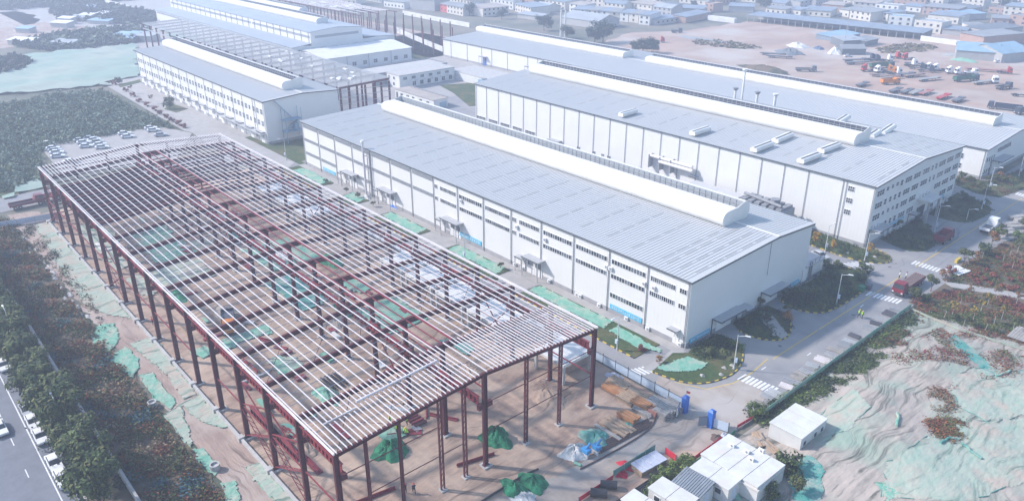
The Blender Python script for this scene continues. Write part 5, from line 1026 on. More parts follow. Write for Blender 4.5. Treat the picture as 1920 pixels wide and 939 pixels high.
def truck(kind, loc, rz, cm, bm, label, group=None, L_=8.5):
    loc = (loc[0], loc[1], loc[2] if len(loc) > 2 else .05)
    t = thing('truck' if kind != 'trailer' else 'trailer', label, 'truck' if kind != 'trailer' else 'trailer', loc, rz, group)
    x1 = L_/2
    put('chassis', cached(('ch', L_, kind), lambda: MB().box(-x1, -.5, .7, x1-.4 if kind != 'trailer' else x1, .5, .98).mesh('chassis', 'chassis')), t, False)
    ax = [x1-1.2, -x1+2.4, -x1+1.2] if kind != 'trailer' else [-x1+1.2, -x1+2.4, -x1+3.6]
    if L_ > 9 and kind != 'trailer': ax.append(x1-2.9)
    for x in ax:
        for y in (-.98, .98): put_wheel(t, x, y, .5, .4)
    if kind != 'trailer': cab(t, x1, cm)
    b0, b1 = -x1-.1, x1-2.5
    if kind == 'tractor':
        put('fifth_wheel', cached(('fw', L_), lambda: MB().cbox((-x1+1.6, 0, 1.1), (1.2, 1.0, .2)).mesh('fifth_wheel', 'chassis')), t, False); put('fuel_tank', cached(('ft', L_), lambda: MB().box(x1-4.0, .55, .55, x1-2.6, 1.15, 1.1).mesh('fuel_tank', 'car_silver')), t, False)
        put('air_deflector', cached(('ad', cm), lambda: frust(MB(), (-2.1, -1.0, -.5, 1.0), 3.0, (-2.1, -.9, -1.5, .9), 3.7).mesh('air_deflector', cm)), t, False, (x1, 0, 0))
    elif kind in ('dump', 'flat'):
        hh = 1.35 if kind == 'dump' else .55
        def bed_():
            b = MB(); b.box(b0, -1.24, 1.0, b1, 1.24, 1.15); b.box(b0, -1.24, 1.151, b1, -1.16, 1.15+hh); b.box(b0, 1.16, 1.151, b1, 1.24, 1.15+hh); b.box(b0, -1.159, 1.151, b0+.08, 1.159, 1.15+hh); b.box(b1-.08, -1.159, 1.151, b1, 1.159, 1.15+hh+.25)
            for k in range(int(b1-b0)): b.box(b0+.4+k, -1.3, 1.05, b0+.5+k, -1.241, 1.1+hh); b.box(b0+.4+k, 1.241, 1.05, b0+.5+k, 1.3, 1.1+hh)
            return b.mesh('cargo_bed', bm)
        put('cargo_bed', cached(('bed', kind, L_, bm), bed_), t, False); put('bed_floor', cached(('bf', kind, L_), lambda: MB().box(b0+.1, -1.14, 1.152, b1-.1, 1.14, 1.2).mesh('bed_floor', 'deck_dark')), t, False)
    elif kind == 'trailer':
        put('deck', cached(('dk', L_, bm), lambda: MB().box(-x1, -1.25, 1.0, x1, 1.25, 1.22).mesh('deck', bm)), t, False); put('gooseneck', cached(('gn', L_, bm), lambda: MB().box(x1-2.4, -1.2, 1.221, x1, 1.2, 1.5).mesh('gooseneck', bm)), t, False)
        put('tail_ramp', cached(('trp', L_, bm), lambda: MB().box(-x1-.7, -1.2, .8, -x1-.01, 1.2, 1.15).mesh('tail_ramp', bm)), t, False)
        for y in (-.8, .8): put('landing_leg', cached(('ll', L_), lambda: MB().box(x1-3.2, -.08, .02, x1-3.0, .08, .7).mesh('landing_leg', 'chassis')), t, False, (0, y, 0))
    return t
RT, UP, LF, DN = R(48.7), R(90), R(228.7), R(-90)
YG = 'lorries and trailers in the truck yard'
for a in (('flat', (26.8,331), R(40), 'car_grey', 'deck_grey', 'grey lorry with dark load bed driving alone across the truck yard', 10), ('trailer', (34.6,369.1), R(62), None, 'deck_dark', 'long dark low trailer left of the parked lorries', 13), ('trailer', (30.3,375.3), R(62), None, 'deck_dark', 'second dark low trailer behind the first on the left', 13),
          ('tractor', (33.3,383.3), RT, 'truck_navy', None, 'navy tractor unit at the head of the left dark trailers', 6.5), ('tractor', (36.4,382.2), RT, 'truck_navy', None, 'second navy tractor unit beside the green trailer', 6.5), ('dump', (47.3,368.5), R(60), 'truck_navy', 'truck_green', 'long green high-sided trailer lorry behind the orange cabs', 13),
          ('tractor', (47.3,354.2), LF, 'truck_red', None, 'bright red tractor unit at the left of the orange cabs', 6.5), ('tractor', (52.5,356.2), R(250), 'car_white', None, 'white tractor unit left of the orange cabs', 6.5), ('tractor', (52.9,360.6), R(20), 'truck_orange', None, 'left orange tractor unit in the tight group', 6.5), ('tractor', (56.8,357.2), R(20), 'truck_orange', None, 'right orange tractor unit in the tight group', 6.5), ('tractor', (59.4,356.2), RT, 'car_white', None, 'white tractor unit right of the orange cabs', 6.5),
          ('trailer', (59.5,346.9), R(22), None, 'deck_rust', 'rusty low trailer in front of the orange cabs', 13), ('dump', (68,333.1), R(57), 'truck_orange', 'truck_orange', 'orange dump truck standing alone near the ridge ventilator', 8.5), ('tractor', (40.2,398), RT, 'truck_red', None, 'red and white tractor unit at the back of the yard', 6.5), ('tractor', (40.7,387.1), RT, 'car_white', None, 'white tractor unit near the back red one', 6.5),
          ('tractor', (46.7,400.7), LF, 'truck_red', None, 'red tractor unit alone right of the back red and white one', 6.5), ('tractor', (55,383.6), RT, 'car_white', None, 'white bonneted tractor leading the dark chassis row', 6.5), ('tractor', (60.8,377.7), R(20), 'truck_navy', None, 'dark chassis cab in the middle row', 7.5), ('trailer', (57.3,388.3), R(20), None, 'deck_dark', 'dark empty trailer running behind the middle row', 12),
          ('tractor', (66.7,374.3), R(25), 'truck_navy', None, 'dark chassis cab right of the middle row', 7.5), ('trailer', (68.1,358.5), R(70), None, 'deck_rust', 'brown low trailer below the middle row', 11), ('trailer', (64.1,357.7), R(70), None, 'deck_dark', 'dark low trailer left of the brown one', 11), ('trailer', (76.5,355.2), R(70), None, 'deck_grey', 'pale curved-end trailer in the yard centre', 12), ('tractor', (66.6,382.1), LF, 'car_white', None, 'first white cab of the central white pair', 6.5), ('tractor', (70,381.9), LF, 'car_white', None, 'second white cab of the central white pair', 6.5),
          ('tractor', (77.2,380.3), LF, 'car_white', None, 'first white cab of the right white pair', 6.5), ('tractor', (81,380.7), LF, 'car_white', None, 'second white cab of the right white pair', 6.5), ('dump', (88.3,366.7), R(64), 'truck_navy', 'truck_green', 'long dark green trailer lorry in front of the right white cabs', 13), ('flat', (84.1,384.2), RT, 'car_white', 'car_white', 'small white lorry behind the right green trailer', 5.5), ('trailer', (95.8,366.4), R(70), None, 'deck_grey', 'grey low trailer behind the lone white tractor', 10), ('tractor', (97.9,372.3), R(-45), 'car_white', None, 'lone white tractor unit facing the camera on the right', 6.5),
          ('tractor', (93.8,399), R(25), 'truck_red', None, 'red tractor unit coupled to the long maroon trailer', 6.5), ('trailer', (85.9,398), R(25), None, 'deck_red', 'very long maroon trailer behind the right red tractor', 17), ('flat', (106.3,361.5), R(70), 'truck_navy', 'deck_dark', 'dark chassis loader near the right edge of the yard', 8), ('tractor', (116.6,351.1), R(30), 'car_white', None, 'white bonneted tractor cut by the right edge', 7.5),
          ('dump', (120.6,320.1), R(195), 'truck_navy', 'truck_navy', 'long dark navy dump truck nearest the low warehouse end', 12), ('dump', (128.2,319.5), R(250), 'truck_navy', 'truck_navy', 'dark navy truck cut by the right edge behind the dump truck', 9), ('trailer', (76.8,319.9), UP, None, 'deck_dark', 'first flat trailer frame from the left behind the ridge', 9), ('trailer', (81,321.5), UP, None, 'deck_dark', 'second flat trailer frame from the left behind the ridge', 9), ('trailer', (84.5,322.4), UP, None, 'deck_grey', 'third flat trailer from the left behind the ridge', 9.5), ('trailer', (87.5,325.7), UP, None, 'deck_red', 'fourth reddish flat trailer from the left behind the ridge', 10),
          ('trailer', (95.9,323.1), UP, None, 'truck_red', 'bright pinkish red flat trailer behind the ridge', 10), ('trailer', (102.5,321.8), UP, None, 'deck_dark', 'rightmost dark flat trailer frame behind the ridge', 8.5), ('trailer', (61.3,320.5), UP, None, 'deck_dark', 'lone dark trailer left of the orange dump truck', 8.5), ('trailer', (-7.7,358), R(25), None, 'deck_dark', 'dark trailer at the left scrap heap', 13), ('trailer', (-1.1,353.5), R(25), None, 'deck_dark', 'front dark trailer at the left scrap heap', 13),
          ('tractor', (-76,344.1), RT, 'truck_red', None, 'red tractor unit half hidden by the yard trees', 6.5), ('flat', (-92,381.6), RT, 'truck_navy', 'deck_dark', 'small dark lorry on the path at the far left of the yard', 7)):
    truck(a[0], a[1], a[2], a[3], a[4], a[5], YG, a[6])
car((21.7,384), RT, 'car_white', 'white car near the grey tents in the truck yard'); car((81.2,428.5), RT, 'car_white', 'white car in front of the blue-roofed barn')
# road vehicles
T_ = truck('flat', (165.8, (165.6,130.6)[1]), DN, 'truck_crimson', 'truck_maroon', 'red flatbed lorry loaded with brown steel beams at the zebra crossing', None, 11)
for k in range(5):
    b = MB(); b.ibeam((-5.2, -.95+k*.47, 1.55), (2.6-.4*(k % 2), -.95+k*.47, 1.55), .34, .5, .05); tag(b.build('steel_beam', 'deck_rust', None), ('leftmost', 'second', 'middle', 'fourth', 'rightmost')[k]+' brown steel beam loaded on the red flatbed lorry', 'beam', 'beams on the red lorry').location = T_.location; bpy.data.objects[-1] if 0 else None
for o in list(C.objects):
    if o.name.startswith('steel_beam'): o.rotation_euler = (0, 0, DN)
truck('flat', (164.9,179.2), UP, 'car_white', 'car_white', 'white flatbed lorry driving away on the right road', None, 7)
truck('dump', (160,163.3), UP, 'truck_maroon', 'truck_maroon', 'maroon dump lorry parked by the bed left of the office entrance', None, 6.5)
car(((144.7,131.4)[0], (144.7,131.4)[1]), R(-15), 'car_silver', 'silver saloon parked between the two warehouses')
truck('flat', (-17.5,-2.5), UP, 'truck_maroon', 'truck_maroon', 'maroon flatbed lorry on the cross road behind the frame', None, 8.5)
truck('flat', (-19.2,3.2), UP, 'truck_red', 'truck_red', 'red lorry half hidden by the far frame columns', None, 7)
LC = (((67,797), 'car_white', 'white parked car nearest the road in front of the second tree gap', 1), ((75,824), 'car_white', 'white parked car behind the tree below the first pair', 0), ((101,874), 'car_white', 'white parked car half hidden under the lower trees', 0), ((117,905), 'car_white', 'lowest white parked car under the trees', 1), ((57,772), 'car_silver', 'silver parked car mostly under the tree crown', 0), ((8,690), 'car_white', 'white parked car at the left edge under the trees', 0), ((3,672), 'car_silver', 'silver parked car at the left edge above the white one', 0))
LW = [(94.2,-24.5),(98.8,-24.9),(107.3,-24.9),(112.1,-24.9),(89.6,-24.3),(71.5,-24.8),(67.5,-24.4)]
for (x, y), (q, c_, l, s_) in zip(LW, LC): car((x, -24.7), 0, c_, l, 'cars parked along the left road', bool(s_))
car((92.3,-29.1), 0, 'car_white', 'white car driving at the left edge of the picture')
PK = [(-80.3,16.8),(-76.9,16.8),(-72.8,16.7),(-69.6,16.6),(-66.5,16.4),(-61.7,15.6),(-77.1,26.4),(-73.5,26.5),(-68,25.9),(-77.6,29.8),(-74.6,30.2),(-71,30.3),(-66.9,30),(-63,29.6),(-76.1,40.9),(-71,40.4),(-77.3,50.5),(-73.6,50.2),(-65.3,50.1),(-52.7,17.2)]
for i, q in enumerate(sorted(PK, key=lambda p: p[1])): car(q, R(70), ('car_white', 'car_white', 'car_silver')[i % 3], ('silver' if i % 3 == 2 else 'white')+' car in the far parking lot, %s from the left' % OR[i], 'cars in the far parking lot')
# ---------------------------------------------------------------- people
def body_mesh(pose):
    me = bpy.data.meshes.new('person'); J = {}; vs_ = []; es = []; rr = []
    def j(n, p, r, par=None): J[n] = len(vs_); vs_.append(p); rr.append(r); (es.append((J[par], J[n])) if par else None)
    lean = .55 if pose == 'bend' else 0; st = .22 if pose == 'walk' else .05
    j('hip', (0, 0, .92), .15); cx = lambda z: lean*(z-.92)*1.1
    dz = 1-.2*lean
    j('waist', (cx(1.08), 0, .92+.16*dz), .14, 'hip'); j('chest', (cx(1.32), 0, .92+.42*dz), .165, 'waist'); j('neck', (cx(1.5), 0, .92+.58*dz), .06, 'chest'); j('head', (cx(1.62)+.02, 0, .92+.70*dz), .105, 'neck'); j('crown', (cx(1.72)+.02, 0, .92+.80*dz), .085, 'head')
    for s, n in ((-1, 'l'), (1, 'r')):
        sw = s*st; j('sh'+n, (cx(1.4), s*.2, .92+.5*dz), .07, 'chest'); j('el'+n, (cx(1.2)+.1*abs(lean)-sw*.6, s*.27, .92+.24*dz), .05, 'sh'+n); j('wr'+n, (cx(1.05)+.22+.2*lean-sw*.6 if lean else .08-sw, s*.26, .92+.0*dz), .036, 'el'+n)
        wx, wy, wz = vs_[J['wr'+n]]; j('pm'+n, (wx+.02, wy, wz-.07), .04, 'wr'+n)
        for f in range(4): j('f%d' % f+n, (wx-.02+f*.022, wy, wz-.14+.012*abs(f-1)), .010, 'pm'+n)
        j('th'+n, (wx+.06, wy-s*.02, wz-.09), .011, 'pm'+n)
        j('hp'+n, (0, s*.1, .86), .105, 'hip'); j('kn'+n, (sw*.9+.03, s*.11, .48), .07, 'hp'+n); j('an'+n, (sw*1.5-.02, s*.11, .09), .045, 'kn'+n); j('to'+n, (sw*1.5+.14, s*.12, .04), .04, 'an'+n)
    me.from_pydata(vs_, es, []); o = bpy.data.objects.new('tmp', me); C.objects.link(o); m = o.modifiers.new('s', 'SKIN')
    sv = me.skin_vertices[0].data if me.skin_vertices else None
    if sv is None:
        bm_ = __import__('bmesh').new(); bm_.from_mesh(me); bm_.verts.layers.skin.verify(); bm_.to_mesh(me); bm_.free(); sv = me.skin_vertices[0].data
    for i, r in enumerate(rr): sv[i].radius = (r, r); sv[i].use_root = (i == 0)
    o.modifiers.new('u', 'SUBSURF').levels = 1
    dg = bpy.context.evaluated_depsgraph_get(); out = bpy.data.meshes.new_from_object(o.evaluated_get(dg)); bpy.data.objects.remove(o); return out
BM = {k: body_mesh(k) for k in ('stand', 'walk', 'bend')}
def person(loc, rz, pose, top, legs, hat, label, vest=None):
    t = thing('person', label, 'person', loc, rz); me = cached(('pb', pose, top, legs), lambda: BM[pose].copy())
    if not me.materials:
        for m in (top, legs, 'skin', 'rubber'): me.materials.append(MATS[m])
        for p in me.polygons:
            z = p.center.z; a = abs(p.center.y); hd = .92+.6*(1-.2*(.55 if pose == 'bend' else 0))
            p.material_index = 2 if (z > hd or (a > .2 and z < .93 and z > .7)) else 3 if z < .1 else 1 if z < .95 and a < .2 else 0; p.use_smooth = True
    put('body', me, t, False)
    ln = .55 if pose == 'bend' else 0; hx, hz = ln*.75, .92+.78*(1-.2*ln)
    put('hard_hat' if hat != 'hair' else 'hair', cached(('hat', hat), lambda: MB().lathe([(.165, 0), (.16, .02), (.125, .03), (.118, .09), (.08, .14), (.02, .16)], (0, 0, 0), 10).mesh('hard_hat', hat)), t, False, (hx, 0, hz))
    if vest: put('vest', cached(('vest', vest, pose), lambda: frust(frust(MB(), (-.17, -.185, .17, .185), .98, (-.185, -.215, .185, .215), 1.28), (-.185, -.215, .185, .215), 1.281, (-.12, -.16, .12, .16), 1.46).mesh('vest', vest)), t, False, (ln*.3, 0, -.06 if ln else 0))
    return t
for a in (((147,11.6), R(200), 'stand', 'cloth_navy', 'cloth_black', 'hat_red', 'person in dark clothes and red hard hat standing by the front post', None), ((147.8,12.5), R(160), 'walk', 'cloth_navy', 'cloth_black', 'hat_red', 'person in dark clothes and red hard hat walking right of the front post', None),
          ((132.1,18.7), R(60), 'stand', 'cloth_navy', 'cloth_navy', 'hat_yellow', 'worker in lime vest at the left of the group by the red plate', 'hivis'), ((134.6,18.3), R(-60), 'stand', 'cloth_navy', 'cloth_navy', 'hat_yellow', 'worker in lime vest beside the front column base', 'hivis'), ((133.9,20.7), R(140), 'walk', 'cloth_navy', 'cloth_black', 'hat_yellow', 'worker in lime vest walking by the stacked red rails', 'hivis'), ((135.7,18.9), R(20), 'bend', 'hivis', 'cloth_navy', 'hat_yellow', 'worker in lime jacket bending over the red plate', None), ((136.6,19.1), R(200), 'bend', 'hivis', 'cloth_navy', 'hat_yellow', 'second worker in lime jacket bending at the plate end', None),
          ((164.9,110.2), R(40), 'walk', 'cloth_navy', 'cloth_black', 'hat_yellow', 'left person in lime vest walking on the road', 'hivis'), ((165.6,110.1), R(40), 'stand', 'cloth_navy', 'cloth_black', 'hat_yellow', 'right person in lime vest walking on the road', 'hivis'), ((162.2,134.4), R(200), 'stand', 'cloth_white', 'cloth_navy', 'hair', 'person in white top standing behind the loaded lorry', None), ((163.4,134.9), R(200), 'stand', 'cloth_white', 'cloth_black', 'hair', 'person in white top at the side of the loaded lorry', None), ((73.2,1), R(100), 'stand', 'hat_red', 'cloth_navy', 'hat_red', 'worker in red by the ground beam on the left', None), ((141,132), R(100), 'stand', 'cloth_black', 'cloth_black', 'hair', 'person in black standing near the silver saloon', None)):
    person(*a)

# ---------------------------------------------------------------- site furniture and clutter
def lamp(loc, rz, label, h=7.2, box=True):
    t = thing('street_lamp', label, 'street lamp', loc, rz, 'street lamps')
    put('pole', cached(('lp', h), lambda: MB().tube((0, 0, 0), (0, 0, h), .11, 8, .06).mesh('pole', 'lamp_post')), t, False); put('arm', cached(('la', h), lambda: MB().tube((0, 0, h-.25), (1.5, 0, h+.1), .05, 6).mesh('arm', 'lamp_post')), t, False)
    put('lamp_head', cached(('lh', h), lambda: frust(MB(), (1.2, -.16, 2.2, .16), h+.06, (1.25, -.1, 2.1, .1), h+.2).mesh('lamp_head', 'frame_white')), t, False); put('base', cached('lb', lambda: MB().tube((0, 0, 0), (0, 0, .5), .2, 8, .16).mesh('base', 'lamp_post')), t, False)
    if box: put('control_box', cached('lx', lambda: MB().box(.1, -.25, 1.6, .45, .25, 2.4).mesh('control_box', 'panel_blue_white')), t, False)
    return t
for a in (((159.3,74.5), R(25), 'white street lamp in the rounded planter at the warehouse corner'), ((159.2,111.8), R(25), 'white street lamp in the large shaded planter'), ((152.8,137), R(40), 'street lamp at the end of the ginkgo bed'), ((144.2,134.6), R(80), 'street lamp between the two warehouses'), ((156,168.1), R(25), 'street lamp left of the office entrance drive'), ((157.8,194.1), R(25), 'street lamp right of the office entrance drive'), ((154.4,233), R(25), 'street lamp at the far right bed'), ((153.3,211.9), R(25), 'tall lamp pole at the low warehouse corner'), ((140.9,63.6), R(-90), 'street lamp on the strip by the frame front corner'), ((-9.7,71.1), R(-90), 'street lamp at the far lane end of the warehouse'), ((90.8,66.5), R(-90), 'street lamp behind the frame midway along the strip')): lamp(a[0], a[1], a[2])
lamp((158.2,182.8), R(25), 'short post lamp in the bed right of the entrance drive', 3.2, False)
lamp((102.5,-22), R(180), 'lamp over the left road beside the lower trees', 8.5, False); lamp((65.7,-21.6), R(180), 'lamp over the left road beside the upper trees', 8.5, False)
# boundary wall by the left road
t = thing('boundary_wall', 'low dark grey wall with coping between the roadside trees and the weeds', 'wall', (80, -18))
for i in range(34):
    x = -10+5*i
    if i in (9, 13): continue
    b = MB().box(x, -18.12, 0, x+4.96, -17.88, 1.5).build('wall_panel', 'plinth', t); MB().box(x, -18.2, 1.5, x+4.96, -17.8, 1.62).build('coping', 'kerb_grey', b)
# site fence
t = thing('site_fence', 'pale mesh site fence with dark posts between the frame and the works road', 'fence', (110, 58))
for i in range(34):
    x = 160.5-3*i-3
    MB().box(x-.05, 57.92, 0, x+.05, 58.02, 2.3).build('post', 'trim_dark', t); b = MB().box(x+.06, 57.96, .25, x+2.94, 57.985, 1.9).build('panel', 'panel_blue_white', t)
    bb = MB(); bb.box(x+.06, 57.93, 1.9, x+2.94, 57.99, 1.98); bb.box(x+.06, 57.93, .16, x+2.94, 57.99, .24); bb.build('rail', 'trim_dark', b)
# gate
for i, (x, y, l) in enumerate(((161.4, 57.3, 'left blue gate pillar with a red flag on top'), (166.6, 57.3, 'right blue gate pillar beside the site entrance'))):
    t = thing('gate_pillar', l, 'gate pillar', (x, y), group='blue gate pillars'); MB().box(x-.45, y-.45, 0, x+.45, y+.45, 3.0).build('shaft', 'gate_blue', t); b = MB(); frust(b, (x-.55, y-.55, x+.55, y+.55), 3.0, (x-.2, y-.2, x+.2, y+.2), 3.35); b.build('cap', 'gate_blue', t)
t = thing('flag', 'small red flag on the left gate pillar', 'flag', (161.4, 57.3, 3.3)); MB().tube((161.4, 57.3, 3.3), (161.4, 57.3, 4.3), .02, 5).build('staff', 'galv_dull', t); b = MB(); b.add([(161.42, 57.3, 4.3), (161.42, 57.3, 3.8), (161.9, 57.6, 3.75), (161.95, 57.65, 4.1)], [(0, 1, 2, 3)]); b.build('cloth', 'red_cloth', t)
t = thing('gate_leaf', 'open gate leaf with white sign board and two blue characters', 'gate', (161.4,55.1)); p, q = V((160.9, 56.6)), V((161.6,54.9)); MB().bar((p.x, p.y, 1.2), (q.x, q.y, 1.2), .08, 1.7).build('board', 'frame_white', t); b = MB()
for z in (.3, 2.08): b.bar((p.x, p.y, z), (q.x, q.y, z), .12, .08)
b.build('frame', 'trim_dark', t); b = MB(); nrm = V((-(q-p).y, (q-p).x)).normalized()*(-.05)
if nrm.dot(V((1, -.3))) < 0: nrm = -nrm
for u in (.32, .68):
    c_ = p.lerp(q, u)+nrm; d = (q-p).normalized()
    for k in (-.3, 0, .3): b.bar((c_.x-d.x*.28, c_.y-d.y*.28, 1.25+k), (c_.x+d.x*.28, c_.y+d.y*.28, 1.25+k), .02, .09)
    for k in (-.22, .15): b.bar((c_.x+d.x*k, c_.y+d.y*k, .9), (c_.x+d.x*k, c_.y+d.y*k, 1.6), .02, .09, (d.x, d.y, 0))
b.build('lettering', 'gate_blue', t)
t = thing('gate_leaf', 'right open gate leaf in dark blue mesh beside the pillar', 'gate', (166.2,56.1)); p, q = V((166.2, 56.9)), V((165.3,55.7)); MB().bar((p.x, p.y, 1.1), (q.x, q.y, 1.1), .05, 1.7).build('panel', 'tin_blue', t); b = MB(); b.bar((p.x, p.y, 2.0), (q.x, q.y, 2.0), .1, .08); b.build('rail', 'trim_dark', t)
t = thing('fence_panel', 'short pale fence panel right of the gate', 'fence', (167.5,58.2)); p, q = V((167.1, 57.3)), V((169.5,57.9)); MB().bar((p.x, p.y, 1.1), (q.x, q.y, 1.1), .05, 1.6).build('panel', 'panel_blue_white', t); MB().box(q.x-.06, q.y-.06, 0, q.x+.06, q.y+.06, 2.1).build('post', 'trim_dark', t)
heap('rubbish_heap', (169.2,55.5), 1.2, 1.0, .7, 'rebar', 'dark coiled scrap below the right gate pillar', 'heap', 31); heap('rubbish_heap', (169.6,56.8), .7, .6, .8, 'tarp', 'bagged white and blue rubbish by the fence panel', 'heap', 32)
# stacks of timber, boards and beams: every piece a part
def stack(c, rz, n, m, size, mat_, label, cat='stack', seed=1, name='timber_stack', piece='plank', group=None, sp=1.22):
    """n across, m high; size = length, width, height of one piece"""
    g = random.Random(seed); t = thing(name, label, cat, c, rz, group); me = cached(('pc', size, mat_), lambda: MB().cbox((0, 0, 0), size).mesh(piece, mat_))
    for k in range(m):
        for i in range(n):
            o = put(piece, me, t, False, (g.uniform(-.25, .25)*min(1, size[0]*.2), (i-(n-1)/2)*size[1]*sp, size[2]*(k+.5)*1.02+.04)); o.rotation_euler = (0, 0, g.uniform(-.05, .05))
    return t
XR = 0
for a in (((155.7,53.2), R(4), 4, 4, (3.2, .42, .25), 'ply_orange', 'brown plywood stack left of the grey board stacks'), ((149.1,54.9), R(2), 5, 4, (4.2, .35, .22), 'timber', 'long timber stack at the far end of the pile yard'), ((149.5,53), R(2), 4, 3, (4.0, .35, .22), 'ply_orange', 'orange-brown timber stack facing the frame'), ((152.2,53.8), R(0), 4, 3, (3.6, .35, .22), 'timber', 'timber stack second along the site fence'), ((152.9,52.2), R(0), 3, 3, (3.2, .35, .24), 'timber', 'short timber stack beside the soil'), ((153.6,54.7), R(4), 3, 4, (4.0, .35, .24), 'timber', 'timber stack against the site fence'), ((156.2,54.6), R(4), 4, 4, (3.6, .4, .22), 'ply_orange', 'orange plywood stack in the pile row'), ((156.9,52.3), R(4), 4, 2, (3.6, .4, .22), 'timber_grey', 'grey plank stack in the middle of the pile row'),
          ((157.4,55.1), R(0), 4, 5, (3.2, .45, .22), 'timber_grey', 'grey board stack near the gate, left one'), ((159.4,55.1), R(0), 5, 5, (3.4, .4, .24), 'timber_grey', 'grey board stack nearest the gate sign'), ((159.6,53.5), R(0), 3, 5, (2.6, .45, .26), 'timber_grey', 'end-on grey beam stack before the gate sign'), ((159.5,56.8), R(0), 5, 4, (3.6, .35, .24), 'timber_grey', 'grey board stack against the fence by the gate'), ((158.5,52.9), R(0), 2, 3, (1.6, .5, .3), 'brick_red', 'small red brick block stack among the boards'), ((156.5,48.9), R(4), 3, 3, (3.4, .5, .3), 'ply_orange', 'orange-brown plywood pile at the bend of the track'),
          ((156.9,46.7), R(2), 2, 1, (5.2, .6, .35), 'timber', 'pale long beam pair in front of the orange pile'), ((156.6,45.1), R(2), 2, 1, (5.2, .6, .35), 'timber', 'second pale long beam pair beside the teal net'), ((156.8,43.6), R(2), 1, 1, (5.4, .6, .3), 'timber_grey', 'single long grey beam at the teal net edge')):
    stack(a[0], a[1], a[2], a[3], a[4], a[5], a[6], seed=int(a[0][0]*7) % 50, group='timber stacks by the site fence')
for i, (a, b_) in enumerate((((157.7,39.9), (158.6,51.3)), ((158.7,39.7), (159.5,51.2)))):
    t = thing('rebar_bundle', ('inner', 'outer')[i]+' long dark reinforcing bar bundle beside the site track', 'rebar', a); 
    for k in range(7): MB().tube((a[0]+.13*k, a[1]-.1*k, .12+.05*(k % 2)), (b_[0]+.13*k, b_[1]-.1*k, .12+.05*(k % 2)), .07, 5).build('bar', 'rebar', t)
heap('tarp_heap', (146.9,56.3), 1.8, 1.2, .8, 'tarp', 'blue-grey tarpaulin heap at the fence behind the timber', 'heap', 33); heap('netted_heap', (157.7,47.5), 1.2, .8, .5, 'net_teal', 'teal net scrap beside the orange plywood pile', 'heap', 34)
t = thing('gas_bottle', 'green bottle lying on the track near the white plastic', 'bottle', (159,34.3)); c_ = (159,34.3); MB().tube((c_[0]-.5, c_[1], .25), (c_[0]+.6, c_[1]+.3, .25), .24, 10).build('shell', 'net_green', t)
for i, (q, l) in enumerate((((158.4,36.9), 'bright blue mixing machine with white barrels on the site'), ((158.9,38.7), 'second bright blue machine right of the barrels'))):
    t = thing('site_machine', l, 'machine', q); x, y = q; MB().box(x-.65, y-.5, .8, x+.65, y+.5, 1.45).build('housing', 'blue_paint', t); MB().tube((x, y, 1.45), (x+.2, y+.7, 2.3), .2, 8).build('chute', 'blue_paint', t)
    for k in range(4): MB().tube((x-.55+.36*k, y-.35, 0), (x-.55+.36*k, y-.35, .8), .16, 8).build('barrel', 'frame_white', t)
# red plates, girders and rails lying on the ground
for a in (((135.4,19.2), R(60), (5.5, 1.6, .25), 'red steel plate where the workers bend'), ((133.5,24.9), R(-35), (3, .3, .3), 'short red girder by the worker group'), ((148.1,23.6), R(75), (6.2, .45, .5), 'red girder lying at the middle front column'), ((136.2,26.4), R(30), (5, .8, .4), 'red girder lying behind the second column row'), ((142.7,43.5), R(-38), (5.6, .9, .25), 'bright red plate girder on the soil by the platform'), ((124,5.6), R(5), (5.5, 1.0, .5), 'red plate lying inside the left front corner'), ((132.7,4.4), R(0), (5, 1.0, .4), 'red plate lean beside the second left column'), ((110.2,7.7), R(10), (4, 1.2, .4), 'red plate behind the fourth left column'), ((128.4,4.6), R(0), (4.5, 1.1, .4), 'red plate near the nearest left columns'), ((101.1,8.9), R(0), (6, .5, .9), 'red girder inside the left row midway'), ((94.6,15.6), R(25), (5, .9, .5), 'red girder piece under the roof centre'), ((144.7,8), R(80), (6, .6, .5), 'red girder at the bottom edge of the site'), ((137.6,58.7), R(5), (6, .4, .8), 'red ribbed girder beside the right corner column')):
    t = thing('steel_girder', a[3], 'girder', a[0], a[1], 'loose red steel on the site floor'); L_, w_, h = a[2]; MB().box(-L_/2, -w_/2, .05, L_/2, w_/2, .05+h*.3).build('flange', 'steel_bright_red', t, False); MB().box(-L_/2, -.05, .05+h*.3, L_/2, .05, .05+h).build('web', 'steel_bright_red', t, False)
for a in (((119.2,3.2), 'upper'), ((125.4,3.2), 'lower')):
    t = thing('crane_rail_girder', a[1]+' long ribbed red girder lying behind the left columns', 'girder', a[0]); x, y = a[0]; b = MB(); b.ibeam((x-5, y, .8), (x+5, y, .8), .6, 1.4, .09); b.build('beam', 'steel_bright_red', t)
    for k in range(9): MB().box(x-4.5+k*1.1, y-.28, .2, x-4.42+k*1.1, y+.28, 1.4).build('stiffener', 'steel_red', t)
t = thing('rail_stack', 'stack of short red crane rails beside the workers', 'stack', (133.7,22.4)); x, y = (133.7,22.4)
for k in range(5): MB().bar((x-1.6+k*.8, y-1.1, .25), (x-1.6+k*.8, y+1.1, .25), .45, .4).build('rail', 'steel_bright_red' if k % 2 else 'steel_red', t)
t = thing('pipe_rack', 'dark bundle of black scaffold pipes under the near roof bays', 'pipes', (115.3,17.8)); x, y = (115.3,17.8)
for k in range(9): MB().tube((x-2.2, y-1.6+k*.4, .3+.2*(k % 2)), (x+2.2, y-1.6+k*.4, .3+.2*(k % 2)), .16, 6).build('pipe', 'black_pipe', t)
truck('flat', (83.9,12.2), R(-20), 'truck_orange', 'truck_navy', 'orange-cabbed crane lorry working under the purlins', None, 9)
g = random.Random(11); LOOSE = {}
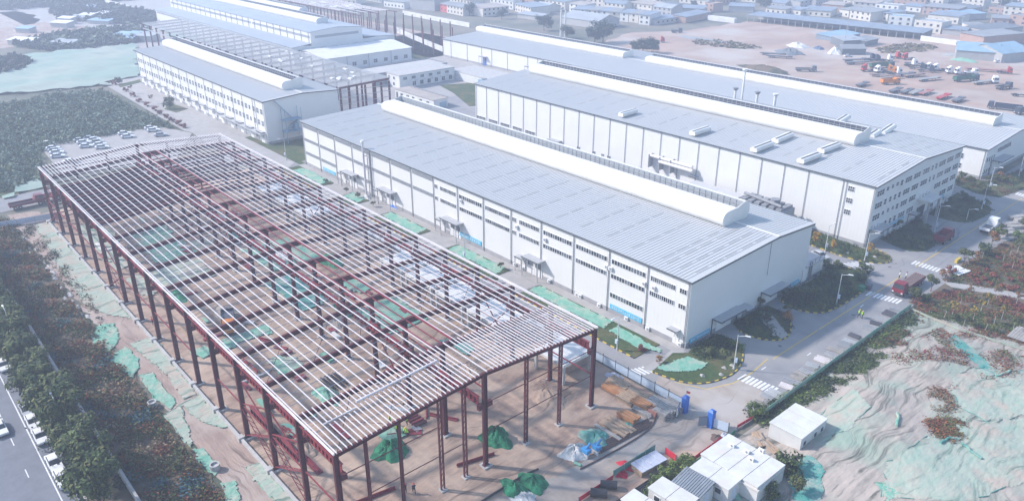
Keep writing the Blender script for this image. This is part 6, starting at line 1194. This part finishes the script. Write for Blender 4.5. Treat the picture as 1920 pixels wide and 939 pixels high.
for i in range(64):
    x, y = g.uniform(12, 138), g.uniform(3, 44); L_ = g.uniform(1.5, 5); a = g.choice((0, 0, pi/2, .5)); m = g.choice(('steel_bright_red', 'steel_bright_red', 'galv_dull', 'timber', 'net_green', 'vent_white'))
    o = MB().box(-L_/2, -g.uniform(.2, .9), .02, L_/2, .3, g.uniform(.2, .6)).build('loose_piece', m); o.location = (x, y, 0); o.rotation_euler = (0, 0, a); LOOSE.setdefault(m, []).append(o)
for m, L in LOOSE.items():
    for i, o in enumerate(sorted(L, key=lambda o: -o.location.x)): tag(o, '%s %s from the front among those lying under the large frame' % ((OR+['last but three', 'last but two', 'last but one', 'last', 'final', 'very last', 'rearmost', 'remotest'])[i], {'steel_bright_red': 'red steel offcut', 'galv_dull': 'grey steel offcut', 'timber': 'timber piece', 'net_green': 'folded green net bundle', 'vent_white': 'white panel piece'}[m]), 'debris', 'loose material under the frame')
# concrete pipe stub on the bank
for q, l in (((101.5,-8.5), 'short concrete manhole ring on the bank'), ((124,-6.9), 'concrete manhole ring on the netted track edge')):
    t = thing('manhole_ring', l, 'manhole', q); MB().lathe([(.75, 0), (.75, 1.0), (.55, 1.0), (.55, .7)], (*q, 0), 14).build('ring', 'concrete', t)
# track edging: black pipe, orange hose rail
p_ = [(160,34),(160.6,40.7),(160.8,47.4),(160.2,50.9),(158.6,53.4)]; p_ = arc(*p_); b = MB()
for a, b_ in zip(p_, p_[1:]): b.tube((*a, .15), (*b_, .15), .12, 6)
tag(b.build('hose', 'rebar'), 'dark hose edging the inside of the site track bend', 'hose')
p_ = arc(*[(155.7,17.2),(155.5,23.3),(155.5,27),(155.9,29.3)]); b = MB()
for a, b_ in zip(p_, p_[1:]): b.tube((*a, .2), (*b_, .2), .16, 6)
tag(b.build('pipe', 'black_pipe'), 'black pipe curving at the bottom of the site', 'pipe')
t = thing('culvert_pipe', 'lower large black culvert pipe by the red barrier', 'pipe', (165.7,31.8)); x, y = (165.7,31.8); MB().tube((x-.9, y-.7, .65), (x+.9, y+.9, .65), .62, 14, None, False).build('shell', 'black_pipe', t); t = thing('culvert_pipe', 'upper large black culvert pipe by the red barrier', 'pipe', (165.5,34.1)); x, y = (165.5,34.1); MB().tube((x-.9, y-.7, .65), (x+.9, y+.9, .65), .62, 14, None, False).build('shell', 'black_pipe', t)
t = thing('tarp_stack', 'long stack under a blue-grey tarpaulin by the cabins', 'stack', (166.3,42.1)); a, b_ = V((166.1,39.6)), V((166.6,44.8)); MB().bar((a.x, a.y, .5), (b_.x, b_.y, .5), 2.2, .9).build('load', 'timber', t); d = (b_-a).normalized()
for k in range(7):
    u0, u1 = a.lerp(b_, k/7), a.lerp(b_, (k+1)/7)-d*.05; MB().bar((u0.x, u0.y, 1.06+.04*(k % 2)), (u1.x, u1.y, 1.06+.04*(k % 2)), 2.6, .12).build('tarp_fold', 'tarp', t)
t = thing('pipe_stack', 'bundle of long dark steel tubes below the tarpaulin stack', 'pipes', (168.8,39.6)); a, b_ = V((168.2,32.2)), V((168.4,42.6)); s_ = V(((b_-a).y, -(b_-a).x)).normalized()
for k in range(8): MB().tube((a.x+s_.x*.3*k, a.y+s_.y*.3*k, .2), (b_.x+s_.x*.3*k, b_.y+s_.y*.3*k, .2), .14, 6).build('tube', 'black_pipe', t)
def barrier(pts, m, label, h=.8, name='barrier', cat='barrier'):
    t = thing(name, label, cat, pts[0])
    for a, b_ in zip(pts, pts[1:]):
        d = V(b_)-V(a); n = max(1, int(d.length/2))
        for k in range(n):
            p, q = V(a)+d*(k/n), V(a)+d*((k+.97)/n); MB().bar((p.x, p.y, h/2+.1), (q.x, q.y, h/2+.1), .06, h).build('panel', m, t); MB().box(p.x-.04, p.y-.04, 0, p.x+.04, p.y+.04, h+.25).build('post', 'galv_dull', t)
barrier([(164.7,28.8),(164.7,36.1)], 'red_cloth', 'red cloth barrier along the lower site track'); barrier([(170,47.6),(169.9,55.5)], 'red_cloth', 'red cloth barrier before the largest cabin'); barrier([(169.7,60.1),(170,64.2)], 'red_cloth', 'red cloth barrier above the largest cabin', .6); barrier([(166,46.4),(168.4,46.1)], 'red_cloth', 'short bright red hoarding at the tarpaulin stack', 1.2); barrier([(164.4,36.4),(164.6,45.8)], 'net_teal', 'green mesh fence beside the tarpaulin stack', 1.2, 'mesh_fence', 'fence')
barrier([(170.6,47.5),(170.5,55),(170.2,58.8)], 'net_deep', 'dark green mesh behind the red barrier at the cabins', .7, 'mesh_fence', 'fence')
barrier([(170.6, 66), (170.3, 90), (170.2, 122)], 'net_green', 'green mesh fence along the right edge of the main road', 1.1, 'mesh_fence', 'fence')
barrier([(170.3,121.2),(174.9,120.4),(180.8,119.8),(187.3,120.5),(192.6,121.2)], 'net_pale', 'thin pale garden fence above the mound', .5, 'mesh_fence', 'fence')
barrier([(-5.1,-13.9),(-3.6,-5.6),(-2.6,2.4)], 'panel_blue_white', 'blue-grey mesh fence along the cross road behind the frame', 1.6, 'mesh_fence', 'fence')
for i, q in enumerate(((163.9,39.9), (164.7,37.9))):
    t = thing('tarpaulin', ('larger', 'smaller')[i]+' crumpled red sheet on the track by the mesh fence', 'tarpaulin', q); heap_ = heap('sheet', q, 1.5-.5*i, 1.0, .35, 'red_cloth', None, None, 50+i); heap_.parent = t; heap_.matrix_parent_inverse = wm(t).inverted()
# cabins
def cabin(c, rz, L_, w_, h, label, rm='cabin_white', nwin=2, seam=3, mono=False):
    t = thing('site_cabin', label, 'cabin', c, rz, 'white site cabins'); MB().box(-L_/2, -w_/2, .15, L_/2, w_/2, h).build('wall', 'cabin_white', t, False)
    n = max(1, round(L_/seam))
    for k in range(n):
        x0, x1 = -L_/2-.12+(L_+.24)*k/n, -L_/2-.12+(L_+.24)*(k+1)/n-.09
        if mono: MB().extr([(-w_/2-.25, h+.02), (w_/2+.25, h+.5), (w_/2+.25, h+.62), (-w_/2-.25, h+.14)], 'x', x0, x1).build('roof_panel', rm, t, False)
        else: MB().box(x0, -w_/2-.12, h+.003, x1, w_/2+.12, h+.18).build('roof_panel', rm, t, False)
    for k in range(nwin):
        x = -L_/2+L_*(k+.5)/nwin; f = MB().box(x-.55, -w_/2-.06, 1.2, x+.55, -w_/2+.01, 2.2).build('window', 'frame_white', t, False); MB().box(x-.45, -w_/2-.075, 1.3, x+.45, -w_/2-.061, 2.1).build('pane', 'glass', f, False)
    f = MB().box(L_/2-.01, -.5, .2, L_/2+.05, .45, 2.2).build('door', 'panel_blue_white', t, False); MB().box(-L_/2+.01, -w_/2+.01, 0, L_/2-.01, w_/2-.01, .149).build('base', 'plinth', t, False)
    return t
# near lone cabin: corners from its roof
cab1 = cabin((176.9, 65.7, 0), R(90), 7.6, 5.4, 2.75, 'lone white two-module cabin on the mound foot', nwin=0, seam=2.5)
for y in (63, 66.2, 68.2):
    f = MB().box(179.6, y-.5, 1.0, 179.68, y+.5, 2.0).build('window', 'frame_white', cab1); MB().box(179.68, y-.38, 1.1, 179.7, y+.38, 1.9).build('pane', 'glass', f)
cc = (176.5,50.9,2.8); cabin((cc[0], cc[1], 0), R(0), 9.5, 7.0, 2.8, 'largest flat white cabin block by the site entrance', nwin=3, seam=2.4)
for q, k in (((176,52.6,3), 0), ((177.4,51.6,3), 1), ((177.3,54.4,3), 2), ((173.7,52.2,3), 3)):
    t = thing('roof_unit', ('left', 'middle', 'right', 'far')[k]+' small white unit on the largest cabin roof', 'air conditioner', q, group='units on the cabin roof'); MB().box(q[0]-.45, q[1]-.2, 2.98, q[0]+.45, q[1]+.2, 3.5).build('casing', 'frame_white', t); MB().tube((q[0]+.1, q[1]-.2, 3.25), (q[0]+.1, q[1]-.24, 3.25), .2, 8).build('fan_grille', 'pipe_grey', t)
cc = (175.6,45.5,2.7); c2 = cabin((cc[0], cc[1], 0), R(2), 6.4, 3.2, 2.7, 'narrow white cabin in front of the largest block', nwin=2); 
cc = (179.9,50.8,2.3); cabin((cc[0], cc[1], 0), R(92), 7.2, 2.8, 2.3, 'long low white cabin with planks on its roof', nwin=0)
for k in range(5):
    a = (179.9,49.4,2.6); tag(MB().bar((a[0]-1+.35*k, a[1]-1.2, 2.6), (a[0]+.8-.3*k, a[1]+1.4, 2.62), .12, .08).build('plank', 'timber'), ('first', 'second', 'third', 'fourth', 'fifth')[k]+' loose plank on the long low cabin roof', 'plank', 'planks on the cabin roof')
cc = (174.7,41.4,2.9); cabin((cc[0], cc[1], 0), R(4), 4.6, 3.6, 2.6, 'small hut with grey corrugated pitched roof', 'cabin_grey_roof', 0, .35, True)
cc = (174.1,37.8,2.6); cabin((cc[0], cc[1], 0), R(2), 6.0, 3.2, 2.6, 'white cabin at the bottom edge left of the grey hut', nwin=2)
cc = (172.6,33,2.6); cabin((cc[0], cc[1], 0), R(2), 5.0, 2.8, 2.6, 'white cabin cut off by the bottom edge', nwin=0)
stack((173.8,60.2), R(-35), 3, 2, (3.6, .4, .2), 'timber', 'splintered timber pile between the cabins', seed=9); stack((176,59.8), R(-20), 3, 2, (3.2, .35, .18), 'timber', 'broken plank pile beside the lone cabin', seed=10); heap('rubble_heap', (174.4,59.9), 2.6, 1.2, .6, 'rubble', 'brown rubble between the cabins', 'heap', 60)
heap('netted_heap', (178.4,46.7), 1.0, .7, .7, 'net_green', 'green net bundle below the narrow cabin', 'heap', 61)
# steel sections stacked along the right road edge
BI = 0
def bundle(c, rz, n, L_, m, label): return stack(c, rz, n, 1 if BI % 2 else 2, (L_, .15, .22), m, label, 'steel bundle', BI, 'steel_bundle', 'section', 'steel bundles along the road fence', 3.0)
ys = [66.5, 69, 71.2, 73.2, 76.5, 78.6, 81, 83.5, 86, 89.5, 92, 94.3, 97.5, 99.6, 102, 107.5, 110, 112.5, 116, 119]
for i, y in enumerate(ys):
    BI = i; bundle((168.4+.25*sin(i*2.1), y), R(6+8*sin(i*1.7)), 3 if i % 3 else 5, 2.2+.6*(i % 2), ('galv_dull', 'timber_grey', 'galv_dull', 'car_silver', 'galv')[i % 5] if i < 14 else ('deck_dark', 'galv_dull')[i % 2], '%s bundle of steel sections counted from the gate along the road fence' % OR[i].capitalize())
for a in (((168.9,181.1), 'slab stack nearest the white lorry on the right road edge'), ((168.2,186.8), 'second slab stack on the right road edge'), ((167.6,193.4), 'slab stack at the far right edge of the road')): stack(a[0], R(60), 2, 2, (4.5, 1.6, .4), 'timber_grey', a[1], seed=3)
t = stack((169.4,148), R(80), 5, 2, (4.5, .6, .15), 'frame_white', 'stack of white panels at the garden corner', seed=4)
t = thing('barrier_block', 'yellow barrier block at the road edge by the olive tree', 'barrier', (167.3,153.5)); x, y = (167.3,153.5); MB().box(x-.3, y-1.2, 0, x+.3, y+1.2, .8).build('body', 'kerb_yellow', t); MB().box(x-.31, y-.4, .2, x+.31, y+.4, .6).build('stripe', 'kerb_black', t)
sheet('garden_path', [(169.5,139.8),(171.4,141.2),(177.9,144.6),(184.4,147.4),(185.2,144.7),(178,141.3),(171.9,138.6)], .05, 'pavement', None, .1)
sheet('side_yard', [(167.6,174.5),(167.3,185.8),(167.6,200.5),(172.8,184),(170.3,175)], .03, 'pavement')
sheet('garden_soil', ragged([(169.9,139.5),(169,148.9),(170.2,173.4),(174.5,180.7),(193.3,127.9),(186.4,123.1),(171.9,121.3),(170,123.7)], .5, 2, 5), -.02, 'wild_ground')
t = thing('platform_deck', 'grey slatted deck corner at the right edge below the garden', 'deck', (189.7,126.2))
for k in range(8): q = (189.7,125.1); MB().box(q[0]-2+k*.5, q[1]-1, .3, q[0]-1.55+k*.5, q[1]+5, .42).build('board', 'timber_grey', t)
for q, l, m in (((159.7,121.7), 'wheelie bin pair beside the zebra crossing', 'net_deep'), ((160.2,123.7), 'dark bin at the road edge by the zebra crossing', 'trim_dark')):
    t = thing('bin', l, 'bin', q); b = MB(); frust(b, (q[0]-.5, q[1]-.5, q[0]+.5, q[1]+.5), .1, (q[0]-.6, q[1]-.6, q[0]+.6, q[1]+.6), 1.2); b.build('body', m, t); MB().box(q[0]-.64, q[1]-.64, 1.203, q[0]+.64, q[1]+.64, 1.32).build('lid', m, t)
for i, q in enumerate([(156.9,68.4),(158,73.5),(158.9,71.2),(157.4,90.7),(148,138.5),(153.3,141.2),(158.5,75.2)]):
    tag(heap('boulder', (q[0], q[1], .12), .55, .42, .35, 'boulder', None, None, 70+i, 10, 3), 'pale landscape boulder in the planters, %s from the left' % OR[i], 'boulder', 'planter boulders')
heap('netted_heap', (49.6,73.7), 2.0, .7, .5, 'gate_blue', 'bright blue bags at the foot of the warehouse wall', 'heap', 80); heap('plastic_heap', (38.8,71.8), 1.8, 1.0, 1.0, 'plastic_white', 'white plastic wrapped pile by the warehouse canopy', 'heap', 81)
# stones on the bank
g = random.Random(21)
for i in range(40):
    y = -8.6+g.uniform(-.7, .9); x = g.uniform(-8, 62); o = heap('rubble_slab', (x, y, 0), g.uniform(.4, 1.3), g.uniform(.3, .7), g.uniform(.15, .4), 'concrete', None, None, 100+i, 8, 2); tag(o, 'broken concrete slab on the bank beside the far left netting', 'rubble', 'broken slabs on the bank')

# ---------------------------------------------------------------- village and yard sheds
def block(a, b_, dep, h, wm_, rm, label, group=None, roof='mono', wins=2, cat='house', name='house', over=.4, open_=False):
    """rectangular building whose front foot runs from a to b_"""
    a, b_ = V(a), V(b_); d = b_-a; L_ = d.length; rz = math.atan2(d.y, d.x); t = thing(name, label, cat, ((a.x+b_.x)/2, (a.y+b_.y)/2), rz, group); w2 = L_/2
    if open_:
        b = MB(); b.box(-w2, dep-.3, 0, w2, dep, h+.9); b.build('back_wall', wm_, t, False)
        for k in range(max(2, int(L_/5))+1): x = -w2+.2+(L_-.4)*k/max(2, int(L_/5)); MB().box(x-.15, .1, 0, x+.15, .4, h).build('post', 'galv_dull', t, False)
    else: MB().box(-w2, 0, 0, w2, dep, h).build('wall', wm_, t, False)
    if roof == 'gable':
        pr = [(-over, h-.05), (dep/2, h+dep*.16), (dep+over, h-.05), (dep+over, h+.15), (dep/2, h+dep*.16+.2), (-over, h+.15)]; MB().extr(pr[::-1], 'x', -w2-over, w2+over).build('roof', rm, t, False)
        MB().extr([(.02, h-.05), (dep-.02, h-.05), (dep/2, h+dep*.16-.05)], 'x', -w2+.02, w2-.02).build('gable', wm_, t, False)
    elif roof == 'mono': MB().extr([(-over-.3, h+.02), (dep+over, h+.9), (dep+over, h+1.1), (-over-.3, h+.22)], 'x', -w2-over, w2+over).build('roof', rm, t, False); (None if open_ else MB().extr([(.02, h-.05), (dep-.02, h-.05), (dep-.02, h+.78)], 'x', -w2+.02, w2-.02).build('gable', wm_, t, False))
    else:
        MB().box(-w2+.2, .2, h, w2-.2, dep-.2, h+.1).build('roof', rm, t, False); b = MB(); b.box(-w2, 0, h, w2, .2, h+.6); b.box(-w2, dep-.2, h, w2, dep, h+.6); b.box(-w2, .2, h, -w2+.2, dep-.2, h+.6); b.box(w2-.2, .2, h, w2, dep-.2, h+.6); b.build('parapet', wm_, t, False)
    if wins:
        n = max(1, int(L_/4)); fl = 2 if h > 5 else 1
        me = cached('vwin', lambda: MB().box(-.75, -.06, 0, .75, 0, 1.4).mesh('window', 'glass')); fr = cached('vsill', lambda: MB().box(-.85, -.14, -.12, .85, 0, -.003).mesh('sill', 'frame_white'))
        for f in range(fl):
            for k in range(n):
                x = -w2+L_*(k+.5)/n; o = put('window', me, t, False, (x, 0, 1.1+f*3)); put('sill', fr, o, False)
    return t
VILL = []
def vh(a, b_, dep, h, wm_, rm, roof='mono', wins=2, open_=False): VILL.append((a, b_, dep, h, wm_, rm, roof, wins, open_))
# rows read off the photograph: foot of the front wall, left and right ends
vh((-186.9,383.1), (-176.6,386.3), 14, 6, 'house_cream', 'tin_blue'); vh((-176.1,386.9), (-167.3,388.6), 14, 6, 'house_cream', 'tin_grey'); vh((-166.3,389.7), (-159.3,391.6), 14, 6, 'house_white', 'tin_blue'); vh((-158.1,390.8), (-151.9,393.9), 14, 6, 'house_cream', 'tin_grey'); vh((-150.7,393.2), (-144.2,394.7), 14, 6, 'house_white', 'tin_blue'); vh((-144,395), (-136.2,396), 14, 6, 'house_cream', 'tin_grey'); vh((-132.6,392.4), (-124.6,394), 16, 6.5, 'house_white', 'tin_blue')
vh((-169.2,354.8), (-136.3,355.4), 22, 4.5, 'house_grey', 'tin_light', 'gable', 0); vh((-238.7,373.7), (-213.2,366.3), 16, 5.5, 'house_cream', 'tin_blue'); vh((-211.2,351.5), (-188.6,352.4), 8, 3, 'house_grey', 'tin_light', 'mono', 0)
vh((-276.8,330.8), (-265.9,329.2), 9, 5.8, 'house_red', 'tin_grey'); vh((-265.9,329.2), (-243.9,327.3), 12, 5.8, 'house_cream', 'tin_grey'); vh((-302.7,320.6), (-279.5,327.7), 20, 8, 'house_grey', 'tin_light', 'gable', 0); vh((-370.5,295.6), (-353.8,303.7), 12, 9, 'house_cream', 'tin_grey', 'flat'); vh((-330.1,314.8), (-305.5,317.5), 12, 5, 'house_white', 'tin_grey')
vh((-143.3,481.5), (-135.3,481.2), 12, 6, 'house_brick', 'tin_tan', 'flat'); vh((-147.8,457.9), (-132.9,465.9), 14, 4, 'house_grey', 'tin_blue', 'mono', 0); vh((-121.5,397.5), (-120.9,421.1), 10, 3.5, 'house_grey', 'tin_blue'); vh((-114.5,420.5), (-119.5,455.1), 10, 4, 'house_brick', 'tin_blue', 'mono', 0); vh((-131.2,495.2), (-115.1,504.1), 14, 4, 'house_grey', 'tin_blue', 'mono', 0)
vh((-113.9,444.9), (-92.3,445.6), 3, 2.6, 'house_white', 'tin_light', 'flat', 0); vh((-107.3,508.3), (-91,508.7), 12, 4, 'house_cream', 'tin_grey'); vh((-93.4,514.9), (-82.2,514.3), 10, 4, 'house_cream', 'tin_blue'); vh((-83,517.9), (-63.4,522.7), 18, 4.2, 'house_cream', 'tin_blue'); vh((-63.6,535.4), (-54.7,532.5), 14, 5, 'house_cream', 'tin_grey')
vh((-51.5,527.8), (-34.2,523), 18, 6, 'house_cream', 'tin_grey'); vh((-36.8,536.1), (-26.1,532.1), 16, 5.5, 'house_cream', 'tin_blue'); vh((-17.7,514.9), (-3.9,519.4), 12, 6, 'house_white', 'tin_sky', 'flat'); vh((4,503.7), (21.2,503.2), 14, 6.5, 'house_cream', 'tin_light', 'flat'); vh((-8.7,555.7), (11.6,555.4), 18, 5, 'house_cream', 'tin_blue'); vh((4.7,578.9), (14.3,598), 14, 4, 'house_grey', 'tin_sky', 'mono', 0)
vh((29.8,526.1), (37.1,534.4), 10, 3.8, 'house_cream', 'tin_grey'); vh((21.9,503.9), (35.4,506.3), 10, 3.4, 'house_grey', 'tin_blue', 'mono', 0); vh((38.5,488.4), (54.6,480.6), 30, 4.5, 'house_brick', 'tin_grey', 'mono', 0); vh((25.6,575), (35.4,578.6), 12, 4, 'house_brick', 'tin_grey'); vh((34.5,581.3), (46.4,579.9), 14, 6, 'house_brick', 'tin_grey', 'flat'); vh((-46.6,600.2), (-31.7,598.3), 12, 4, 'house_white', 'tin_blue'); vh((-43.4,633.4), (-30.3,633.2), 10, 7, 'house_cream', 'tin_sky', 'flat'); vh((-26.9,662.3), (-10.4,660.6), 12, 6, 'house_cream', 'tin_tan', 'flat'); vh((45.3,511.3), (53.9,546.7), 14, 4, 'house_grey', 'tin_dark', 'mono', 0)
vh((-92.4,461.2), (24.4,469.4), 16, 4.2, 'house_grey', 'tin_blue', 'mono', 0, True)
gv = random.Random(77)
occ = [((a[0]+b_[0])/2, (a[1]+b_[1])/2, V(a[:2]).to_2d() if 0 else 0, (V(b_)-V(a)).length/2) for a, b_, *r in VILL]
ANC = [(-363.3,325.7),(-339.4,341.6),(-316,357.1),(-293.1,372.3),(-281.3,396.3),(-258.7,411),(-236.6,425.5),(-215,439.7),(-198.1,458.7),(-185.7,483),(-177.3,513.7),(-159.9,533.2),(-146.7,559.1),(-125.3,572.3),(-104.4,585.3),(-87.3,604.6),(-73.5,630.9),(-62.6,665.2),(-44.9,685.1),(-27.3,705),(-7,716.8),(-256.5,353.6),(-230.1,347.3),(-226.8,387.2),(-227.9,405.2),(-189.1,429.8),(-171.6,440.2),(-149.6,438.2),(-81.9,560.3),(-65.6,578.7),(-46.2,572.7),(-14.9,590.4),(-3.8,629.8),(11.7,638.2),(23.9,634.2),(-287.9,357.4),(-122.6,544),(-102.3,556.9),(-207.9,490),(-289.3,414.9),(-245.2,459.1),(-181.9,541.9),(-133.3,602.5),(-97.4,643),(-74.8,662.8),(-42.3,722.8),(-19.5,754.6),(-249,489.6),(-212.5,530.8),(-172.2,582.4),(-343.1,365.8),(-374.4,354.2),(-125.3,641.3),(-282.4,458),(-334.5,399.2),(-260.4,378.4),(-203.6,404.1),(-163.4,468.3),(-69.4,604),(-55.7,629.8)]
for (x, y) in ANC:
    w_ = gv.uniform(14, 30); dp = gv.uniform(9, 18); a0 = gv.uniform(-.08, .08)+(pi/2 if gv.random() < .2 else 0)
    if any(abs(x-o_[0])+abs(y-o_[1]) < (w_/2+o_[3])*.75 for o_ in occ): w_ *= .55; dp *= .6
    occ.append((x, y, 0, w_/2)); vh((x-cos(a0)*w_/2, y-sin(a0)*w_/2), (x+cos(a0)*w_/2, y+sin(a0)*w_/2), dp, gv.choice((3.6, 4.2, 5.8, 6.4)), gv.choice(('house_cream', 'house_white', 'house_grey', 'house_brick', 'house_cream')), gv.choice(('tin_blue', 'tin_grey', 'tin_blue', 'tin_light', 'tin_dark', 'tin_tan')), gv.choice(('mono', 'gable', 'flat', 'mono')), 2)
fwd = V((cos(R(138.73))*cos(R(24.211)), sin(R(138.73))*cos(R(24.211)), -sin(R(24.211)))); rgt = V((sin(R(138.73)), -cos(R(138.73)), 0))
def scr(p): d = V((p[0], p[1], 0))-co.location; return d.dot(rgt)/d.dot(fwd), d.length
rows = {}
for h_ in VILL:
    m = ((h_[0][0]+h_[1][0])/2, (h_[0][1]+h_[1][1])/2); sx, dist = scr(m); rows.setdefault(min(11, max(0, int((dist-450)/38))), []).append((sx, h_))
RN = ['front', 'second', 'third', 'fourth', 'fifth', 'sixth', 'seventh', 'eighth', 'ninth', 'tenth', 'eleventh', 'last']; DEC = {'house_cream': 'cream', 'house_white': 'white', 'house_grey': 'grey', 'house_brick': 'brick', 'house_red': 'red', 'tin_blue': 'blue-grey', 'tin_grey': 'grey', 'tin_light': 'pale', 'tin_dark': 'dark', 'tin_sky': 'sky-blue', 'tin_tan': 'tan'}
NUM = OR+['twenty-first', 'twenty-second', 'twenty-third', 'twenty-fourth', 'twenty-fifth', 'twenty-sixth', 'twenty-seventh', 'twenty-eighth', 'twenty-ninth', 'thirtieth']+['thirty-'+x for x in OR[:9]]
for k, L in rows.items():
    for i, (sx, h_) in enumerate(sorted(L, key=lambda q: q[0])):
        a, b_, dep, hh, wm_, rm, rf, wn, op = h_
        lab = 'very long open-fronted shed with blue-grey roof along the back of the truck yard' if op else '%s-walled house, %s roof, %s from the left in the %s village row' % (DEC[wm_], DEC[rm], NUM[i], RN[k])
        block(a, b_, dep, hh, wm_, rm, lab, None if op else 'village houses beyond the yard', rf, wn, 'shed' if op else 'house', 'open_shed' if op else 'house', open_=op)
# yard sheds
for a in (((16.2,387.5), (24.8,397.1), 10, 3.2, 'tin_dark', 'tin_grey', 'grey gabled tent shed in the middle of the truck yard', 'gable'), ((4,412.2), (10.4,425), 12, 3.4, 'tin_dark', 'tin_light', 'pale-roofed lean-to behind the grey tent shed', 'mono'), ((-9.1,425.6), (-6.2,453), 12, 2.2, 'tin_blue', 'tin_sky', 'flat sky-blue shelter roof at the back of the yard', 'mono'), ((12.1,421.5), (12.1,438.1), 8, 3.0, 'tin_dark', 'tin_grey', 'small dark shed right of the pale lean-to', 'mono'),
          ((61.8,422.4), (80.3,429.7), 20, 4.5, 'house_grey', 'tin_sky', 'blue-roofed barn with pale walls right of the yard', 'gable'), ((82.5,427.7), (89.3,448.9), 22, 4.5, 'house_grey', 'tin_sky', 'second blue-roofed barn at the right edge of the yard', 'gable')): block(a[0], a[1], a[2], a[3], a[4], a[5], a[6], None, a[7], 0, 'shed', 'shed')
heap('water_tank', (11.9,387.5), 4, 3, 3.2, 'vent_white', 'rounded white tank tent beside the grey tent shed', 'tank', 21)
heap('scrap_heap', (-5.4,370.4), 9, 5, 2.6, 'tin_dark', 'dark green-grey scrap heap at the left of the yard', 'heap', 22); heap('scrap_heap', (-13.4,392.6), 7, 4, 2.2, 'plastic_white', 'white bagged scrap heap behind the dark one', 'heap', 23); heap('scrap_heap', (61.8,429.4), 9, 3, 2.4, 'tin_grey', 'grey scrap heap in front of the blue-roofed barn', 'heap', 24); heap('netted_heap', (67.3,419.4), 7, 2.6, 1.4, 'net_green', 'green netted heap in front of the blue-roofed barn', 'heap', 25); heap('scrap_heap', (-1.6,395.2), 3.5, 2.5, 1.6, 'truck_blue', 'small blue-grey scrap heap in the yard centre', 'heap', 26)
heap('soil_heap', (11.5,319.7), 14, 5, 2.0, 'wild_ground', 'long weedy soil heap just beyond the low warehouse ridge', 'heap', 27); heap('soil_heap', (-64,372.4), 20, 4, 1.0, 'tin_grey', 'long grey cinder bank across the yard left', 'heap', 28)
scrub('weeds', [(19.5,419.2),(23.5,451),(40.7,453.8),(42.6,434.9),(31.4,407.1)], 300, ('leaf_dry', 'leaf_olive', 'leaf_dry'), 1.2, .8, 41, 'dry weeds behind the parked lorries'); scrub('weeds', [(-71.9,372.5),(-45.5,378.7),(-20.7,373.6),(-32.8,359.9),(-57.7,353.5)], 260, ('leaf_dry', 'leaf_olive'), 1.0, .8, 42, 'dry weeds across the left of the truck yard')
gt = random.Random(5)
for i, q in enumerate([(-250.8,409.5),(-201.2,465.5),(-198.7,478.9),(-133.4,542.1),(-122.8,533.7),(-131.5,554.6),(-164.5,496.6),(-247,345.9),(-243.1,332.6),(-214.6,339.2),(2.5,665.4),(3.2,686),(-64.7,551.9),(-5.6,486)]): tree('far', q, 'hazy dark tree among the village roofs, %s in the village' % OR[i], 'village trees', sc=gt.uniform(.5, .9))
for i, q in enumerate([(-130.4,315.6),(-127.2,316.2)]):
    t = thing('chimney', ('left', 'right')[i]+' thin pale chimney pipe of the pair beyond the low warehouse', 'chimney', q); MB().tube((q[0], q[1], 0), (q[0], q[1], 16.5), .6, 10, .45).build('shaft', 'vent_white', t); MB().tube((q[0], q[1], 16.4), (q[0], q[1], 17.2), .75, 10).build('cap', 'galv_dull', t)
for i, q in enumerate([(-115.3,503.8),(35.9,494.5),(1.7,417.9),(-19,572.9),(16.7,613.2)]):
    t = thing('utility_pole', OR[i]+' thin utility pole from the left standing near the village', 'pole', q); MB().tube((q[0], q[1], 0), (q[0], q[1], 14), .22, 6, .14).build('shaft', 'galv_dull', t); MB().box(q[0]-1, q[1]-.08, 12.8, q[0]+1, q[1]+.08, 13).build('crossarm', 'galv_dull', t)
for (a, b_), l in ((((-280.4,299.2), (-197.7,296.6)), 'long white boundary wall behind the distant bare columns'), (((23.7,468.7), (47,466.4)), 'white wall at the end of the long open shed'), (((-210.3,247.8), (-135.4,228.2)), 'low white wall across the distant frame yard'), (((-519.9,154.7), (-414.6,156.6)), 'pale road wall in the haze at the top left')):
    d = V(b_)-V(a); t = thing('boundary_wall', l, 'wall', a, math.atan2(d.y, d.x)); n = max(2, int(d.length/8))
    for k in range(n): MB().box(d.length*k/n, -.15, 0, d.length*(k+1)/n-.05, .15, 3.0).build('wall_panel', 'house_white', t, False)
g = random.Random(3)
for i, q in enumerate([(-372.5,64.4),(-383.2,86.9),(-398.6,95.4),(-408,104.4),(-408.8,111.6),(-385.2,110.6),(-410.1,122.5),(-299.5,102.9),(-298.8,109.7),(-287.9,110.1),(-288.6,103.6),(-466.2,126.3),(-322.9,50.5),(-296.2,67)]):
    w_ = g.uniform(8, 22); block((q[0], q[1]), (q[0]+w_*.8, q[1]+w_*.5), g.uniform(4, 8), g.uniform(2, 3.5), 'house_grey', g.choice(('tin_light', 'vent_white', 'tin_sky')), 'hazy low shed in the far left scrap land, %s reckoned from the left edge' % OR[i], 'hazy sheds far left', 'mono', 0, 'shed', 'shed')

# ---------------------------------------------------------------- hazy air
b = MB(); b.box(-3300, -3300, -1.6, 3300, 3300, 82); o = stuff(b.build('haze', 'soil')); o.data.materials.clear(); tag(o, 'pale blue morning haze over the whole works', 'haze')
m = bpy.data.materials.new('haze'); m.use_nodes = True; m.node_tree.nodes.clear()
pv = m.node_tree.nodes.new('ShaderNodeVolumePrincipled'); pv.inputs['Density'].default_value = .00072; pv.inputs['Color'].default_value = (.71, .79, 1, 1); pv.inputs['Anisotropy'].default_value = .2
mo = m.node_tree.nodes.new('ShaderNodeOutputMaterial'); m.node_tree.links.new(pv.outputs[0], mo.inputs['Volume']); o.data.materials.append(m)
